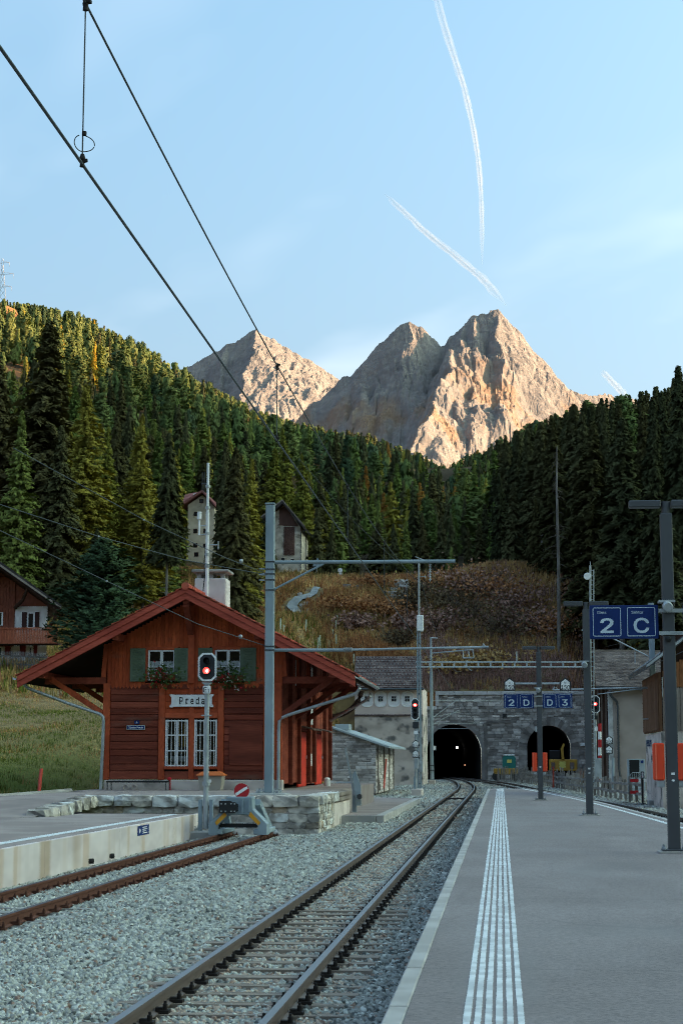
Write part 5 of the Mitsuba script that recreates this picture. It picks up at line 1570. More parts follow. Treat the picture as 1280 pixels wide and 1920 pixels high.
put(k + '__downpipe', MB().path([at(1143, 1300, HY - .6), at(1146, 1306, HY - .5), at(1156, 1316, HY - .2), at(1158, 1325, HY - .15), at(1160, 1440, HY - .15), at(1165, 1468, HY - .15)], .085, 6), 'm_steel_dark')
put(k + '__doorway', MB().box(hx(1221), hx(1232), HY - .03, HY + .1, -.6, hz(1396)), 'm_black')
put(k + '__lamp_string', MB().lathe(at(1207.5, 1310, HY - .2), [(0, 0), (.08, .03), (0, .12)], 8).lathe(at(1207.5, 1318, HY - .2), [(0, 0), (.09, .03), (0, .12)], 8), 'm_galv')

# ---- brown wooden building at the right edge
BY = 74.0
k = thing('wooden_depot', 'brown wooden building with a dark eave at the right edge of the platform', 'building')
bx_, bz_ = (lambda u, Y=BY: wx(u, Y)), (lambda v, Y=BY: wz(v, Y))
mat('m_weathered', mottled((.17, .135, .115), (.27, .225, .195), 1.0, 1.0, .35, octv=4), .85, .2)
mat('m_honey', wood_col((.26, .105, .045), (.38, .17, .075), (1.6, 1.6, .5)), .75, .3)
mat('m_brown_wall', wood_col((.10, .048, .026), (.15, .075, .042), (1.6, 1.6, .5)), .75, .3)
rd = np.random.default_rng(15)
zev = bz_(1262)
put(k + '__left_wall', MB().box(bx_(1237), bx_(1237) + .12, BY, BY + 8, bz_(1372), zev), 'm_brown_wall')
put(k + '__front_core', MB().box(bx_(1243), bx_(1420), BY + .06, BY + .3, bz_(1372), zev + 1.6), 'm_soffit')
u = 1243.5
while u < 1330:
    w = rd.uniform(5.5, 7.5)
    for v0, v1, m in ((1370, 1262 - (u - 1240) * .5, 'm_weathered'), (1262 - (u - 1240) * .3 + 22, 1216 + (1262 - 1216) - (u - 1240) * .62, 'm_honey')):
        zt_ = bz_(v1)
        if m == 'm_honey' and u < 1262: m = 'm_brown_wall'
        put(k + '__board', MB().bbox(bx_(u) + .006, bx_(u + w) - .006, BY - .02 - (.03 if m != 'm_weathered' else 0) + rd.uniform(-.008, .008), BY + .06, bz_(1372) if m == 'm_weathered' else bz_(1290), bz_(1290) - .01 if m == 'm_weathered' else zt_, .008), m)
    u += w
for i, yy in enumerate(np.arange(BY + .1, BY + 8, .24)):
    put(k + '__side_board', MB().bbox(bx_(1237) - .04 + rd.uniform(-.005, .005), bx_(1237), yy + .005, yy + .235, bz_(1370) + rd.uniform(-.05, .05), zev, .006), 'm_brown_wall')
put(k + '__stone_base', MB().box(bx_(1240), bx_(1420), BY + .02, BY + 8, -.65, bz_(1374)), 'm_old_render')
sl = (bz_(1212) - bz_(1258)) / (bx_(1275) - bx_(1212))
q = sg.Polygon([(bx_(1211), bz_(1259)), (bx_(1420), bz_(1259) + sl * (bx_(1420) - bx_(1211))), (bx_(1420), bz_(1259) + .22 + sl * (bx_(1420) - bx_(1211))), (bx_(1211), bz_(1259) + .22)])
put(k + '__roof', MB().prism(q, (0, BY - .9, 0), X, Z, Yv, 10), 'm_steel_dark')
q2 = sg.Polygon([(bx_(1211.5), bz_(1256)), (bx_(1420), bz_(1256) + sl * (bx_(1420) - bx_(1211.5))), (bx_(1420), bz_(1256) + .12 + sl * (bx_(1420) - bx_(1211.5))), (bx_(1211.5), bz_(1256) + .12)])
put(k + '__verge_board', MB().prism(q2, (0, BY - .9, 0), X, Z, -Yv, .05), 'm_galv')
put(k + '__conduit', MB().tube(at(1241, 1270, BY - .1), at(1241.5, 1306, BY - .1), .02), 'm_galv')
# ---------------------------------------------------------------- terrace walls of rough stone
for i, c in enumerate(((.46, .41, .36), (.34, .305, .275), (.56, .51, .465), (.28, .235, .195), (.42, .33, .25))):
    mat(f'm_rough_{i}', mottled(tuple(t * .62 for t in c), tuple(min(t * 1.3, .62) for t in c), 5.0, octv=4, c=tuple(t * .5 for t in c), cs=3.0), .95, .15)
mat('m_lime', mottled((.36, .32, .29), (.52, .47, .43), 4, octv=4), .95, .1)
rw = np.random.default_rng(31)
k = thing('terrace_wall', 'rough pale grey stone retaining wall of the station terrace behind the buffer stop', 'wall')
WX0, WX1, WYF = -11.38, -4.92, 48.0
put(k + '__core', MB().box(WX0, -5.0, WYF + .08, 48.5, -.7, TZ - .06).box(-5.32, -5.0, 48.5, 53.4, -.7, TZ - .06), 'm_lime')


def rough_stone(c, e, r, push):
    """a lumpy block: centre, half extents"""
    m = trimesh.creation.box((2, 2, 2)); m = m.subdivide()
    v = np.array(m.vertices); v = v * (1 - .12 * (np.abs(v).min(1, keepdims=True)))
    v = v / np.maximum(1, np.linalg.norm(v, axis=1, keepdims=True) / 1.56)
    v = v + r.normal(0, .075, v.shape)
    return MB().raw(v * np.array(e) + np.array(c) + np.array(push), m.faces)


def rough_wall(holder, o, ex, ey_, en, length, z0, z1, rows, wr, dep, r):
    z = z0
    hs = r.uniform(.8, 1.2, rows); hs *= (z1 - z0) / hs.sum()
    for h in hs:
        x = -r.uniform(0, .1)
        while x < length - .05:
            w = min(r.uniform(*wr) * (1.2 if h > .3 else 1), length - x)
            if length - x - w < .12: w = length - x
            c = np.asarray(o) + np.asarray(ex) * (x + w / 2) + np.array([0, 0, z + h / 2]) - np.asarray(en) * dep * .4
            e = np.abs(np.asarray(ex)) * (w / 2 - .004) + np.array([0, 0, h / 2 - .003]) + np.abs(np.asarray(en)) * dep
            put(holder + '__stone', rough_stone(c, e, r, np.asarray(en) * r.uniform(-.015, .03)), f'm_rough_{int(r.choice(5, p=[.34, .22, .22, .12, .10]))}')
            x += w
        z += h


rough_wall(k, (WX0, WYF + .1, 0), X, Z, -Yv, WX1 - WX0, -.62, TZ - .26, 4, (.26, .58), .10, rw)
x = WX0
while x < WX1 - .1:
    w = min(rw.uniform(.45, .85), WX1 - x)
    put(k + '__coping_stone', rough_stone((x + w / 2, WYF + .22, TZ - .13), (w / 2 - .008, .30, .15), rw, (0, 0, 0)), f'm_rough_{int(rw.choice([0, 2, 2]))}')
    x += w
rough_wall(k, (-5.02, WYF + .35, 0), Yv, Z, X, 4.4, -.62, TZ - .22, 4, (.32, .7), .10, rw)
for y in np.arange(48.4, 53, .62):
    put(k + '__coping_stone', rough_stone((-5.10, y + .31, TZ - .10), (.26, .30, .13), rw, (0, 0, 0)), f'm_rough_{int(rw.choice([0, 2]))}')
# slanting end of the wall along the path
for i in range(7):
    t = (i + .5) / 7
    c = np.array([-11.45 + .25 * t, 43.1 + 4.7 * t, PT + .08 + (TZ - .1 - PT) * t - .1])
    put(k + '__coping_stone', rough_stone(c, (.26, .36, .16), rw, (0, 0, 0)), f'm_rough_{int(rw.choice([0, 2, 1]))}')
put(k + '__concrete_end', MB().bbox(-5.3, -5.02, 53.5, 59.0, -.7, TZ - .32, .03), 'm_plinth')
for z0, z1 in ((TZ - .30, TZ - .17), (TZ - .15, TZ - .01)):
    put(k + '__timber_edge', MB().bbox(-5.3, -4.97, 53.45, 59.05, z0, z1, .02), 'm_weathered')

# ---------------------------------------------------------------- buffer stop
k = thing('buffer_stop', 'grey steel buffer stop with orange stripes at the end of the siding', 'buffer stop')
BX, BYF = -6.45, 43.4
b_at = lambda u, v: at(u, v, BYF)
zg = RAIL_TOP + .005
side = [(0, zg), (.62, zg), (.62, zg + .10), (.30, .38), (.30, .80 + zg), (.06, .80 + zg), (.06, .45 + zg), (-.02, .40 + zg)]
for s in (-1, 1):
    xo = BX + s * .66
    # splayed leg as seen from the front, thick towards the back
    q = sg.Polygon([(0.10, 0), (-.12, 0), (-.12, .26), (.24, .62), (.34, .62), (.34, .45), (.10, .22)])
    o = (BX + s * .60, BYF, zg)
    put(k + '__leg', MB().prism(q, o, (-s, 0, 0), Z, Yv, .55), 'm_steel')
    q = sg.Polygon([(.085, .225), (.33, .46), (.285, .56), (.035, .30)])
    put(k + '__warning_stripe', MB().prism(q, (BX + s * .60, BYF - .012, zg), (-s, 0, 0), Z, Yv, .01), 'm_amber')
    put(k + '__foot', MB().bbox(BX + s * .53 - .14, BX + s * .53 + .14, BYF + .02, BYF + 2.1, zg + .002, zg + .13, .02), 'm_steel')
    put(k + '__back_strut', MB().beam((BX + s * .42, BYF + .5, zg + .78), (BX + s * .52, BYF + 2.0, zg + .1), .14, .16), 'm_steel')
put(k + '__head', MB().bbox(BX - .30, BX + .36, BYF + .005, BYF + .5, zg + .48, zg + .92, .02), 'm_steel')
put(k + '__rib', MB().box(BX + .10, BX + .14, BYF - .05, BYF + .01, zg + .50, zg + .86).box(BX + .26, BX + .30, BYF - .04, BYF + .01, zg + .55, zg + .86), 'm_steel')
put(k + '__crossbar', MB().box(BX - .5, BX + .5, BYF + .3, BYF + .42, zg + .16, zg + .26), 'm_black')
q = sg.Polygon([(-.40, -.13), (-.02, -.13), (.06, -.08), (.06, .08), (-.02, .13), (-.08, .13), (-.12, .16), (-.40, .16)])
put(k + '__buffer_plate', MB().prism(q, (BX - .05, BYF - .10, zg + .66), X, Z, Yv, .10), 'm_black')
b = MB()
for dx in (-.34, -.24, -.10, -.01):
    for dz in (-.09, .09): b.lathe((BX - .05 + dx, BYF - .10, zg + .66 + dz), [(0, .018), (.018, .016), (.02, 0)], 8, (0, -1, 0))
put(k + '__bolts', b, 'm_galv', kind='stuff')
k = thing('stop_disc', 'round red disc with white diagonal bar above the buffer stop', 'sign')
dc = at(453, 1483.5, BYF + .1)
put(k + '__post', MB().box(dc[0] - .02, dc[0] + .02, BYF + .13, BYF + .17, zg + .9, dc[2]), 'm_galv')
put(k + '__disc', MB().lathe(dc, [(0, .02), (.186, .02), (.188, 0), (.186, -.02), (0, -.02)], 32, (0, -1, 0)), 'm_red')
d = unit((1, 0, .62)); n = np.cross(d, (0, 1, 0))
put(k + '__bar', MB().obox(dc + np.array([0, -.024, 0]), d * .165, (0, .003, 0), n * .036), 'm_white_sign')


# ---------------------------------------------------------------- signals and boards
def octo(w, h, c):
    return sg.Polygon([(-w, -h + c), (-w + c, -h), (w - c, -h), (w, -h + c), (w, h - c), (w - c, h), (-w + c, h), (-w, h - c)])


def facing(b):
    """turns the faces of a lens towards -y, the way it shines"""
    v, f = b.mesh()
    n = np.cross(v[f[:, 1]] - v[f[:, 0]], v[f[:, 2]] - v[f[:, 0]])
    f = np.where((n[:, 1] > 0)[:, None], f[:, ::-1], f)
    return MB().raw(v, f)


def signal_head(k, c, w, h, cut, lens):
    o = (c[0], c[1], c[2])
    put(k + '__board', MB().prism(octo(w * .97, h * .97, cut), o, X, Z, Yv, .05), 'm_signal_black')
    put(k + '__border', MB().prism(octo(w, h, cut).difference(octo(w * (1 - .10 / (2 * w) * .8), h - .045, cut * .86)), (c[0], c[1] - .015, c[2]), X, Z, Yv, .02), 'm_white_sign')
    for dz, r, lit in lens:
        p = np.array([c[0], c[1] - .005, c[2] + dz])
        put(k + '__hood', MB().lathe(p, [(r * 1.02, 0), (r * 1.05, .16), (r * .99, .16), (r * .97, 0)], 18, (0, -1, 0)), 'm_black')
        m = facing(MB().lathe(p, [(0, .035), (r * .6, .028), (r * .92, .01)], 18, (0, -1, 0)))
        if lit:
            kk = fresh(k + '__red_lens')
            scene[kk] = ply(m.mesh(), 'm_red_lens', smooth=True, emitter={'type': 'area', 'radiance': rgb((1.5, .022, .02))})
            tag(kk, 'lit red lens')
            kk = fresh(k + '__lens_core')
            scene[kk] = ply(facing(MB().lathe(p + np.array([0, -.036, 0]), [(0, .012), (r * .22, .010), (r * .40, 0)], 14, (0, -1, 0))).mesh(), 'm_red_lens', emitter={'type': 'area', 'radiance': rgb((2.6, .9, .55))})
        else:
            put(k + '__dark_lens', m, 'm_black')


mat('m_signal_black', (.022, .023, .027), .5, .4)
mat('m_red_lens', (.2, .01, .01), .3, .5)
mat('m_amber', (.62, .27, .02), .5, .4)
# signal E 1 on its post
SYF = 44.6
k = thing('platform_signal', 'grey post signal marked E 1 showing red in front of the station', 'signal')
pb, ptop = at(385, 1560, SYF), at(388.5, 1282, SYF); pxx = float((pb[0] + ptop[0]) / 2)
put(k + '__post', MB().tube((pxx, SYF, -.25), (pxx, SYF, ptop[2]), .068, .064, 12), 'm_galv', smooth=40)
c = at(388.5, 1251, SYF - .1)
signal_head(k, c, .235, .36, .115, ((.155, .085, False), (-.10, .085, True)))
put(k + '__neck', MB().prism(sg.Polygon([(-.06, 0), (.06, 0), (.13, .06), (-.13, .06)]), (pxx, SYF - .1, ptop[2] - .035), X, Z, Yv, .18), 'm_galv')
c = at(387.5, 1293.5, SYF - .1)
put(k + '__number_plate', MB().bbox(c[0] - .097, c[0] + .097, SYF - .10, SYF - .08, c[2] - .098, c[2] + .098, .01), 'm_white_sign')
put(k + '__number', MB().text('E', .125, (c[0] - .042, SYF - .101, c[2] - .065), X, Z, .003, True).text('1', .075, (c[0] + .052, SYF - .101, c[2] - .065), X, Z, .003, True), 'm_black')
put(k + '__step_bracket', MB().box(pxx - .13, pxx + .13, SYF - .09, SYF - .05, at(388, 1342, SYF)[2] - .015, at(388, 1342, SYF)[2] + .015), 'm_galv')
for dx in (-.14, .14):
    put(k + '__side_channel', MB().box(pxx + dx - .045, pxx + dx + .045, SYF - .05, SYF + .06, -.30, at(388, 1500, SYF)[2]), 'm_steel')
put(k + '__clamp', MB().lathe((pxx, SYF, at(388, 1470, SYF)[2]), [(.066, -.05), (.10, -.05), (.10, .05), (.066, .05)], 12), 'm_galv')
b = MB()
for dx in (-.24, .24):
    for dy in (-.1, .2): b.lathe((pxx + dx, SYF + dy, -.30), [(.03, 0), (.03, .06), (.012, .07), (.012, .12), (0, .12)], 8)
put(k + '__anchor_bolts', b, 'm_galv', kind='stuff')
put(k + '__base_block', MB().bbox(pxx - .36, pxx + .38, SYF - .35, SYF + .5, -.62, -.31, .03), 'm_concrete')

HOUSE5 = [(-.5, -.6), (.5, -.6), (.5, .22), (0, .6), (-.5, .22)]


def metre_board(c, w, txt, lab, small, group=None):
    """house shaped white board with a black rim"""
    k = thing('distance_board', lab, 'sign', group)
    P = sg.Polygon([(a * w, b_ * w) for a, b_ in HOUSE5])
    put(k + '__rim', MB().prism(P, c, X, Z, Yv, .03), 'm_signal_black')
    put(k + '__face', MB().prism(P.buffer(-.045 * w / .4, join_style=2), np.asarray(c) + np.array([0, -.008, 0]), X, Z, Yv, .01), 'm_white_sign')
    put(k + '__number', MB().text(txt, .36 * w, (c[0], c[1] - .009, c[2] - .46 * w), X, Z, .004, True, 'c', .78 * w).text('m', .17 * w, (c[0], c[1] - .009, c[2] + .03 * w), X, Z, .004, small), 'm_signal_black')
    return k


# signal post and mast on the left side of the main track
k = thing('track_signal', 'red signal on a slim post left of the main track by the lattice beam', 'signal')
S2 = 98.0
c = at(778, 1330, S2)
signal_head(k, c, .225, .60, .14, ((.22, .10, True), (-.05, .08, False), (-.30, .08, False)))
put(k + '__post', MB().tube(at(779, 1484, S2 + .15), at(779, 1310, S2 + .15), .07), 'm_galv')
put(k + '__lamp_box', MB().bbox(*(at(773.5, 1360, S2)[0], at(784.5, 1360, S2)[0], S2 - .05, S2 + .1, at(778, 1366, S2)[2], at(778, 1354, S2)[2]), .02), 'm_signal_black')
put(k + '__small_plate', MB().box(at(776, 1374, S2)[0], at(783, 1374, S2)[0], S2 - .04, S2, at(778, 1377, S2)[2], at(778, 1370.5, S2)[2]), 'm_white_sign')
put(k + '__relay_box', MB().bbox(at(776, 1374, S2)[0], at(784, 1374, S2)[0], S2 - .2, S2 + .02, at(778, 1442, S2)[2], at(778, 1422.5, S2)[2], .02), 'm_galv')
put(k + '__foot_rail', MB().box(at(775.5, 1474, S2)[0], at(777.5, 1374, S2)[0], S2 - .1, S2 - .04, at(778, 1480, S2)[2], at(778, 1456, S2)[2]), 'm_steel')
put(k + '__foundation', MB().bbox(at(771, 1480, S2)[0], at(791, 1480, S2)[0], S2 - .4, S2 + 2.0, -.6, at(778, 1480, S2)[2], .05), 'm_plinth')
metre_board(at(779, 1395, S2 - .1), .37, '300', 'board reading m 300 under the red signal left of the main track', False)
metre_board(at(779, 1413.5, S2 - .1), .37, '225', 'board reading m 225 under the m 300 board left of the main track', False)
# red signal on the right
k = thing('right_signal', 'red signal right of the second lamp post in front of the shingled house', 'signal')
S3 = 100.0
c = at(1115.5, 1321, S3)
signal_head(k, c, .255, .50, .15, ((.02, .10, True), (.24, .08, False), (-.22, .08, False)))
put(k + '__post', MB().tube(at(1117, 1476, S3 + .2), at(1116, 1305, S3 + .2), .06), 'm_galv')
put(k + '__lamp_box', MB().lathe(at(1115, 1342, S3 + .1), [(.0, -.2), (.16, -.2), (.2, 0), (.16, .14), (0, .14)], 10), 'm_signal_black')
put(k + '__number_plate', MB().box(at(1113, 1374, S3)[0], at(1120, 1374, S3)[0], S3 - .04, S3, at(1116, 1371, S3)[2], at(1116, 1363, S3)[2]), 'm_white_sign')
put(k + '__relay_box', MB().bbox(at(1114, 1374, S3)[0], at(1126, 1374, S3)[0], S3 - .05, S3 + .15, at(1116, 1461, S3)[2], at(1116, 1422, S3)[2], .02), 'm_galv')
k = thing('barrier_post', 'upright red and white banded post beside the right red signal', 'post')
for i in range(8):
    v0, v1 = 1357 + i * 15.0, 1357 + (i + 1) * 15.0
    put(k + '__band', MB().tube(at(1124, v1 - .1, S3 + .6), at(1123.6, v0, S3 + .6), .10, n=10), 'm_red' if i % 2 == 0 else 'm_white_sign')
metre_board(at(1141.5, 1387.5, S3), .40, '300', 'board reading m 300 in front of the shingled house', False)
metre_board(at(1141.5, 1405.5, S3), .40, '225', 'board reading m 225 below the m 300 board by the shingled house', False)
put('board_post', MB().tube(at(1142, 1476, S3 + .1), at(1141.5, 1385, S3 + .1), .035), 'm_galv', 'thin post carrying two distance boards by the shingled house', 'post')
put('grey_marker_post', MB().tube(at(1149, 1478, S3 + .1), at(1149, 1422, S3 + .1), .07), 'm_steel', 'short grey post beside the distance boards', 'post')

# ---------------------------------------------------------------- catenary masts, beams and wires
M1Y = 50.0
k = thing('tall_catenary_mast', 'tall pale grey steel mast with two long arms beside the station', 'mast')
m = lambda u, v, Y=M1Y: at(u, v, Y)
mx0, mx1 = float(m(497, 1300)[0]), float(m(513, 1300)[0]); mcx = (mx0 + mx1) / 2; hw = (mx1 - mx0) / 2
zt = float(m(505, 947)[2])
put(k + '__column', MB().bbox(mx0, mx1, M1Y - hw, M1Y + hw, TZ + .06, zt, .015), 'm_steel')
put(k + '__cap', MB().bbox(mx0 - .02, mx1 + .02, M1Y - hw - .02, M1Y + hw + .02, zt + .002, zt + .05, .01), 'm_steel')
for v in (1054, 1068, 1077, 1088, 1107, 1212.5, 1219.5):
    z = float(m(505, v)[2])
    put(k + '__band', MB().box(mx0 - .018, mx1 + .018, M1Y - hw - .018, M1Y + hw + .018, z - .018, z + .018), 'm_steel_dark')
put(k + '__foundation', MB().bbox(mcx - .55, mcx + .55, M1Y - .5, M1Y + .5, TZ - .1, TZ + .05, .03), 'm_concrete')
b = MB()
for dx in (-.3, -.2, .2, .3):
    for dy in (-.25, .25): b.lathe((mcx + dx, M1Y + dy, TZ + .05), [(.045, 0), (.045, .07), (.02, .08), (.02, .14), (0, .14)], 8)
put(k + '__anchor_bolts', b, 'm_galv', kind='stuff')
put(k + '__upper_arm', MB().tube((mx1, M1Y, m(513, 1054.5)[2]), m(853, 1052.5), .052, n=10), 'm_steel', smooth=40)
put(k + '__brace', MB().tube((mx1, M1Y, m(513, 1105)[2]), m(607, 1057), .03, n=8), 'm_steel')
put(k + '__lower_arm', MB().tube((mx1, M1Y, m(513, 1219.5)[2]), m(645, 1219), .048, n=10), 'm_steel', smooth=40)
b = MB()
p0, p1 = m(644, 1219), m(661, 1218.6)
b.path([p0 + (p1 - p0) * t for t in np.linspace(0, 1, 25)], [.045 + .035 * (i % 3 == 1) for i in range(25)], 10)
put(k + '__insulator', b, 'm_galv')
put(k + '__contact_tube', MB().tube(p1, m(916, 1213.5), .034, n=8), 'm_galv')
b = MB(); p0, p1 = m(806, 1057), m(806, 1090)
b.path([p0 + (p1 - p0) * t for t in np.linspace(0, 1, 22)], [.016 + .026 * (i % 3 == 1) for i in range(22)], 8)
put(k + '__hanging_insulator', b, 'm_galv')
b = MB()
for (u0, v0), (u1, v1) in (((868, 1220), (868, 1234)), ((868, 1234), (888, 1234)), ((888, 1234), (886, 1218)), ((878, 1221), (880, 1234)), ((810, 1225), (888, 1218)), ((905, 1207), (911, 1214)), ((902, 1214), (908, 1208))):
    b.tube(m(u0, v0), m(u1, v1), .018, n=6)
put(k + '__registration_arm', b, 'm_galv')
for v in (1077, 1079, 1068, 1089):
    z = float(m(505, v)[2])
    put(k + '__wire_clamp', MB().tube((mx0, M1Y - .1, z), (mx0 - .2, M1Y + .1, z + .03), .02, n=6), 'm_galv')

# contact wire with messenger
cz = lambda Y: 4.63 + 0 * Y
Ys = np.linspace(-8, 50, 90)
mz = lambda Y: 5.39 + np.where(Y > 17.5, .00096, .0019) * (Y - 17.5) ** 2
WX = -2.18
put('contact_wire', MB().path([(WX, y, 4.63) for y in np.linspace(-20, 165, 60)], .0085, 10), 'm_wire', 'thick overhead contact wire above the main track', 'wire', smooth=True)
put('messenger_wire', MB().path([(WX, y, mz(y)) for y in Ys], .0065, 10), 'm_wire', 'upper catenary wire above the main track with hanging droppers', 'wire', smooth=True)
Ys = np.linspace(50, 99.5, 30)
put('messenger_wire', MB().path([(WX, y, 5.6 + .8 * ((y - 74.7) / 24.7) ** 2) for y in Ys], .008, 6), 'm_wire', 'catenary wire beyond the tall mast towards the lattice beam', 'wire')
for j, (y, lab) in enumerate(((8.86, 'thin vertical dropper at the upper left with a wire loop'), (17.1, 'thin vertical dropper in front of the pyramid peak'), (25.3, 'third vertical dropper of the overhead line in front of the forest'), (33.5, 'fourth vertical dropper of the overhead line'), (41.7, 'last dropper before the tall mast'))):
    k = thing('dropper', lab, 'wire')
    put(k + '__rod', MB().tube((WX, y, 4.64), (WX, y, mz(y)), .0042 if j == 0 else .005, n=6), 'm_wire')
    put(k + '__upper_clamp', MB().lathe((WX, y, mz(y) - .02), [(0, -.025), (.016, -.02), (.014, .0), (.018, .02), (.012, .04), (0, .045)], 8).obox((WX + .015, y, mz(y) + .01), (.016, 0, 0), (0, .016, 0), (0, 0, .008)), 'm_clip')
    put(k + '__lower_clamp', MB().lathe((WX, y, 4.63), [(0, -.02), (.014, -.015), (.012, .01), (.018, .03), (.010, .055), (0, .06)], 8).obox((WX + .012, y, 4.645), (.016, 0, .006), (0, .01, 0), (0, 0, .007)), 'm_clip')
    if j == 0:
        lo = [(WX + .002, y, 4.80)] + [(WX + .062 * math.sin(t) * (1.0 if t < math.pi else .55) - .004, y + .03 * math.sin(t), 4.745 + .045 * math.cos(t)) for t in np.linspace(.3, 2 * math.pi - .4, 22)]
        put(k + '__loop', MB().path(lo, .0030, 5), 'm_wire')
        put(k + '__loop_clamp', MB().lathe((WX + .008, y, 4.80), [(0, -.014), (.013, -.01), (.013, .01), (0, .014)], 8), 'm_clip')
# feeder wires from the tall mast to the left
for i, (uu, vv, pts, ball, lab) in enumerate(((497, 1075, [(25, 840), (270, 975), (420, 1045)], (452, 1052), 'upper feeder wire from the left edge to the tall mast'), (495, 1077, [(0, 946), (185, 1006), (345, 1050)], None, 'middle feeder wire from the left edge to the tall mast'), (497, 1211, [(0, 995), (200, 1090), (370, 1170)], (451, 1194), 'lower feeder wire crossing in front of the station gable'))):
    yy = np.linspace(43, M1Y, len(pts) + 1)
    P = [at(u, v, y) for (u, v), y in zip(pts, yy)] + [at(uu, vv, M1Y)]
    k = thing('feeder_wire', lab, 'wire')
    put(k + '__cable', MB().path(P, .011, 5), 'm_wire')
    if ball:
        c = at(ball[0], ball[1], float(np.interp(ball[0], [p[0] for p in pts] + [uu], yy)))
        put(k + '__ball_insulator', MB().lathe(c - np.array([0, 0, .06]), [(0, 0), (.045, .015), (.06, .06), (.045, .105), (0, .12)], 12), 'm_galv', smooth=True)
    c = P[1]
    put(k + '__spacer', MB().lathe(c - np.array([0, 0, .03]), [(0, 0), (.03, .02), (.03, .04), (0, .06)], 8), 'm_galv')
# lattice beam across the tracks
LY = 99.5
l = lambda u, v, Y=LY: at(u, v, Y)
k = thing('lattice_beam', 'pale horizontal ladder shaped steel beam spanning the tracks before the tunnel', 'beam')
for v in (1241.5, 1250.5): put(k + '__chord', MB().beam(l(779, v), l(1108, v), .16, .075), 'm_steel_pale')
for i in range(15): put(k + '__rung', MB().beam(l(783 + i * 22.7, 1250), l(783 + i * 22.7, 1242), .09, .05, (0, 1, 0)), 'm_steel_pale')
b = MB().tube(l(875, 1252), l(875, 1238), .03).tube(l(870, 1248), l(884, 1258), .025).tube(l(968, 1241), l(968, 1222), .04)
put(k + '__hangers', b, 'm_galv', kind='stuff')
k = thing('beam_mast', 'grey double mast left of the main track with a white box near its top', 'mast')
put(k + '__column', MB().box(l(781.5, 1300)[0], l(784.2, 1300)[0], LY - .1, LY + .1, -.5, l(785, 1172)[2]).box(l(786.2, 1300)[0], l(789, 1300)[0], LY - .1, LY + .1, -.5, l(785, 1172)[2]), 'm_steel')
b = MB()
for v in range(1180, 1480, 24): b.box(l(784.3, 1300)[0], l(786.1, 1300)[0], LY - .04, LY + .04, l(785, v + 3)[2], l(785, v)[2])
put(k + '__battens', b, 'm_steel_dark', kind='stuff')
put(k + '__top_pole', MB().tube(l(785.2, 1174), l(785, 1050), .055), 'm_galv', smooth=40)
put(k + '__antenna_box', MB().bbox(l(781.5, 1170)[0], l(794, 1170)[0], LY - .25, LY + .02, l(787, 1184)[2], l(787, 1154)[2], .03), 'm_white_sign')
put(k + '__top_bar', MB().tube(l(778, 1044), l(794, 1050), .025).tube(l(785, 1082), l(797, 1081), .02).tube(l(797, 1084), l(797, 1079), .03), 'm_galv')
b = MB()
for v in range(1060, 1150, 12): b.tube(l(783, v), l(785, v), .018, n=5)
put(k + '__steps', b, 'm_galv', kind='stuff')
put(k + '__cabinet', MB().bbox(l(786, 1430)[0], l(792.5, 1430)[0], LY - .3, LY - .12, l(785, 1448)[2], l(785, 1428)[2], .02), 'm_galv')
k = thing('ladder_mast', 'slim ladder mast with a round white dish behind the second lamp post', 'mast')
for u in (1106, 1112.5): put(k + '__rail', MB().tube(l(u + .8, 1478), l(u, 1060 if u < 1110 else 1068), .065 if u < 1110 else .03, n=8), 'm_galv')
b = MB()
for v in range(1070, 1470, 9): b.tube(l(1106, v), l(1112.5, v), .018, n=5)
put(k + '__rungs', b, 'm_galv', kind='stuff')
put(k + '__tip', MB().tube(l(1106.5, 1060), l(1106, 1053), .025), 'm_galv')
put(k + '__dish', MB().lathe(l(1100.5, 1080.5, LY - .25), [(0, 0), (.19, 0), (.20, -.04), (.17, -.16), (0, -.18)], 20, (0, -1, 0)), 'm_white_sign')
put(k + '__side_arm', MB().tube(l(1098, 1183), l(1090, 1182), .04).tube(l(1098, 1190), l(1093, 1184), .025), 'm_galv')
# slim lamp mast near the portal
QY = 146.0
q_ = lambda u, v: at(u, v, QY)
k = thing('slim_mast', 'slim grey mast with small lamp arm in front of the left tunnel', 'mast')
put(k + '__column', MB().tube(q_(809.5, 1462), q_(808, 1260), .16, .13, 8).tube(q_(808, 1260), q_(807.5, 1195), .09, .07, 8), 'm_steel', smooth=40)
put(k + '__lamp_arm', MB().tube(q_(807.5, 1196), q_(820, 1197), .05), 'm_galv')
put(k + '__foundation', MB().bbox(q_(804, 1466)[0], q_(816, 1466)[0], QY - .3, QY + .3, -.6, q_(809, 1463)[2], .04), 'm_plinth')
put(k + '__bands', MB().box(q_(807, 1400)[0] - .05, q_(812, 1400)[0] + .05, QY - .19, QY + .19, q_(809, 1437)[2], q_(809, 1435)[2]).box(q_(807, 1400)[0] - .05, q_(812, 1400)[0] + .05, QY - .19, QY + .19, q_(809, 1446)[2], q_(809, 1444)[2]), 'm_steel_dark', kind='stuff')
put(k + '__plate', MB().box(q_(812, 1403)[0], q_(817, 1403)[0], QY - .2, QY - .15, q_(814, 1407)[2], q_(814, 1399)[2]), 'm_white_sign')
b = MB()
for (u0, v0), (u1, v1) in (((812, 1345), (856, 1313)), ((812, 1358), (860, 1332)), ((812, 1345), (862, 1335)), ((812, 1314), (950, 1315)), ((812, 1357), (905, 1356))):
    b.tube(at(u0, v0, QY), at(u1, v1, QY + 8), .022, n=5)
put(k + '__stays', b, 'm_galv', kind='stuff')
k = thing('tunnel_marker', 'small white house shaped plate left of the left tunnel mouth', 'sign')
c = at(798, 1393, 172)
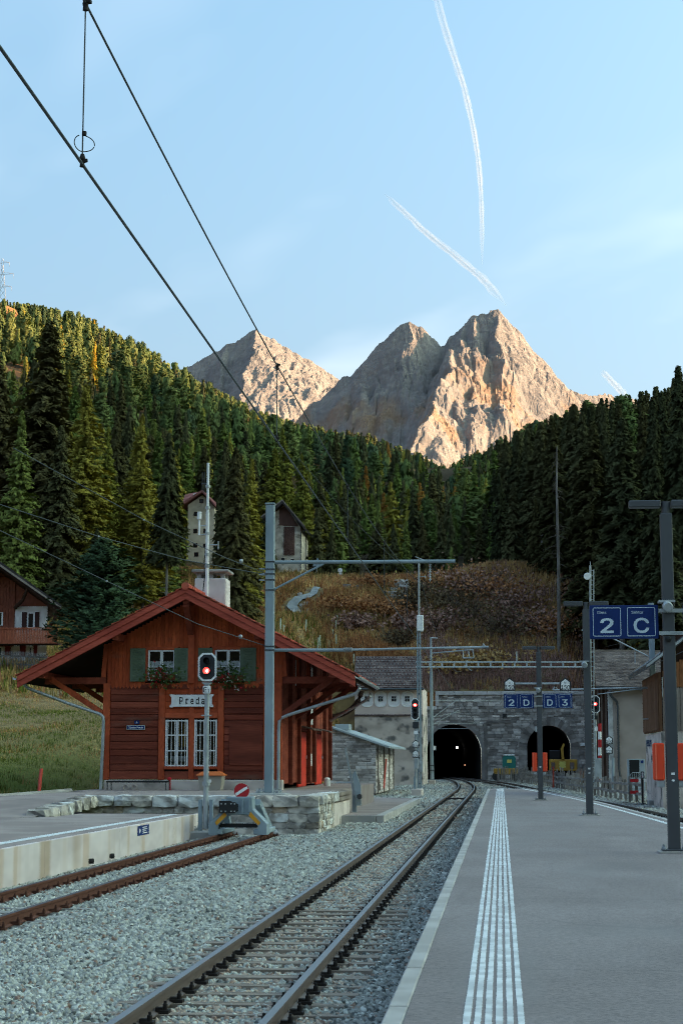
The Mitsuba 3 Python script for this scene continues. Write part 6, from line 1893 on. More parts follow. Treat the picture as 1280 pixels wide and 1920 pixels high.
put(k + '__plate', MB().prism(sg.Polygon([(a * .36, b_ * .36) for a, b_ in HOUSE5]), c, X, Z, Yv, .03), 'm_white_sign')
put(k + '__post', MB().box(c[0] - .05, c[0] + .05, 172.04, 172.14, -.6, c[2]), 'm_galv')
# mast of the third track at right
M4 = 79.0
n4 = lambda u, v: at(u, v, M4)
k = thing('right_mast', 'blue grey catenary mast of the third track behind the nearest lamp post', 'mast')
put(k + '__column', MB().bbox(n4(1218.5, 1300)[0], n4(1229, 1300)[0], M4 - .12, M4 + .12, -.4, n4(1224, 1131)[2], .015), 'm_steel')
put(k + '__arm', MB().tube(n4(1219, 1136), n4(1196, 1138), .05).tube(n4(1218, 1232.5), n4(1150, 1198), .030).tube(n4(1190, 1244), n4(1190, 1222), .028), 'm_galv')
put(k + '__contact_tube', MB().tube(n4(1218, 1289), n4(1036, 1294), .032), 'm_galv')
put(k + '__lower_strut', MB().tube(n4(1218, 1290), n4(1120, 1302), .02).tube(n4(1205, 1349), n4(1220, 1348), .03), 'm_galv')
put(k + '__end_fitting', MB().tube(n4(1036, 1294), n4(1040, 1288), .03).tube(n4(1045, 1294), n4(1042, 1289), .02), 'm_galv')
put(k + '__foundation', MB().bbox(n4(1214, 1500)[0], n4(1246, 1500)[0], M4 - .5, M4 + .5, -.7, n4(1224, 1501)[2], .03), 'm_concrete')
k = thing('platform_number_sign', 'small pale blue plate reading 85 on the right catenary mast', 'sign')
c = n4(1216.5, 1394)
put(k + '__plate', MB().box(c[0] - .15, c[0] + .15, M4 - .16, M4 - .13, c[2] - .15, c[2] + .15), 'm_roof_sheet')
put(k + '__number', MB().text('85', .15, (c[0], M4 - .161, c[2] - .03), X, Z, .003, True), 'm_sign_blue')
put(k + '__line', MB().box(c[0] - .1, c[0] + .04, M4 - .165, M4 - .161, c[2] - .11, c[2] - .07), 'm_sign_blue')
# wires towards the tunnel
for j, (a, b_) in enumerate((((560, 860, 75), (740, 1050, 99.5)), ((602, 924, 90), (690, 1070, 140)))):
    put('distant_wire', MB().path([at(*a), (at(*a) + at(*b_)) / 2 - np.array([0, 0, .25]), at(*b_)], .014, 5), 'm_wire', ('thin dark wire crossing the shaded forest above the road', 'second thin wire crossing the forest right of the barn')[j], 'wire')
put('third_track_wire', MB().path([(float(track3_x(y)), y, 4.63) for y in np.linspace(45, 175, 40)], .010, 5), 'm_wire', 'contact wire above the third track at the right', 'wire')

# ---------------------------------------------------------------- platform lamps with signs
def lamp_post(u0, v0, Y, vtop, lum, lab):
    k = thing('platform_lamp', lab, 'lamp post', 'lamp posts along the platform')
    p = at(u0, v0, Y); x = float(p[0]); zc = lambda v: float(at(u0, v, Y)[2])
    zt = zc(vtop)
    put(k + '__column', MB().bbox(x - .095, x + .095, Y - .095, Y + .095, .06, zt, .012), 'm_post')
    put(k + '__neck', MB().tube((x, Y, zt), (x, Y, zt + .20), .075, n=12), 'm_post', smooth=40)
    for s in (-1, 1):
        put(k + '__luminaire', MB().bbox(*sorted((x + s * .085, x + s * .60)), Y - .11, Y + .11, zt + .10, zt + .215, .015), 'm_post')
    put(k + '__base_plate', MB().bbox(x - .20, x + .20, Y - .16, Y + .16, .035, .065, .008), 'm_post')
    put(k + '__pad', MB().bbox(x - .26, x + .26, Y - .22, Y + .22, -.02, .034, .012), 'm_kerb')
    b = MB()
    for dx in (-.16, .16):
        for dy in (-.12, .12): b.lathe((x + dx, Y + dy, .065), [(.028, 0), (.028, .03), (.014, .035), (.014, .07), (0, .07)], 8)
    put(k + '__anchor_bolts', b, 'm_galv', kind='stuff')
    return k, x, zc


def speaker(k, x, Y, z):
    put(k + '__speaker', MB().lathe((x, Y - .10, z), [(0, 0), (.078, 0), (.08, .02), (.08, .20), (.07, .215), (0, .215)], 18, unit((0, -1, -.22))), 'm_galv', smooth=40)
    put(k + '__speaker_bracket', MB().box(x - .13, x + .13, Y - .13, Y + .13, z - .005 + .06, z + .03 + .06), 'm_galv')


def panel_sign(x0, x1, z0, z1, Y, txts, lab, small=True):
    k = thing('platform_sign', lab, 'sign')
    put(k + '__panel', MB().bbox(x0, x1, Y - .05, Y + .05, z0, z1, .008), 'm_sign_blue')
    W = (x1 - x0) / len(txts); H = z1 - z0
    bb = MB(); tt = MB()
    for i, (head, big) in enumerate(txts):
        cx = x0 + W * (i + .5); r = sg.box(cx - .41 * W, z0 + .07 * H, cx + .41 * W, z1 - .07 * H)
        r = r.buffer(-.05 * H).buffer(.05 * H)
        bb.prism(r.difference(r.buffer(-.016 * H * 1.2)), (0, Y - .053, 0), X, Z, Yv, .004)
        tt.text(big, .42 * H, (cx, Y - .051, z0 + .18 * H), X, Z, .003, True, 'c', {'2': .40, 'C': .46, 'D': .40, '3': .40}[big] * W * .98)
        tt.text(head, .085 * H, (cx - .28 * W, Y - .051, z0 + .74 * H), X, Z, .003, False, 'l')
    put(k + '__frame_line', bb, 'm_sign_white')
    put(k + '__lettering', tt, 'm_sign_white')
    return k


mat('m_sign_white', (.52, .60, .66), .45, .4)
k, x, zc = lamp_post(1264, 1600, 29.06, 963, None, 'nearest dark grey lamp post at the right edge, carrying the large blue sign')
Yp = 29.06
sx0, sx1 = float(at(1105, 1166, Yp)[0]), float(at(1233.5, 1166, Yp)[0])
xc_ = x - .02
k1 = panel_sign(sx0, sx1, zc(1197.5), zc(1134.5), Yp, (('Gleis', '2'), ('Sektor', 'C')), 'large blue platform sign reading Gleis 2 Sektor C')
k2 = panel_sign(2 * x - sx1 + .07, 2 * x - sx0 + .07, zc(1197.5), zc(1134.5), Yp, (('Sektor', 'C'), ('Gleis', '3')), 'blue platform sign cut by the right edge of the picture')
b = MB()
for v in (1146, 1188): b.box(sx1, 2 * x - sx1 + .07, Yp - .13, Yp - .10, zc(v) - .03, zc(v) + .03).box(x - .11, x + .11, Yp + .10, Yp + .12, zc(v) - .03, zc(v) + .03)
put(k + '__sign_bracket', b, 'm_galv', kind='stuff')
speaker(k, x - .03, Yp - .05, zc(1137))
put(k + '__sensor', MB().lathe((x - .02, Yp - .095, zc(1199)), [(.05, 0), (.05, .05), (.03, .08), (0, .085)], 14, (0, -1, 0)), 'm_black')
put(k + '__sticker', MB().box(x - .03, x + .03, Yp - .099, Yp - .096, zc(1453.5), zc(1449)), 'm_white_sign')
put(k + '__sticker', MB().box(x - .022, x + .022, Yp - .099, Yp - .096, zc(1465.5), zc(1462)), 'm_white_sign')


def orange_panels(k, x, Y, z0, z1, lab):
    kk = thing('orange_box', lab, 'box')
    for s in (-1, 1):
        a, c = sorted((x + s * .097, x + s * .275))
        put(kk + '__case', MB().bbox(a, c, Y - .10, Y + .10, z0, z1, .02), 'm_orange')
        put(kk + '__edge', MB().box(*sorted((x + s * .225, x + s * .245)), Y - .108, Y - .101, z0 + .01, z1 - .01), 'm_orange_pale')
        a, c = sorted((x + s * .10, x + s * .215))
        put(kk + '__lower_box', MB().bbox(a, c, Y - .07, Y + .07, z0 - .11, z0 - .004, .01), 'm_galv')


mat('m_orange_pale', (.80, .16, .08), .4, .5)
orange_panels(k, x - .03, Yp, zc(1463.5), zc(1393.5), 'orange red boxes on both sides of the nearest lamp post')
k, x, zc = lamp_post(1105.5, 1530, 47.9, 1143, None, 'second dark grey lamp post on the platform')
speaker(k, x - .08, 47.9 - .05, zc(1246))
put(k + '__sticker', MB().box(x - .03, x + .03, 47.8, 47.802, zc(1443), zc(1440)), 'm_white_sign')
put(k + '__sticker', MB().box(x - .022, x + .022, 47.8, 47.802, zc(1451), zc(1448.5)), 'm_white_sign')
Y3 = 65.5
k, x, zc = lamp_post(1013.5, 1501, Y3, 1223, None, 'farthest dark grey lamp post carrying small blue signs for tracks 2 and 3')
put(k + '__arm', MB().tube((at(957, 1282.5, Y3)[0], Y3, zc(1282)), (at(1058, 1282.5, Y3)[0], Y3, zc(1282)), .035), 'm_galv')
metre_board(at(955, 1283, Y3 - .06), .41, '150', 'board reading m 150 left of the farthest lamp post', True)
metre_board(at(1059.5, 1283, Y3 - .06), .41, '150', 'board reading m 150 right of the farthest lamp post', True)
for a, c, tx, lab in ((944.3, 1000.5, (('Gleis', '2'), ('Sektor', 'D')), 'small blue sign reading 2 D left of the farthest lamp post'), (1016.5, 1072.5, (('Sektor', 'D'), ('Gleis', '3')), 'small blue sign reading D 3 right of the farthest lamp post')):
    panel_sign(float(at(a, 1315, Y3)[0]), float(at(c, 1315, Y3)[0]), zc(1328.5), zc(1301), Y3, tx, lab)
b = MB()
for v in (1306, 1324): b.box(at(1000, 1315, Y3)[0], at(1017, 1315, Y3)[0], Y3 - .13, Y3 - .10, zc(v) - .025, zc(v) + .025)
put(k + '__sign_bracket', b, 'm_galv', kind='stuff')
speaker(k, x - .04, Y3 - .05, zc(1294))
orange_panels(k, x - .02, Y3, zc(1447), zc(1411.5), 'orange red boxes on both sides of the farthest lamp post')
put(k + '__small_box', MB().box(x - .16, x - .1, Y3 - .08, Y3 + .05, zc(1373), zc(1362)), 'm_galv')
put(k + '__sticker', MB().box(x - .03, x + .03, Y3 - .1, Y3 - .097, zc(1440), zc(1437)), 'm_white_sign')

# ---------------------------------------------------------------- things in front of the station
k = thing('salt_bin', 'beige grit bin with an orange lid in front of the station wall', 'bin')
c0, c1_ = at(374, 1484, 57.0), at(419, 1484, 57.0)
q = MB(); wv = (c1_[0] - c0[0]) / 2; cxb = (c0[0] + c1_[0]) / 2
zb0, zb1 = TZ, float(at(395, 1455, 57)[2])
q.raw([(cxb + i * wv * t, 57 + j * .36 * t, z) for z, t in ((zb0, .84), (zb1, 1)) for i, j in ((-1, -1), (1, -1), (1, 1), (-1, 1))], [(0, 1, 2, 3), (4, 5, 6, 7), (0, 1, 5, 4), (1, 2, 6, 5), (2, 3, 7, 6), (3, 0, 4, 7)])
put(k + '__body', q, 'm_beige_plastic')
q = MB().raw([(cxb + i * wv * t, 57 + j * .4 * t, z) for z, t in ((zb1 + .003, 1.12), (zb1 + .03, 1.12), (zb1 + .14, .66)) for i, j in ((-1, -1), (1, -1), (1, 1), (-1, 1))], [(0, 1, 2, 3), (8, 9, 10, 11)] + [(a + i, a + (i + 1) % 4, a + 4 + (i + 1) % 4, a + 4 + i) for a in (0, 4) for i in range(4)])
put(k + '__lid', q, 'm_orange_lid')
put(k + '__badge', MB().lathe((cxb, 57 - .36, zb0 + .3), [(0, .02), (.06, .02), (.06, 0)], 14, (0, -1, 0)), 'm_white_sign')
mat('m_beige_plastic', (.36, .32, .27), .5, .4)
mat('m_orange_lid', (.62, .16, .05), .5, .4)
k = thing('wall_bench', 'long dark narrow bench table along the foot of the station wall', 'bench')
a, c = at(202, 1464, 57.2), at(318, 1461, 57.2)
put(k + '__top', MB().bbox(a[0], c[0], 56.95, 57.4, a[2] - .06, a[2], .015), 'm_black')
for u in (203.5, 211, 313, 319.5):
    put(k + '__leg', MB().box(at(u, 1470, 57.2)[0] - .015, at(u, 1470, 57.2)[0] + .015, 57.0, 57.03, TZ, a[2] - .06), 'm_steel_dark')
k = put('red_knob_post', MB().tube(at(319, 1484, 57.0), at(319, 1461, 57.0), .02).lathe(at(317.5, 1461, 57.0), [(0, -.06), (.06, -.03), (.07, .02), (.03, .06), (0, .07)], 10), 'm_red', 'little post with a red knob at the end of the long bench', 'post')
put('red_stake', MB().path([at(73, 1489, 54.5), at(75, 1466, 54.6), at(77.5, 1442, 54.7)], .055, 8), 'm_red_pole', 'leaning red stake at the edge of the meadow left of the station', 'stake')
k = thing('crossing_barrier', 'raised grey level crossing barrier with counterweight beside the terrace', 'barrier')
put(k + '__arm', MB().beam(at(664, 1492, 59.5), at(647, 1402, 59.5), .07, .10, (0, 1, 0)), 'm_galv')
put(k + '__counterweight', MB().prism(sg.Polygon([(-.1, -.55), (.06, -.55), (.12, .1), (.0, .62), (-.12, .5)]), at(670, 1480, 59.4), unit((1, 0, .12)), unit((-.12, 0, 1)), Yv, .09), 'm_steel')
put(k + '__pivot', MB().lathe(at(674, 1494, 59.3), [(0, 0), (.09, 0), (.09, .14), (0, .14)], 14, (0, -1, 0)), 'm_steel_dark')
put(k + '__stand', MB().box(*(at(660, 1490, 59.6)[0], at(668, 1490, 59.6)[0]), 59.55, 59.75, -.3, TZ + .2), 'm_steel')
k = thing('shed_bench', 'small grey bench in front of the stone shed', 'bench')
put(k + '__seat', MB().box(at(629, 1467, 92)[0], at(662, 1467, 92)[0], 91.8, 92.3, at(640, 1468.5, 92)[2], at(640, 1466.5, 92)[2]), 'm_galv')
for u in (631, 648): put(k + '__leg', MB().box(at(u, 1470, 92)[0], at(u + 2, 1470, 92)[0], 91.85, 92.2, -.27, at(640, 1468.6, 92)[2]), 'm_galv')
put('white_bollard', MB().lathe(at(613, 1482, 66.5), [(.12, 0), (.12, .42), (.09, .46), (0, .48)], 10), 'm_white_sign', 'short white bollard at the far corner of the station', 'bollard')

# ---------------------------------------------------------------- right side: fence, barriers, machines
fx = lambda y: float(track3_x(y)) + 2.4
rf = np.random.default_rng(9)
k = thing('wooden_fence', 'weathered post and rail fence beyond the third track', 'fence')
ys_f = [82.5]
while ys_f[-1] < 150: ys_f.append(ys_f[-1] + 1.75 + rf.uniform(-.15, .15))
P = [np.array([fx(y) + .3, y, -.55]) for y in ys_f]
for p in P:
    put(k + '__post', MB().beam(p, p + np.array([rf.normal(0, .03), rf.normal(0, .03), 1.12 + rf.uniform(-.1, .12)]), .15, .13, (1, 0, 0)), 'm_fence')
for a, c in zip(P[:-1], P[1:]):
    for h in (.45, .86):
        put(k + '__rail', MB().beam(a + np.array([-.06, -.05, h + rf.normal(0, .03)]), c + np.array([-.06, .05, h + rf.normal(0, .03)]), .05, .13), 'm_fence')
k = thing('picket_fence', 'second row of close grey wooden pickets before the tunnel portal', 'fence')
for i in range(70):
    t = i / 70; p = np.array([2.0 + 8.0 * (1 - t) - 4.5 * t * .55, 150 - 20 * (1 - t) + 8 * t, -.55])
    if rf.random() < .06: continue
    put(k + '__picket', MB().beam(p, p + np.array([rf.normal(0, .05), 0, 1.25 + rf.uniform(-.2, .25)]), .10, .05, (0, 1, 0)), 'm_fence')
k = thing('plank_barrier', 'red and white striped plank barrier at the end of the wooden fence', 'barrier')
FY = 84.0
for v0, v1 in ((1461, 1467), (1483, 1489)):
    for i, (a, c) in enumerate(((1181, 1196.5), (1196.7, 1213.5), (1213.7, 1224))):
        put(k + '__stripe', MB().box(at(a, v0, FY)[0], at(c, v0, FY)[0], FY, FY + .04, at(1200, v1, FY)[2], at(1200, v0, FY)[2]), 'm_red' if i != 1 else 'm_white_sign')
for u in (1180, 1224): put(k + '__post', MB().box(at(u, 1480, FY)[0] - .05, at(u, 1480, FY)[0] + .05, FY + .045, FY + .12, -.55, at(1200, 1455, FY)[2]), 'm_fence')
k = thing('crowd_barrier', 'galvanised tubular crowd barrier behind the striped planks', 'barrier')
CY = 92.0
z0, z1 = float(at(1200, 1478, CY)[2]), float(at(1200, 1449, CY)[2]); xa, xb_ = float(at(1181, 1460, CY)[0]), float(at(1240, 1460, CY)[0])
for s0, s1 in ((xa, (xa + xb_) / 2 - .05), ((xa + xb_) / 2 + .05, xb_)):
    put(k + '__frame', MB().path([(s0, CY, z0), (s0, CY, z1 - .12), (s0 + .12, CY, z1), (s1 - .12, CY, z1), (s1, CY, z1 - .12), (s1, CY, z0), (s0, CY, z0)], .022, 6), 'm_galv')
    b = MB()
    for x in np.arange(s0 + .1, s1 - .05, .11): b.tube((x, CY, z0), (x, CY, z1 - .02), .010, n=5)
    put(k + '__bars', b, 'm_galv', kind='stuff')
k = thing('beacon_stand', 'black portable stand with a flat rubber foot and white reflector by the right mast', 'stand')
c = at(1204.5, 1508, 79.5)
put(k + '__foot', MB().lathe((c[0], 79.5, -.58), [(.32, 0), (.34, .05), (.2, .12), (.06, .16), (0, .16)], 10), 'm_black')
put(k + '__pole', MB().tube((c[0], 79.5, -.5), (c[0], 79.5, at(1204, 1456, 79.5)[2]), .03), 'm_black')
put(k + '__lamp', MB().bbox(c[0] - .07, c[0] + .09, 79.44, 79.52, at(1204, 1460, 79.5)[2], at(1204, 1447, 79.5)[2], .02), 'm_black')
put(k + '__reflector', MB().box(c[0] - .02, c[0] + .05, 79.42, 79.435, at(1204, 1459, 79.5)[2], at(1204, 1449, 79.5)[2]), 'm_white_sign')
k = thing('ticket_cabinet', 'pale blue grey metal cabinet with a dark glass front by the rendered house', 'cabinet')
KY = 112.0
put(k + '__body', MB().bbox(at(1177, 1440, KY)[0], at(1209, 1440, KY)[0], KY, KY + .8, -.6, at(1190, 1423.5, KY)[2], .03), 'm_roof_sheet')
put(k + '__glass_front', MB().box(at(1179.5, 1440, KY)[0], at(1198, 1440, KY)[0], KY - .03, KY - .002, at(1190, 1458, KY)[2], at(1190, 1425.5, KY)[2]), 'm_dark_glass')
put(k + '__display', MB().box(at(1201, 1440, KY)[0], at(1206, 1440, KY)[0], KY - .03, KY - .002, at(1190, 1431, KY)[2], at(1190, 1426.5, KY)[2]), 'm_sign_blue')
mat('m_dark_glass', (.012, .013, .016), .15, .5)
mat('m_fence', mottled((.13, .115, .105), (.23, .205, .19), 2.0, octv=3), .9, .2)
mat('m_teal', (.012, .13, .115), .5, .4)
mat('m_machine', mottled((.34, .18, .022), (.44, .24, .03), 1.0), .5, .4)
# tank trailer
k = thing('tank_trailer', 'yellow trailer with a teal tank in front of the portal wall', 'trailer')
TY = 160.0
t_ = lambda u, v: at(u, v, TY)
x0, x1 = t_(941.5, 1430)[0], t_(966.5, 1430)[0]; z0, z1 = t_(950, 1441)[2], t_(950, 1416)[2]
q = sg.Polygon([(x0, z0), (x1, z0), (x1, z1 - .25), (x1 - .2, z1 - .03), ((x0 + x1) / 2, z1), (x0 + .2, z1 - .03), (x0, z1 - .25)])
put(k + '__tank', MB().prism(q, (0, TY, 0), X, Z, Yv, 1.8), 'm_teal')
put(k + '__tank_lid', MB().bbox(x0 + .1, x1 - .1, TY - .02, TY + 1.8, z1 - .06, z1 + .05, .03), 'm_white_sign')
put(k + '__label', MB().box(t_(950, 1430)[0], t_(959, 1430)[0], TY - .03, TY - .002, t_(950, 1431)[2], t_(950, 1424.5)[2]), 'm_label_yellow')
put(k + '__deck', MB().bbox(t_(925, 1440)[0], t_(970, 1440)[0], TY - .3, TY + 2.2, z0 - .55, z0 - .02, .04), 'm_machine')
for u in (931, 964): put(k + '__wheel', MB().lathe(t_(u, 1456), [(0, -.3), (.38, -.3), (.42, 0), (.38, .02), (0, .02)], 16, (0, 1, 0)), 'm_black')
mat('m_label_yellow', (.55, .48, .12), .5, .3)
# excavator
k = thing('excavator', 'yellow construction machine with raised arm in the mouth of the right tunnel', 'excavator')
EY = 172.0
e_ = lambda u, v, Y=EY: at(u, v, Y)
put(k + '__chassis', MB().bbox(e_(1030, 1430)[0], e_(1082, 1430)[0], EY, EY + 3, e_(1050, 1446)[2], e_(1050, 1424)[2], .08), 'm_machine')
put(k + '__panel', MB().box(e_(1048, 1435)[0], e_(1060, 1435)[0], EY - .05, EY - .002, e_(1050, 1440)[2], e_(1050, 1428)[2]), 'm_label_yellow')
put(k + '__cab', MB().bbox(e_(1030, 1415)[0], e_(1050, 1415)[0], EY + .6, EY + 2.2, e_(1040, 1423.8)[2], e_(1040, 1407)[2], .05), 'm_dark_glass')
put(k + '__arm', MB().beam(e_(1055, 1424), e_(1053, 1403), .24, .3, (0, 1, 0)).beam(e_(1053, 1405), e_(1057, 1395), .2, .26, (0, 1, 0)), 'm_machine')
put(k + '__track', MB().bbox(e_(1031, 1450)[0], e_(1044, 1450)[0], EY, EY + 3, -.6, e_(1050, 1447)[2], .1).bbox(e_(1068, 1450)[0], e_(1081, 1450)[0], EY, EY + 3, -.6, e_(1050, 1447)[2], .1), 'm_black', kind='stuff')
put(k + '__grille', MB().box(e_(1033, 1435)[0], e_(1040, 1435)[0], EY - .04, EY - .002, e_(1050, 1442)[2], e_(1050, 1430)[2]).box(e_(1068, 1435)[0], e_(1076, 1435)[0], EY - .04, EY - .002, e_(1050, 1442)[2], e_(1050, 1430)[2]), 'm_bronze', kind='stuff')
put('portal_notice', MB().box(at(1087, 1396, PY)[0], at(1097, 1396, PY)[0], PY - .3, PY - .25, at(1090, 1399, PY)[2], at(1090, 1393.5, PY)[2]), 'm_white_sign', 'small white plate on the portal wall right of the right tunnel', 'sign')
for i, u in enumerate((1037, 1133)):
    put('red_white_stake', MB().beam(at(u, 1480, 125), at(u, 1438, 125), .09, .09, (0, 1, 0)), 'm_red_pole', ('red stake in front of the yellow machine', 'red stake by the fence below the right signal')[i], 'stake')
# ---------------------------------------------------------------- on the slopes
def hit(u, v, y0=60, y1=330):
    """where the line of sight through a pixel meets the ground"""
    Y = np.arange(y0, y1, .5)
    P = np.array([at(u, v, y) for y in Y])
    below = P[:, 2] < ground_h(P[:, 0], Y)
    i = int(np.argmax(below)) if below.any() else len(Y) - 1
    return P[i]


# chalet on the left meadow
CHY = 120.0
ch = lambda u, v, Y=CHY: at(u, v, Y)
k = thing('chalet', 'brown and white chalet with a balcony on the left meadow', 'chalet')
hxx = lambda u: float(ch(u, 1150)[0]); hzz = lambda v: float(ch(60, v)[2])
mat('m_chalet_white', mottled((.66, .62, .61), (.76, .73, .72), 1.0), .9, .2)
mat('m_chalet_wood', wood_col((.19, .058, .036), (.27, .09, .056), (1.2, 1.2, .5)), .75, .3)
mat('m_balcony', wood_col((.36, .10, .055), (.46, .145, .08), (1.6, 1.6, .5)), .7, .3)
mat('m_dark_roof', mottled((.040, .034, .034), (.065, .056, .055), 1.5), .85, .2)
ridge_u, eave_u = 5, 126
put(k + '__white_wall', MB().prism(sg.box(hxx(28), hzz(1262), hxx(89), hzz(1137)), (0, CHY, 0), X, Z, unit((-.34, 1, 0)), 10).prism(sg.box(hxx(-90), hzz(1262), hxx(28) - .01, hzz(1212)), (0, CHY + .03, 0), X, Z, unit((-.34, 1, 0)), 10), 'm_chalet_white')
q = sg.Polygon([(hxx(-90), hzz(1137)), (hxx(89), hzz(1137)), (hxx(89), hzz(1120)), (hxx(5), hzz(1070)), (hxx(-90), hzz(1125))])
put(k + '__gable', MB().prism(q, (0, CHY + .04, 0), X, Z, Yv, .3), 'm_chalet_wood')
rc = np.random.default_rng(4)
u = -60.0
while u < 28:
    w = min(5.5, 28 - u)
    put(k + '__wall_board', MB().box(hxx(u) + .008, hxx(u + w) - .008, CHY - .10 + rc.uniform(-.015, .015), CHY + .02, hzz(1212), hzz(1082 + max(0, u - 8) * .55)), 'm_chalet_wood')
    u += w
put(k + '__roof', MB().prism(sg.Polygon([(hxx(5), hzz(1053)), (hxx(128), hzz(1140)), (hxx(126), hzz(1145)), (hxx(5), hzz(1062)), (hxx(-118), hzz(1145)), (hxx(-120), hzz(1140))]), (0, CHY - 1.8, 0), X, Z, unit((-.34, 1, 0)), 13), 'm_dark_roof')
put(k + '__verge_board', MB().prism(sg.Polygon([(hxx(5), hzz(1058)), (hxx(127), hzz(1143.2)), (hxx(126), hzz(1146)), (hxx(5), hzz(1062.5)), (hxx(-116), hzz(1146)), (hxx(-117), hzz(1143))]), (0, CHY - 1.88, 0), X, Z, Yv, .07), 'm_weathered')
put(k + '__soffit', MB().prism(sg.Polygon([(hxx(5), hzz(1063)), (hxx(124), hzz(1146)), (hxx(122), hzz(1149)), (hxx(5), hzz(1067)), (hxx(-112), hzz(1149))]), (0, CHY - 1.7, 0), X, Z, unit((-.34, 1, 0)), 12), 'm_soffit')
for u0, v0, u1, v1 in ((28, 1140, 54, 1098), (88, 1180, 110, 1138)):
    put(k + '__brace', MB().path([at(u0, v0, CHY - .15), at((u0 + u1) / 2 + 2, (v0 + v1) / 2 + 6, CHY - .8), at(u1, v1, CHY - 1.5)], .13, 6), 'm_beam_dark')
wk = fresh(k + '__window')
put(wk + '__frame', MB().box(hxx(51), hxx(66), CHY - .05, CHY - .002, hzz(1178), hzz(1149)), 'm_window_white')
put(wk + '__pane', MB().box(hxx(54), hxx(62.5), CHY - .07, CHY - .052, hzz(1176), hzz(1151)), 'm_dark_glass')
for a, c in ((42, 51), (66.4, 74)): put(wk + '__shutter', MB().box(hxx(a), hxx(c), CHY - .09, CHY - .002, hzz(1178), hzz(1148)), 'm_shutter_brown')
wk = fresh(k + '__window')
put(wk + '__frame', MB().box(hxx(-14), hxx(7), CHY - .16, CHY - .11, hzz(1173), hzz(1148)), 'm_window_white')
put(wk + '__pane', MB().box(hxx(-12), hxx(4), CHY - .18, CHY - .162, hzz(1172), hzz(1149)), 'm_dark_glass')
mat('m_shutter_brown', (.055, .024, .022), .6, .3)
mat('m_shutter_red', (.20, .026, .024), .6, .3)
for u0 in (0, 56):
    wk = fresh(k + '__lower_window')
    put(wk + '__frame', MB().box(hxx(u0 + 1 if u0 else -4), hxx(u0 + 9), CHY - .05, CHY - .002, hzz(1240), hzz(1213)), 'm_window_white')
    put(wk + '__pane', MB().box(hxx(u0 + 2 if u0 else -3), hxx(u0 + 4), CHY - .07, CHY - .052, hzz(1238), hzz(1215)), 'm_dark_glass')
for a, c in ((12, 21.5), (39.5, 50), (65, 71.5)): put(k + '__lower_shutter', MB().box(hxx(a), hxx(c), CHY - .09, CHY - .002, hzz(1230), hzz(1210)), 'm_shutter_red')
u = -60.0
while u < 107.5:
    put(k + '__balcony_board', MB().box(float(at(u, 1190, CHY - 1.3)[0]) + .01, float(at(u + 2.9, 1190, CHY - 1.3)[0]) - .01, CHY - 1.32 + rc.uniform(-.01, .01), CHY - 1.26, float(at(60, 1207, CHY - 1.3)[2]), float(at(60, 1177 if u < 60 else 1180, CHY - 1.3)[2])), 'm_balcony')
    u += 3.0
put(k + '__balcony_floor', MB().box(float(at(-60, 1190, CHY - 1.3)[0]), float(at(108, 1190, CHY - 1.3)[0]), CHY - 1.25, CHY - .1, float(at(60, 1207, CHY - 1.3)[2]) - .05, float(at(60, 1205, CHY - 1.3)[2])), 'm_soffit')
put(k + '__balcony_rail', MB().box(float(at(-60, 1190, CHY - 1.3)[0]), float(at(108.5, 1190, CHY - 1.3)[0]), CHY - 1.4, CHY - 1.24, float(at(60, 1179, CHY - 1.3)[2]), float(at(60, 1177, CHY - 1.3)[2])), 'm_balcony')
# picket fence below the chalet
k = thing('garden_fence', 'grey picket fence in front of the chalet', 'fence')
GY = 113.0
for i in range(44):
    u = -40 + i * 3.0
    p = at(u, 1240, GY); g = float(ground_h(p[0], GY)); b0 = max(g - .1, float(at(u, 1252, GY)[2]) - .1)
    put(k + '__picket', MB().box(p[0] - .024, p[0] + .024, GY, GY + .03, b0 if abs(b0 - g) < 1.2 else g - .1, float(at(u, 1222 + .12 * max(0, u - 40), GY)[2])), 'm_fence')
for v in (1228, 1243): put(k + '__rail', MB().beam(at(-40, v, GY + .05), at(91, v + 5, GY + .05), .04, .09), 'm_fence')

# cream house on the hill
HHY = 250.0
k = thing('cream_house', 'tall cream house with red roof half hidden by trees on the hill', 'house')
h2 = lambda u, v: at(u, v, HHY)
x_, z_ = (lambda u: float(h2(u, 1000)[0])), (lambda v: float(h2(370, v)[2]))
mat('m_cream', mottled((.50, .41, .30), (.60, .50, .38), .6), .9, .2)
mat('m_hill_roof', mottled((.20, .075, .07), (.28, .11, .10), 1.0), .8, .3)
q = sg.Polygon([(x_(350), z_(1075)), (x_(402), z_(1075)), (x_(402), z_(952)), (x_(379), z_(928)), (x_(352), z_(946))])
put(k + '__wall', MB().prism(q, (0, HHY, 0), X, Z, Yv, 11), 'm_cream')
xm_ = x_(380)
q = sg.Polygon([(xm_, z_(920)), (x_(405), z_(948)), (x_(404), z_(951)), (xm_, z_(924.5)), (x_(341), z_(950)), (x_(339), z_(947))])
put(k + '__roof', MB().prism(q, (0, HHY - 1.0, 0), X, Z, Yv, 12.5), 'm_hill_roof')
put(k + '__roof__face', MB().raw([h2(339, 947), h2(380, 920), at(378, 921, HHY + 8), at(347, 927, HHY + 8)], [(0, 1, 2, 3)]), 'm_hill_roof')
put(k + '__chimney', MB().box(x_(354.5), x_(362), HHY + 3, HHY + 3.6, z_(940), z_(919)), 'm_render_white')
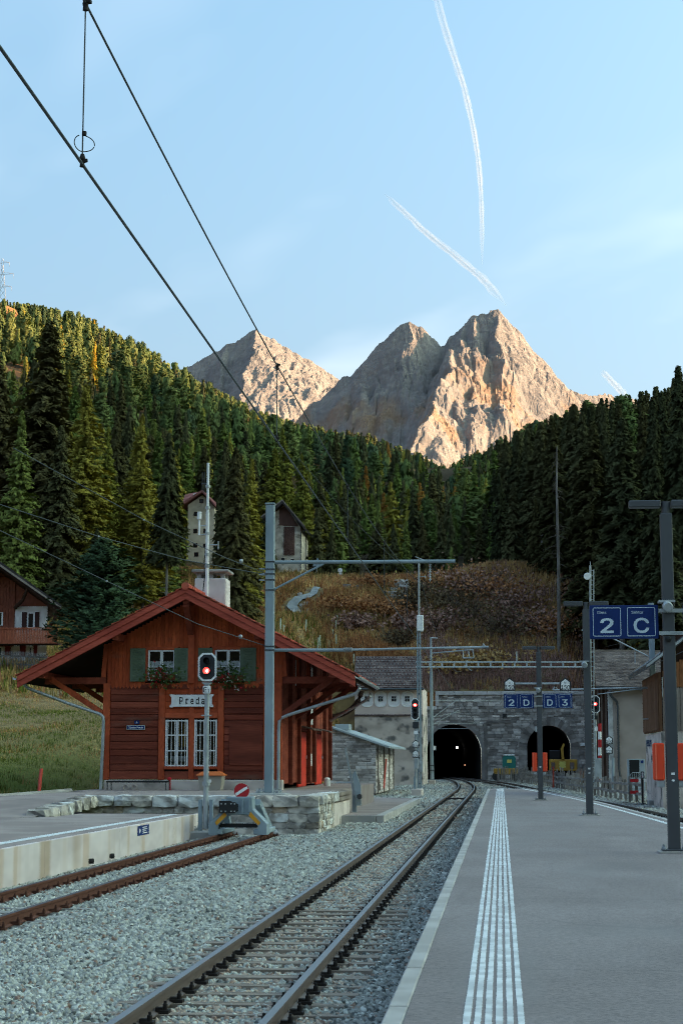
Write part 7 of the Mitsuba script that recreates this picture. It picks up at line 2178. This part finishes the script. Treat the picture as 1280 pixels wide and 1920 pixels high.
for u, v in ((377, 936), (366.5, 960), (366.5, 992), (366.5, 1019), (368.5, 1036), (385, 992), (385, 1020)):
    wk = fresh(k + '__window')
    put(wk + '__surround', MB().box(x_(u - 3.8), x_(u + 3.8), HHY - .05, HHY - .002, z_(v + 7.6), z_(v - .4)), 'm_shutter_brown')
    put(wk + '__pane', MB().box(x_(u - 2.5), x_(u + 2.5), HHY - .08, HHY - .052, z_(v + 6.6), z_(v + .6)), 'm_dark_glass')

# stone barn beside the road
BRY = 228.0
k = thing('stone_barn', 'pale stone barn with a wooden upper front beside the road', 'barn')
b2 = lambda u, v: at(u, v, BRY)
x_, z_ = (lambda u: float(b2(u, 1000)[0])), (lambda v: float(b2(540, v)[2]))
mat('m_barn_stone', mottled((.38, .32, .25), (.60, .52, .43), 1.4, octv=5, c=(.22, .18, .14), cs=1.6), .95, .1)
mat('m_barn_wood', wood_col((.085, .042, .034), (.14, .075, .06), (1.0, 1.0, .3)), .85, .2)
ux = lambda t: 1030 + t
q = sg.Polygon([(x_(500), z_(1090)), (x_(563), z_(1090)), (x_(563), z_(988)), (x_(534), z_(946)), (x_(500), z_(972))])
put(k + '__wall', MB().prism(q, (0, BRY, 0), X, Z, Yv, 9), 'm_barn_stone')
q = sg.Polygon([(x_(523), z_(985)), (x_(553), z_(987)), (x_(560), z_(986)), (x_(534), z_(948)), (x_(523), z_(955))])
put(k + '__gable_boards', MB().prism(q, (0, BRY - .06, 0), X, Z, Yv, .055), 'm_barn_wood')
for i in range(8):
    a = 532 + i * 2.55
    put(k + '__plank', MB().box(x_(a) + .01, x_(a + 2.5) - .01, BRY - .10 + .02 * (i % 2), BRY - .002, z_(1041), z_(988)), 'm_barn_wood')
put(k + '__roof', MB().prism(sg.Polygon([(x_(531), z_(940)), (x_(573), z_(990)), (x_(571), z_(993.5)), (x_(531.5), z_(946.5)), (x_(494), z_(975)), (x_(492), z_(971))]), (0, BRY - 1.2, 0), X, Z, Yv, 11), 'm_dark_roof')
put(k + '__verge_board', MB().prism(sg.Polygon([(x_(531), z_(938.5)), (x_(573.5), z_(989)), (x_(572.5), z_(991)), (x_(531), z_(941)), (x_(492), z_(972)), (x_(491), z_(970))]), (0, BRY - 1.27, 0), X, Z, Yv, .06), 'm_weathered')
put(k + '__gutter_pipe', MB().path([b2(572, 991), b2(570, 996), b2(564, 998), b2(563.5, 1070)], .07, 5), 'm_steel_dark')
for u, v in ((530.5, 1048.5), (548.5, 1050.5)): put(k + '__vent_opening', MB().box(x_(u - 3), x_(u + 3), BRY - .03, BRY - .002, z_(v + 2.6), z_(v - 2.2)), 'm_black')

# pylon on the left skyline
k = thing('power_pylon', 'grey lattice power pylon on the left skyline', 'pylon')
YPL = 1060.0
pl = lambda u, v: at(u, v, YPL)
b = MB()
g0 = float(ground_h(pl(4, 560)[0], YPL))
for (u0, v0), (u1, v1) in (((-1, 575), (3.5, 484)), ((12, 575), (5.5, 484)), ((-1, 570), (11, 556)), ((11, 570), (0, 556)), ((0, 556), (10, 543)), ((10, 556), (1, 543)), ((1, 543), (9, 530)), ((9, 543), (2, 530)), ((2, 530), (8, 518)), ((8, 530), (2, 518)), ((2, 518), (7, 506)), ((7, 518), (3, 506)), ((3, 506), (7, 496)), ((7, 506), (3, 496))):
    b.tube(pl(u0, v0), pl(u1, v1), .12, n=4)
put(k + '__tower', b, 'm_pylon')
for v, e in ((492, 18), (513, 26), (537, 21)):
    b = MB().tube(pl(-14, v + 1.5), pl(e, v), .13, n=4).tube(pl(4, v - 4), pl(e, v), .09, n=4).tube(pl(e, v), pl(e, v + 8), .09, n=4)
    put(k + '__crossarm', b, 'm_pylon')
mat('m_pylon', (.40, .42, .43), .6, .4)

# the bank above the portal: grass, bushes, path, poles, boulders
for nm, a, b_ in (('m_grass_straw', (.42, .25, .10), (.56, .36, .15)), ('m_grass_rust', (.34, .155, .068), (.46, .215, .10)), ('m_grass_purple', (.26, .145, .115), (.38, .22, .175)), ('m_grass_olive', (.20, .15, .05), (.30, .225, .078)), ('m_grass_green', (.085, .112, .018), (.135, .16, .03)), ('m_bush_dark', (.11, .078, .046), (.165, .118, .07)), ('m_bush_autumn', (.22, .17, .028), (.30, .23, .04))):
    leaf_mat(nm, a, b_, k=.25, f=1.2)
rg = np.random.default_rng(40)


def tufts(x, y, z, h, r, blades=4, spread=.5):
    n = len(x)
    V = []
    for b in range(blades):
        a = r.random(n) * 6.283; l = h * r.uniform(.6, 1.2, n); w = h * r.uniform(.05, .11, n)
        dx, dy = np.cos(a), np.sin(a); s = h * spread * r.uniform(.2, 1, n)
        ox, oy = x + r.normal(0, .12, n), y + r.normal(0, .12, n)
        V.append(np.stack([np.stack([ox - dy * w, oy + dx * w, z - .05], 1), np.stack([ox + dy * w, oy - dx * w, z - .05], 1), np.stack([ox + dx * s, oy + dy * s, z + l], 1)], 1))
    v = np.concatenate(V).reshape(-1, 3)
    return v, np.arange(len(v)).reshape(-1, 3)


def grass(key, label, n, xr_, yr, hr, mats, classify, blades=4, keepf=None):
    x = rg.uniform(*xr_, n); y = np.sqrt(rg.uniform(yr[0] ** 2, yr[1] ** 2, n))
    vis = (x / y > -.315) & (x / y < .125)
    if keepf is not None: vis &= keepf(x, y)
    x, y = x[vis], y[vis]; z = ground_h(x, y); h = rg.uniform(*hr, len(x)) * np.clip(.55 + .9 * meshkit.noise(np.stack([x / 3, y / 3, 0 * x], -1), 3), .4, 1.5)
    c = classify(x, y, rg.random(len(x)))
    for i, m in enumerate(mats):
        s = c == i
        if s.any(): scene[f'{key}__{i + 1:03d}'] = ply(tufts(x[s], y[s], z[s], h[s], rg, blades), m)
    tag(key, label, 'grass', None, 'stuff')


fb = lambda x, y, s, k: meshkit.fbm(np.stack([x / s, y / s, 0 * x], -1), 3, k)
bank_cls = lambda x, y, u: np.where(fb(x, y, 7, 3) + .25 * (u - .5) > .56, np.where(x > -9, 2, 1), np.where(fb(x, y, 9, 8) + .3 * (u - .5) > .52, np.where(x < -6, 3, 0), np.where(u < .55, 0, 1)))
path_pts = [(594, 1106), (590, 1112), (588, 1118), (574, 1123), (560, 1128), (550, 1136), (547, 1144), (552, 1151), (559, 1156)]
_pp = np.array([hit(u, v, 178.6, 240)[:2] for u, v in path_pts])
def off_path(x, y):
    d = np.full(x.shape, 9.0)
    for a, b_ in zip(_pp[:-1], _pp[1:]):
        t = np.clip(((x - a[0]) * (b_ - a)[0] + (y - a[1]) * (b_ - a)[1]) / ((b_ - a) ** 2).sum(), 0, 1)
        d = np.minimum(d, np.hypot(x - a[0] - t * (b_ - a)[0], y - a[1] - t * (b_ - a)[1]))
    return d > 1.25
grass('bank_grass', 'brown and straw coloured autumn grass on the bank above the tunnels', 42000, (-42, 22), (178.9, 226), (.45, 1.0), ['m_grass_straw', 'm_grass_rust', 'm_grass_purple', 'm_grass_olive'], bank_cls, 4, lambda x, y: off_path(x, y) & ~((y > 217) & (y < 222) & (x > -32)))
grass('left_bank_grass', 'brownish grass on the slope behind the station', 26000, (-50, -12), (100, 180), (.35, .8), ['m_grass_straw', 'm_grass_rust', 'm_grass_olive', 'm_grass_green'], lambda x, y, u: np.where(u < .25, 0, np.where(u < .45, 1, np.where(u < .8, 2, 3))), 4)
grass('meadow_grass', 'green meadow grass with brownish patches left of the station', 38000, (-36, -12.6), (52, 116), (.07, .19), ['m_grass_green', 'm_grass_olive', 'm_grass_rust', 'm_grass_straw'], lambda x, y, u: np.where(fb(x, y, 6, 5) + (y - 78) / 160 + .4 * (u - .5) < .62, 0, np.where(u < .55, 1, np.where(u < .85, 2, 3))), 4, lambda x, y: x < np.interp(y, [40, 46, 50, 55.5, 90, 120], [-16.5, -15.3, -14.6, -13.4, -13, -13]))
grass('right_slope_grass', 'dark brown undergrowth below the right forest', 14000, (7, 26), (122, 226), (.5, 1.2), ['m_grass_rust', 'm_grass_purple', 'm_bush_dark'], lambda x, y, u: np.where(u < .35, 0, np.where(u < .75, 1, 2)), 4)


def bush(u, v, w, h, m, lab, grp, n=900, ground=True, yr=(178.6, 240)):
    p = hit(u, v, *yr)
    g = float(ground_h(p[0], p[1]))
    k = thing('bush', lab, 'bush', grp)
    r = np.random.default_rng(int(u * 7 + v))
    V, F = leaf_cloud(n, (p[0], p[1], g + h * .42), (w * .62, w * .6, h * .55), .34, r)
    put(k + '__foliage', MB().raw(V, F), m)
    b = MB()
    for i in range(26):
        a = r.random() * 6.3; L = w * .45 * r.uniform(.4, 1)
        b.path([(p[0], p[1], g - .1), (p[0] + L * .5 * math.cos(a), p[1] + L * .5 * math.sin(a), g + h * .5), (p[0] + L * math.cos(a), p[1] + L * math.sin(a), g + h * r.uniform(.7, 1.05))], [.05, .03, .01], 4, False)
    put(k + '__stems', b, 'm_bark')


for u, v, w, h, m, lab in ((895, 1122, 9, 3.6, 'm_grass_purple', 'large purple brown bush on the hump above the right tunnel'), (860, 1105, 6, 2.6, 'm_grass_rust', 'rusty bush on top of the bank hump'), (930, 1130, 7, 3.2, 'm_grass_rust', 'rust coloured bush right of the hump top'), (965, 1150, 7, 3, 'm_grass_purple', 'purple bush low on the right end of the hump'), (880, 1165, 7, 3, 'm_bush_dark', 'dark bush in the middle of the hump'), (835, 1140, 5, 2.6, 'm_bush_dark', 'dark bush left on the hump'), (820, 1185, 6, 2.6, 'm_grass_purple', 'brown bush above the lattice beam'),
                           (800, 1120, 4, 2.2, 'm_bush_dark', 'dark bush beside the boulder gully'), (775, 1150, 4.5, 2.4, 'm_bush_dark', 'dark bush below the boulder gully'), (765, 1190, 5, 2.4, 'm_grass_purple', 'brown bush right behind the beam mast'), (722, 1160, 5, 2.2, 'm_grass_rust', 'orange brown bush left of the gully'), (645, 1150, 4.5, 1.9, 'm_grass_rust', 'rusty bush right of the grey path'), (668, 1180, 4, 1.8, 'm_grass_purple', 'brown bush right of the pale poles'), (700, 1105, 4, 1.8, 'm_grass_rust', 'brown bush near the road edge'),
                           (940, 1195, 7, 3, 'm_bush_dark', 'dark bush above the small blue signs'), (990, 1185, 6, 2.8, 'm_grass_purple', 'purple bush above the farthest lamp post'), (1040, 1195, 6, 2.6, 'm_grass_rust', 'brown bush left of the second lamp post'), (1075, 1200, 5, 2.6, 'm_grass_purple', 'brown bush behind the second lamp post'), (910, 1255, 6, 2.2, 'm_grass_straw', 'straw coloured bush behind the lattice beam'), (848, 1262, 5, 1.8, 'm_grass_straw', 'straw bush above the left portal'), (745, 1215, 4, 2, 'm_bush_dark', 'dark bush above the niche building roof')):
    bush(u, v, w, h, m, lab, 'bushes on the bank', 850)
for u, v, w, h, m, lab in ((1180, 1216, 4.5, 2.6, 'm_bush_autumn', 'yellow green autumn bush behind the shingle roof'), (1205, 1216, 4.5, 3.0, 'm_bush_autumn', 'yellow bush under the large blue sign'), (1245, 1222, 4, 3.2, 'm_bush_autumn', 'yellow green bush right of the right mast'), (1140, 1210, 5, 2.6, 'm_grass_rust', 'brown bush behind the shingle roof left end')):
    p = at(u, v, 138); bush(u, v, w, h, m, lab, 'bushes behind the shingled house', 800, yr=(126, 200))

# grey path zigzag on the bank
Vp = []
for i, (u, v) in enumerate(path_pts):
    p = hit(u, v, 178.6, 240)
    d = (_pp[min(i + 1, len(_pp) - 1)] - _pp[max(i - 1, 0)]); d /= np.linalg.norm(d); n = np.array([-d[1], d[0]]) * (.6 if 3 <= i <= 7 else .42)
    for s in (-1, 1):
        x, y = p[0] + s * n[0], p[1] + s * n[1]
        Vp.append((x, y, float(ground_h(x, y)) + .32))
put('path', MB().raw(Vp, [(2 * i, 2 * i + 1, 2 * i + 3, 2 * i + 2) for i in range(len(path_pts) - 1)]), 'm_path', 'pale grey gravel path winding up the bank', kind='structure')
mat('m_path', mottled((.19, .195, .195), (.27, .28, .28), 1.5), .9, .1)
# road on top of the bank
rx = np.linspace(-34, 16, 50)
put('road', MB().raw([(x, y, float(ground_h(x, y)) + .12) for y in (217.2, 221.5) for x in rx], [(i, i + 1, i + 51, i + 50) for i in range(49)]), 'm_asphalt_old', 'narrow asphalt road along the top of the bank', kind='structure')
mat('m_pale_pole', (.52, .58, .46), .6, .3)
for i, (u, v0, v1) in enumerate(((526, 1160, 1187), (532, 1172, 1190), (572, 1162, 1187), (632, 1154, 1178), (629.6, 1163, 1187), (624, 1180, 1198), (630, 1190, 1214), (599.7, 1191, 1217), (595, 1195, 1216), (586.6, 1204, 1218), (663, 1226, 1254))):
    p = hit(u, v1, 90, 240); t = at(u + (2 if i in (2, 8) else 0), v0, p[1])
    lab = ['first pale pole right of the tall mast', 'short pale pole second right of the tall mast', 'leaning pale pole in the middle of the bank', 'tallest pole of the right cluster of pale poles', 'left pole of the taller pair on the bank', 'shortest pale pole of the right cluster', 'thin brownish lower pole of the right cluster', 'brightest pale pole above the station roof', 'leaning pale pole beside the brightest one', 'pale pole just above the roof verge', 'pale pole beside the niche building roof'][i]
    put('sapling_pole', MB().tube(p - np.array([0, 0, .3]), t, .075, n=6), 'm_pale_pole', lab, 'pole', 'pale sapling poles on the bank')
# boulders in the gully
k = thing('boulder_pile', 'pile of pale boulders and dark rocks in the gully below the road', 'boulders')
rb = np.random.default_rng(17)
for i in range(26):
    u, v = rb.uniform(732, 762), rb.uniform(1098, 1136)
    p = hit(u, v, 178.6, 230); s = rb.uniform(.3, .9)
    put(k + '__boulder', rough_stone((p[0], p[1], p[2] + s * .3), (s, s * .8, s * .7), rb, (0, 0, 0)), 'm_rough_2' if i % 3 == 0 else ('m_rough_1' if i % 3 == 1 else 'm_block_4'))
for i in range(7):
    u, v = ((562, 1117), (566, 1137), (576, 1135), (579, 1147), (650, 1105), (672, 1108), (678, 1112))[i]
    p = hit(u, v, 178.6, 230); s = (.28, .25, .35, .3, .5, .6, .5)[i]
    put('boulder', rough_stone((p[0], p[1], p[2] + s * .4), (s, s, s * .8), rb, (0, 0, 0)), 'm_rough_2' if i < 4 else 'm_block_0', ('pale stone above the bend of the grey path', 'pale stone inside the path bend', 'white stone right of the path bend', 'small pale stone below the path bend', 'dark rock at the upper bank', 'dark rock right of the upper bank rock', 'third dark rock near the road')[i], 'boulder')
# road furniture
k = thing('road_sign', 'grey back of a road sign by the stone barn', 'sign')
p = at(595, 1083, 219)
put(k + '__post', MB().tube((p[0], 216.8, p[2] - .6), at(595, 1055, 216.8), .05), 'm_galv')
put(k + '__plate', MB().prism(sg.Polygon([(-.55, 0), (.55, 0), (.55, .2), (0, 1.1), (-.55, .2)]), at(595, 1062, 216.7), X, Z, Yv, .04), 'm_steel')
k = thing('round_road_sign', 'small round road sign with a plate beside the road', 'sign')
put(k + '__post', MB().tube(at(637.5, 1086, 217), at(637.5, 1066, 217), .04), 'm_galv')
put(k + '__disc', MB().lathe(at(637.5, 1069.5, 216.9), [(0, 0), (.30, 0), (.30, .04), (0, .04)], 16, (0, 1, 0)), 'm_white_sign')
put(k + '__plate', MB().box(at(634.5, 1076, 217)[0], at(640.5, 1076, 217)[0], 216.9, 216.94, at(637, 1078, 217)[2], at(637, 1074.5, 217)[2]), 'm_white_sign')
for u, lab in ((742, 'black and white road marker post left of the beam mast top'), (706, 'second black and white marker post by the road')):
    k = thing('road_marker', lab, 'marker post')
    for i in range(4):
        put(k + '__band', MB().tube(at(u, 1084 - i * 5, 217), at(u, 1079.05 - i * 5, 217), .07, n=6), 'm_label_yellow' if i % 2 == 0 else 'm_black')
put('orange_marker', MB().lathe(at(582.5, 1082, 218), [(.15, 0), (.12, .5), (.02, .6), (0, .6)], 8), 'm_orange', 'small orange marker cone by the barn', 'cone')

# contrails high in the air: three shells of thin vapour each
def trail(name, pts, r0, r1, lab, D=14000.0):
    P = np.array([at(u, v, D) for u, v in pts])
    cs = CubicSpline(np.arange(len(P)), P)
    t = np.linspace(0, len(P) - 1, 220)
    q = cs(t); s = np.linspace(0, 1, 220)
    b = MB()
    for k, f in enumerate((2.0, 1.65, 1.35, 1.05, .8, .55, .3)):
        a, z = .02 + .045 * k, .02 + .03 * k                       # inner shells begin later, so that the ends fade
        m = (s >= a) & (s <= 1 - z)
        ss = s[m]
        rad = f * (r0 + (r1 - r0) * ss) * (.75 + .5 * meshkit.fbm(np.stack([ss * 28, 0 * ss + k * 3, 0 * ss], -1), 3, 5)) * np.clip((ss - a) / .10, .06, 1) * np.clip((1 - z - ss) / .10, .06, 1)
        b.path(q[m] + np.array([0, 0, 1.0]) * (1.2 * f * r0 * (meshkit.fbm(np.stack([ss * 16, 0 * ss + 9 * k, 0 * ss], -1), 2, 6) - .5))[:, None], rad, 12, False)
    put(name, b, 'm_contrail', lab, 'contrail', smooth=True)


scene['m_contrail'] = {'type': 'blendbsdf', 'weight': .036, 'a': {'type': 'null'}, 'b': {'type': 'twosided', 'bsdf': {'type': 'diffuse', 'reflectance': rgb((.95, .95, .95))}}}
trail('contrail', [(790, -160), (828, 30), (862, 140), (886, 235), (899, 330), (903, 420), (904, 512)], 17, 8, 'long thin white contrail curving down the upper sky')
trail('contrail', [(715, 358), (735, 376), (752, 392), (775, 414), (800, 437), (850, 478), (895, 515), (925, 545), (955, 578)], 9, 19, 'shorter contrail sloping down to the right above the twin peaks')
trail('contrail', [(1128, 694), (1140, 708), (1160, 730), (1178, 752)], 10, 16, 'faint short contrail low on the right above the forest')
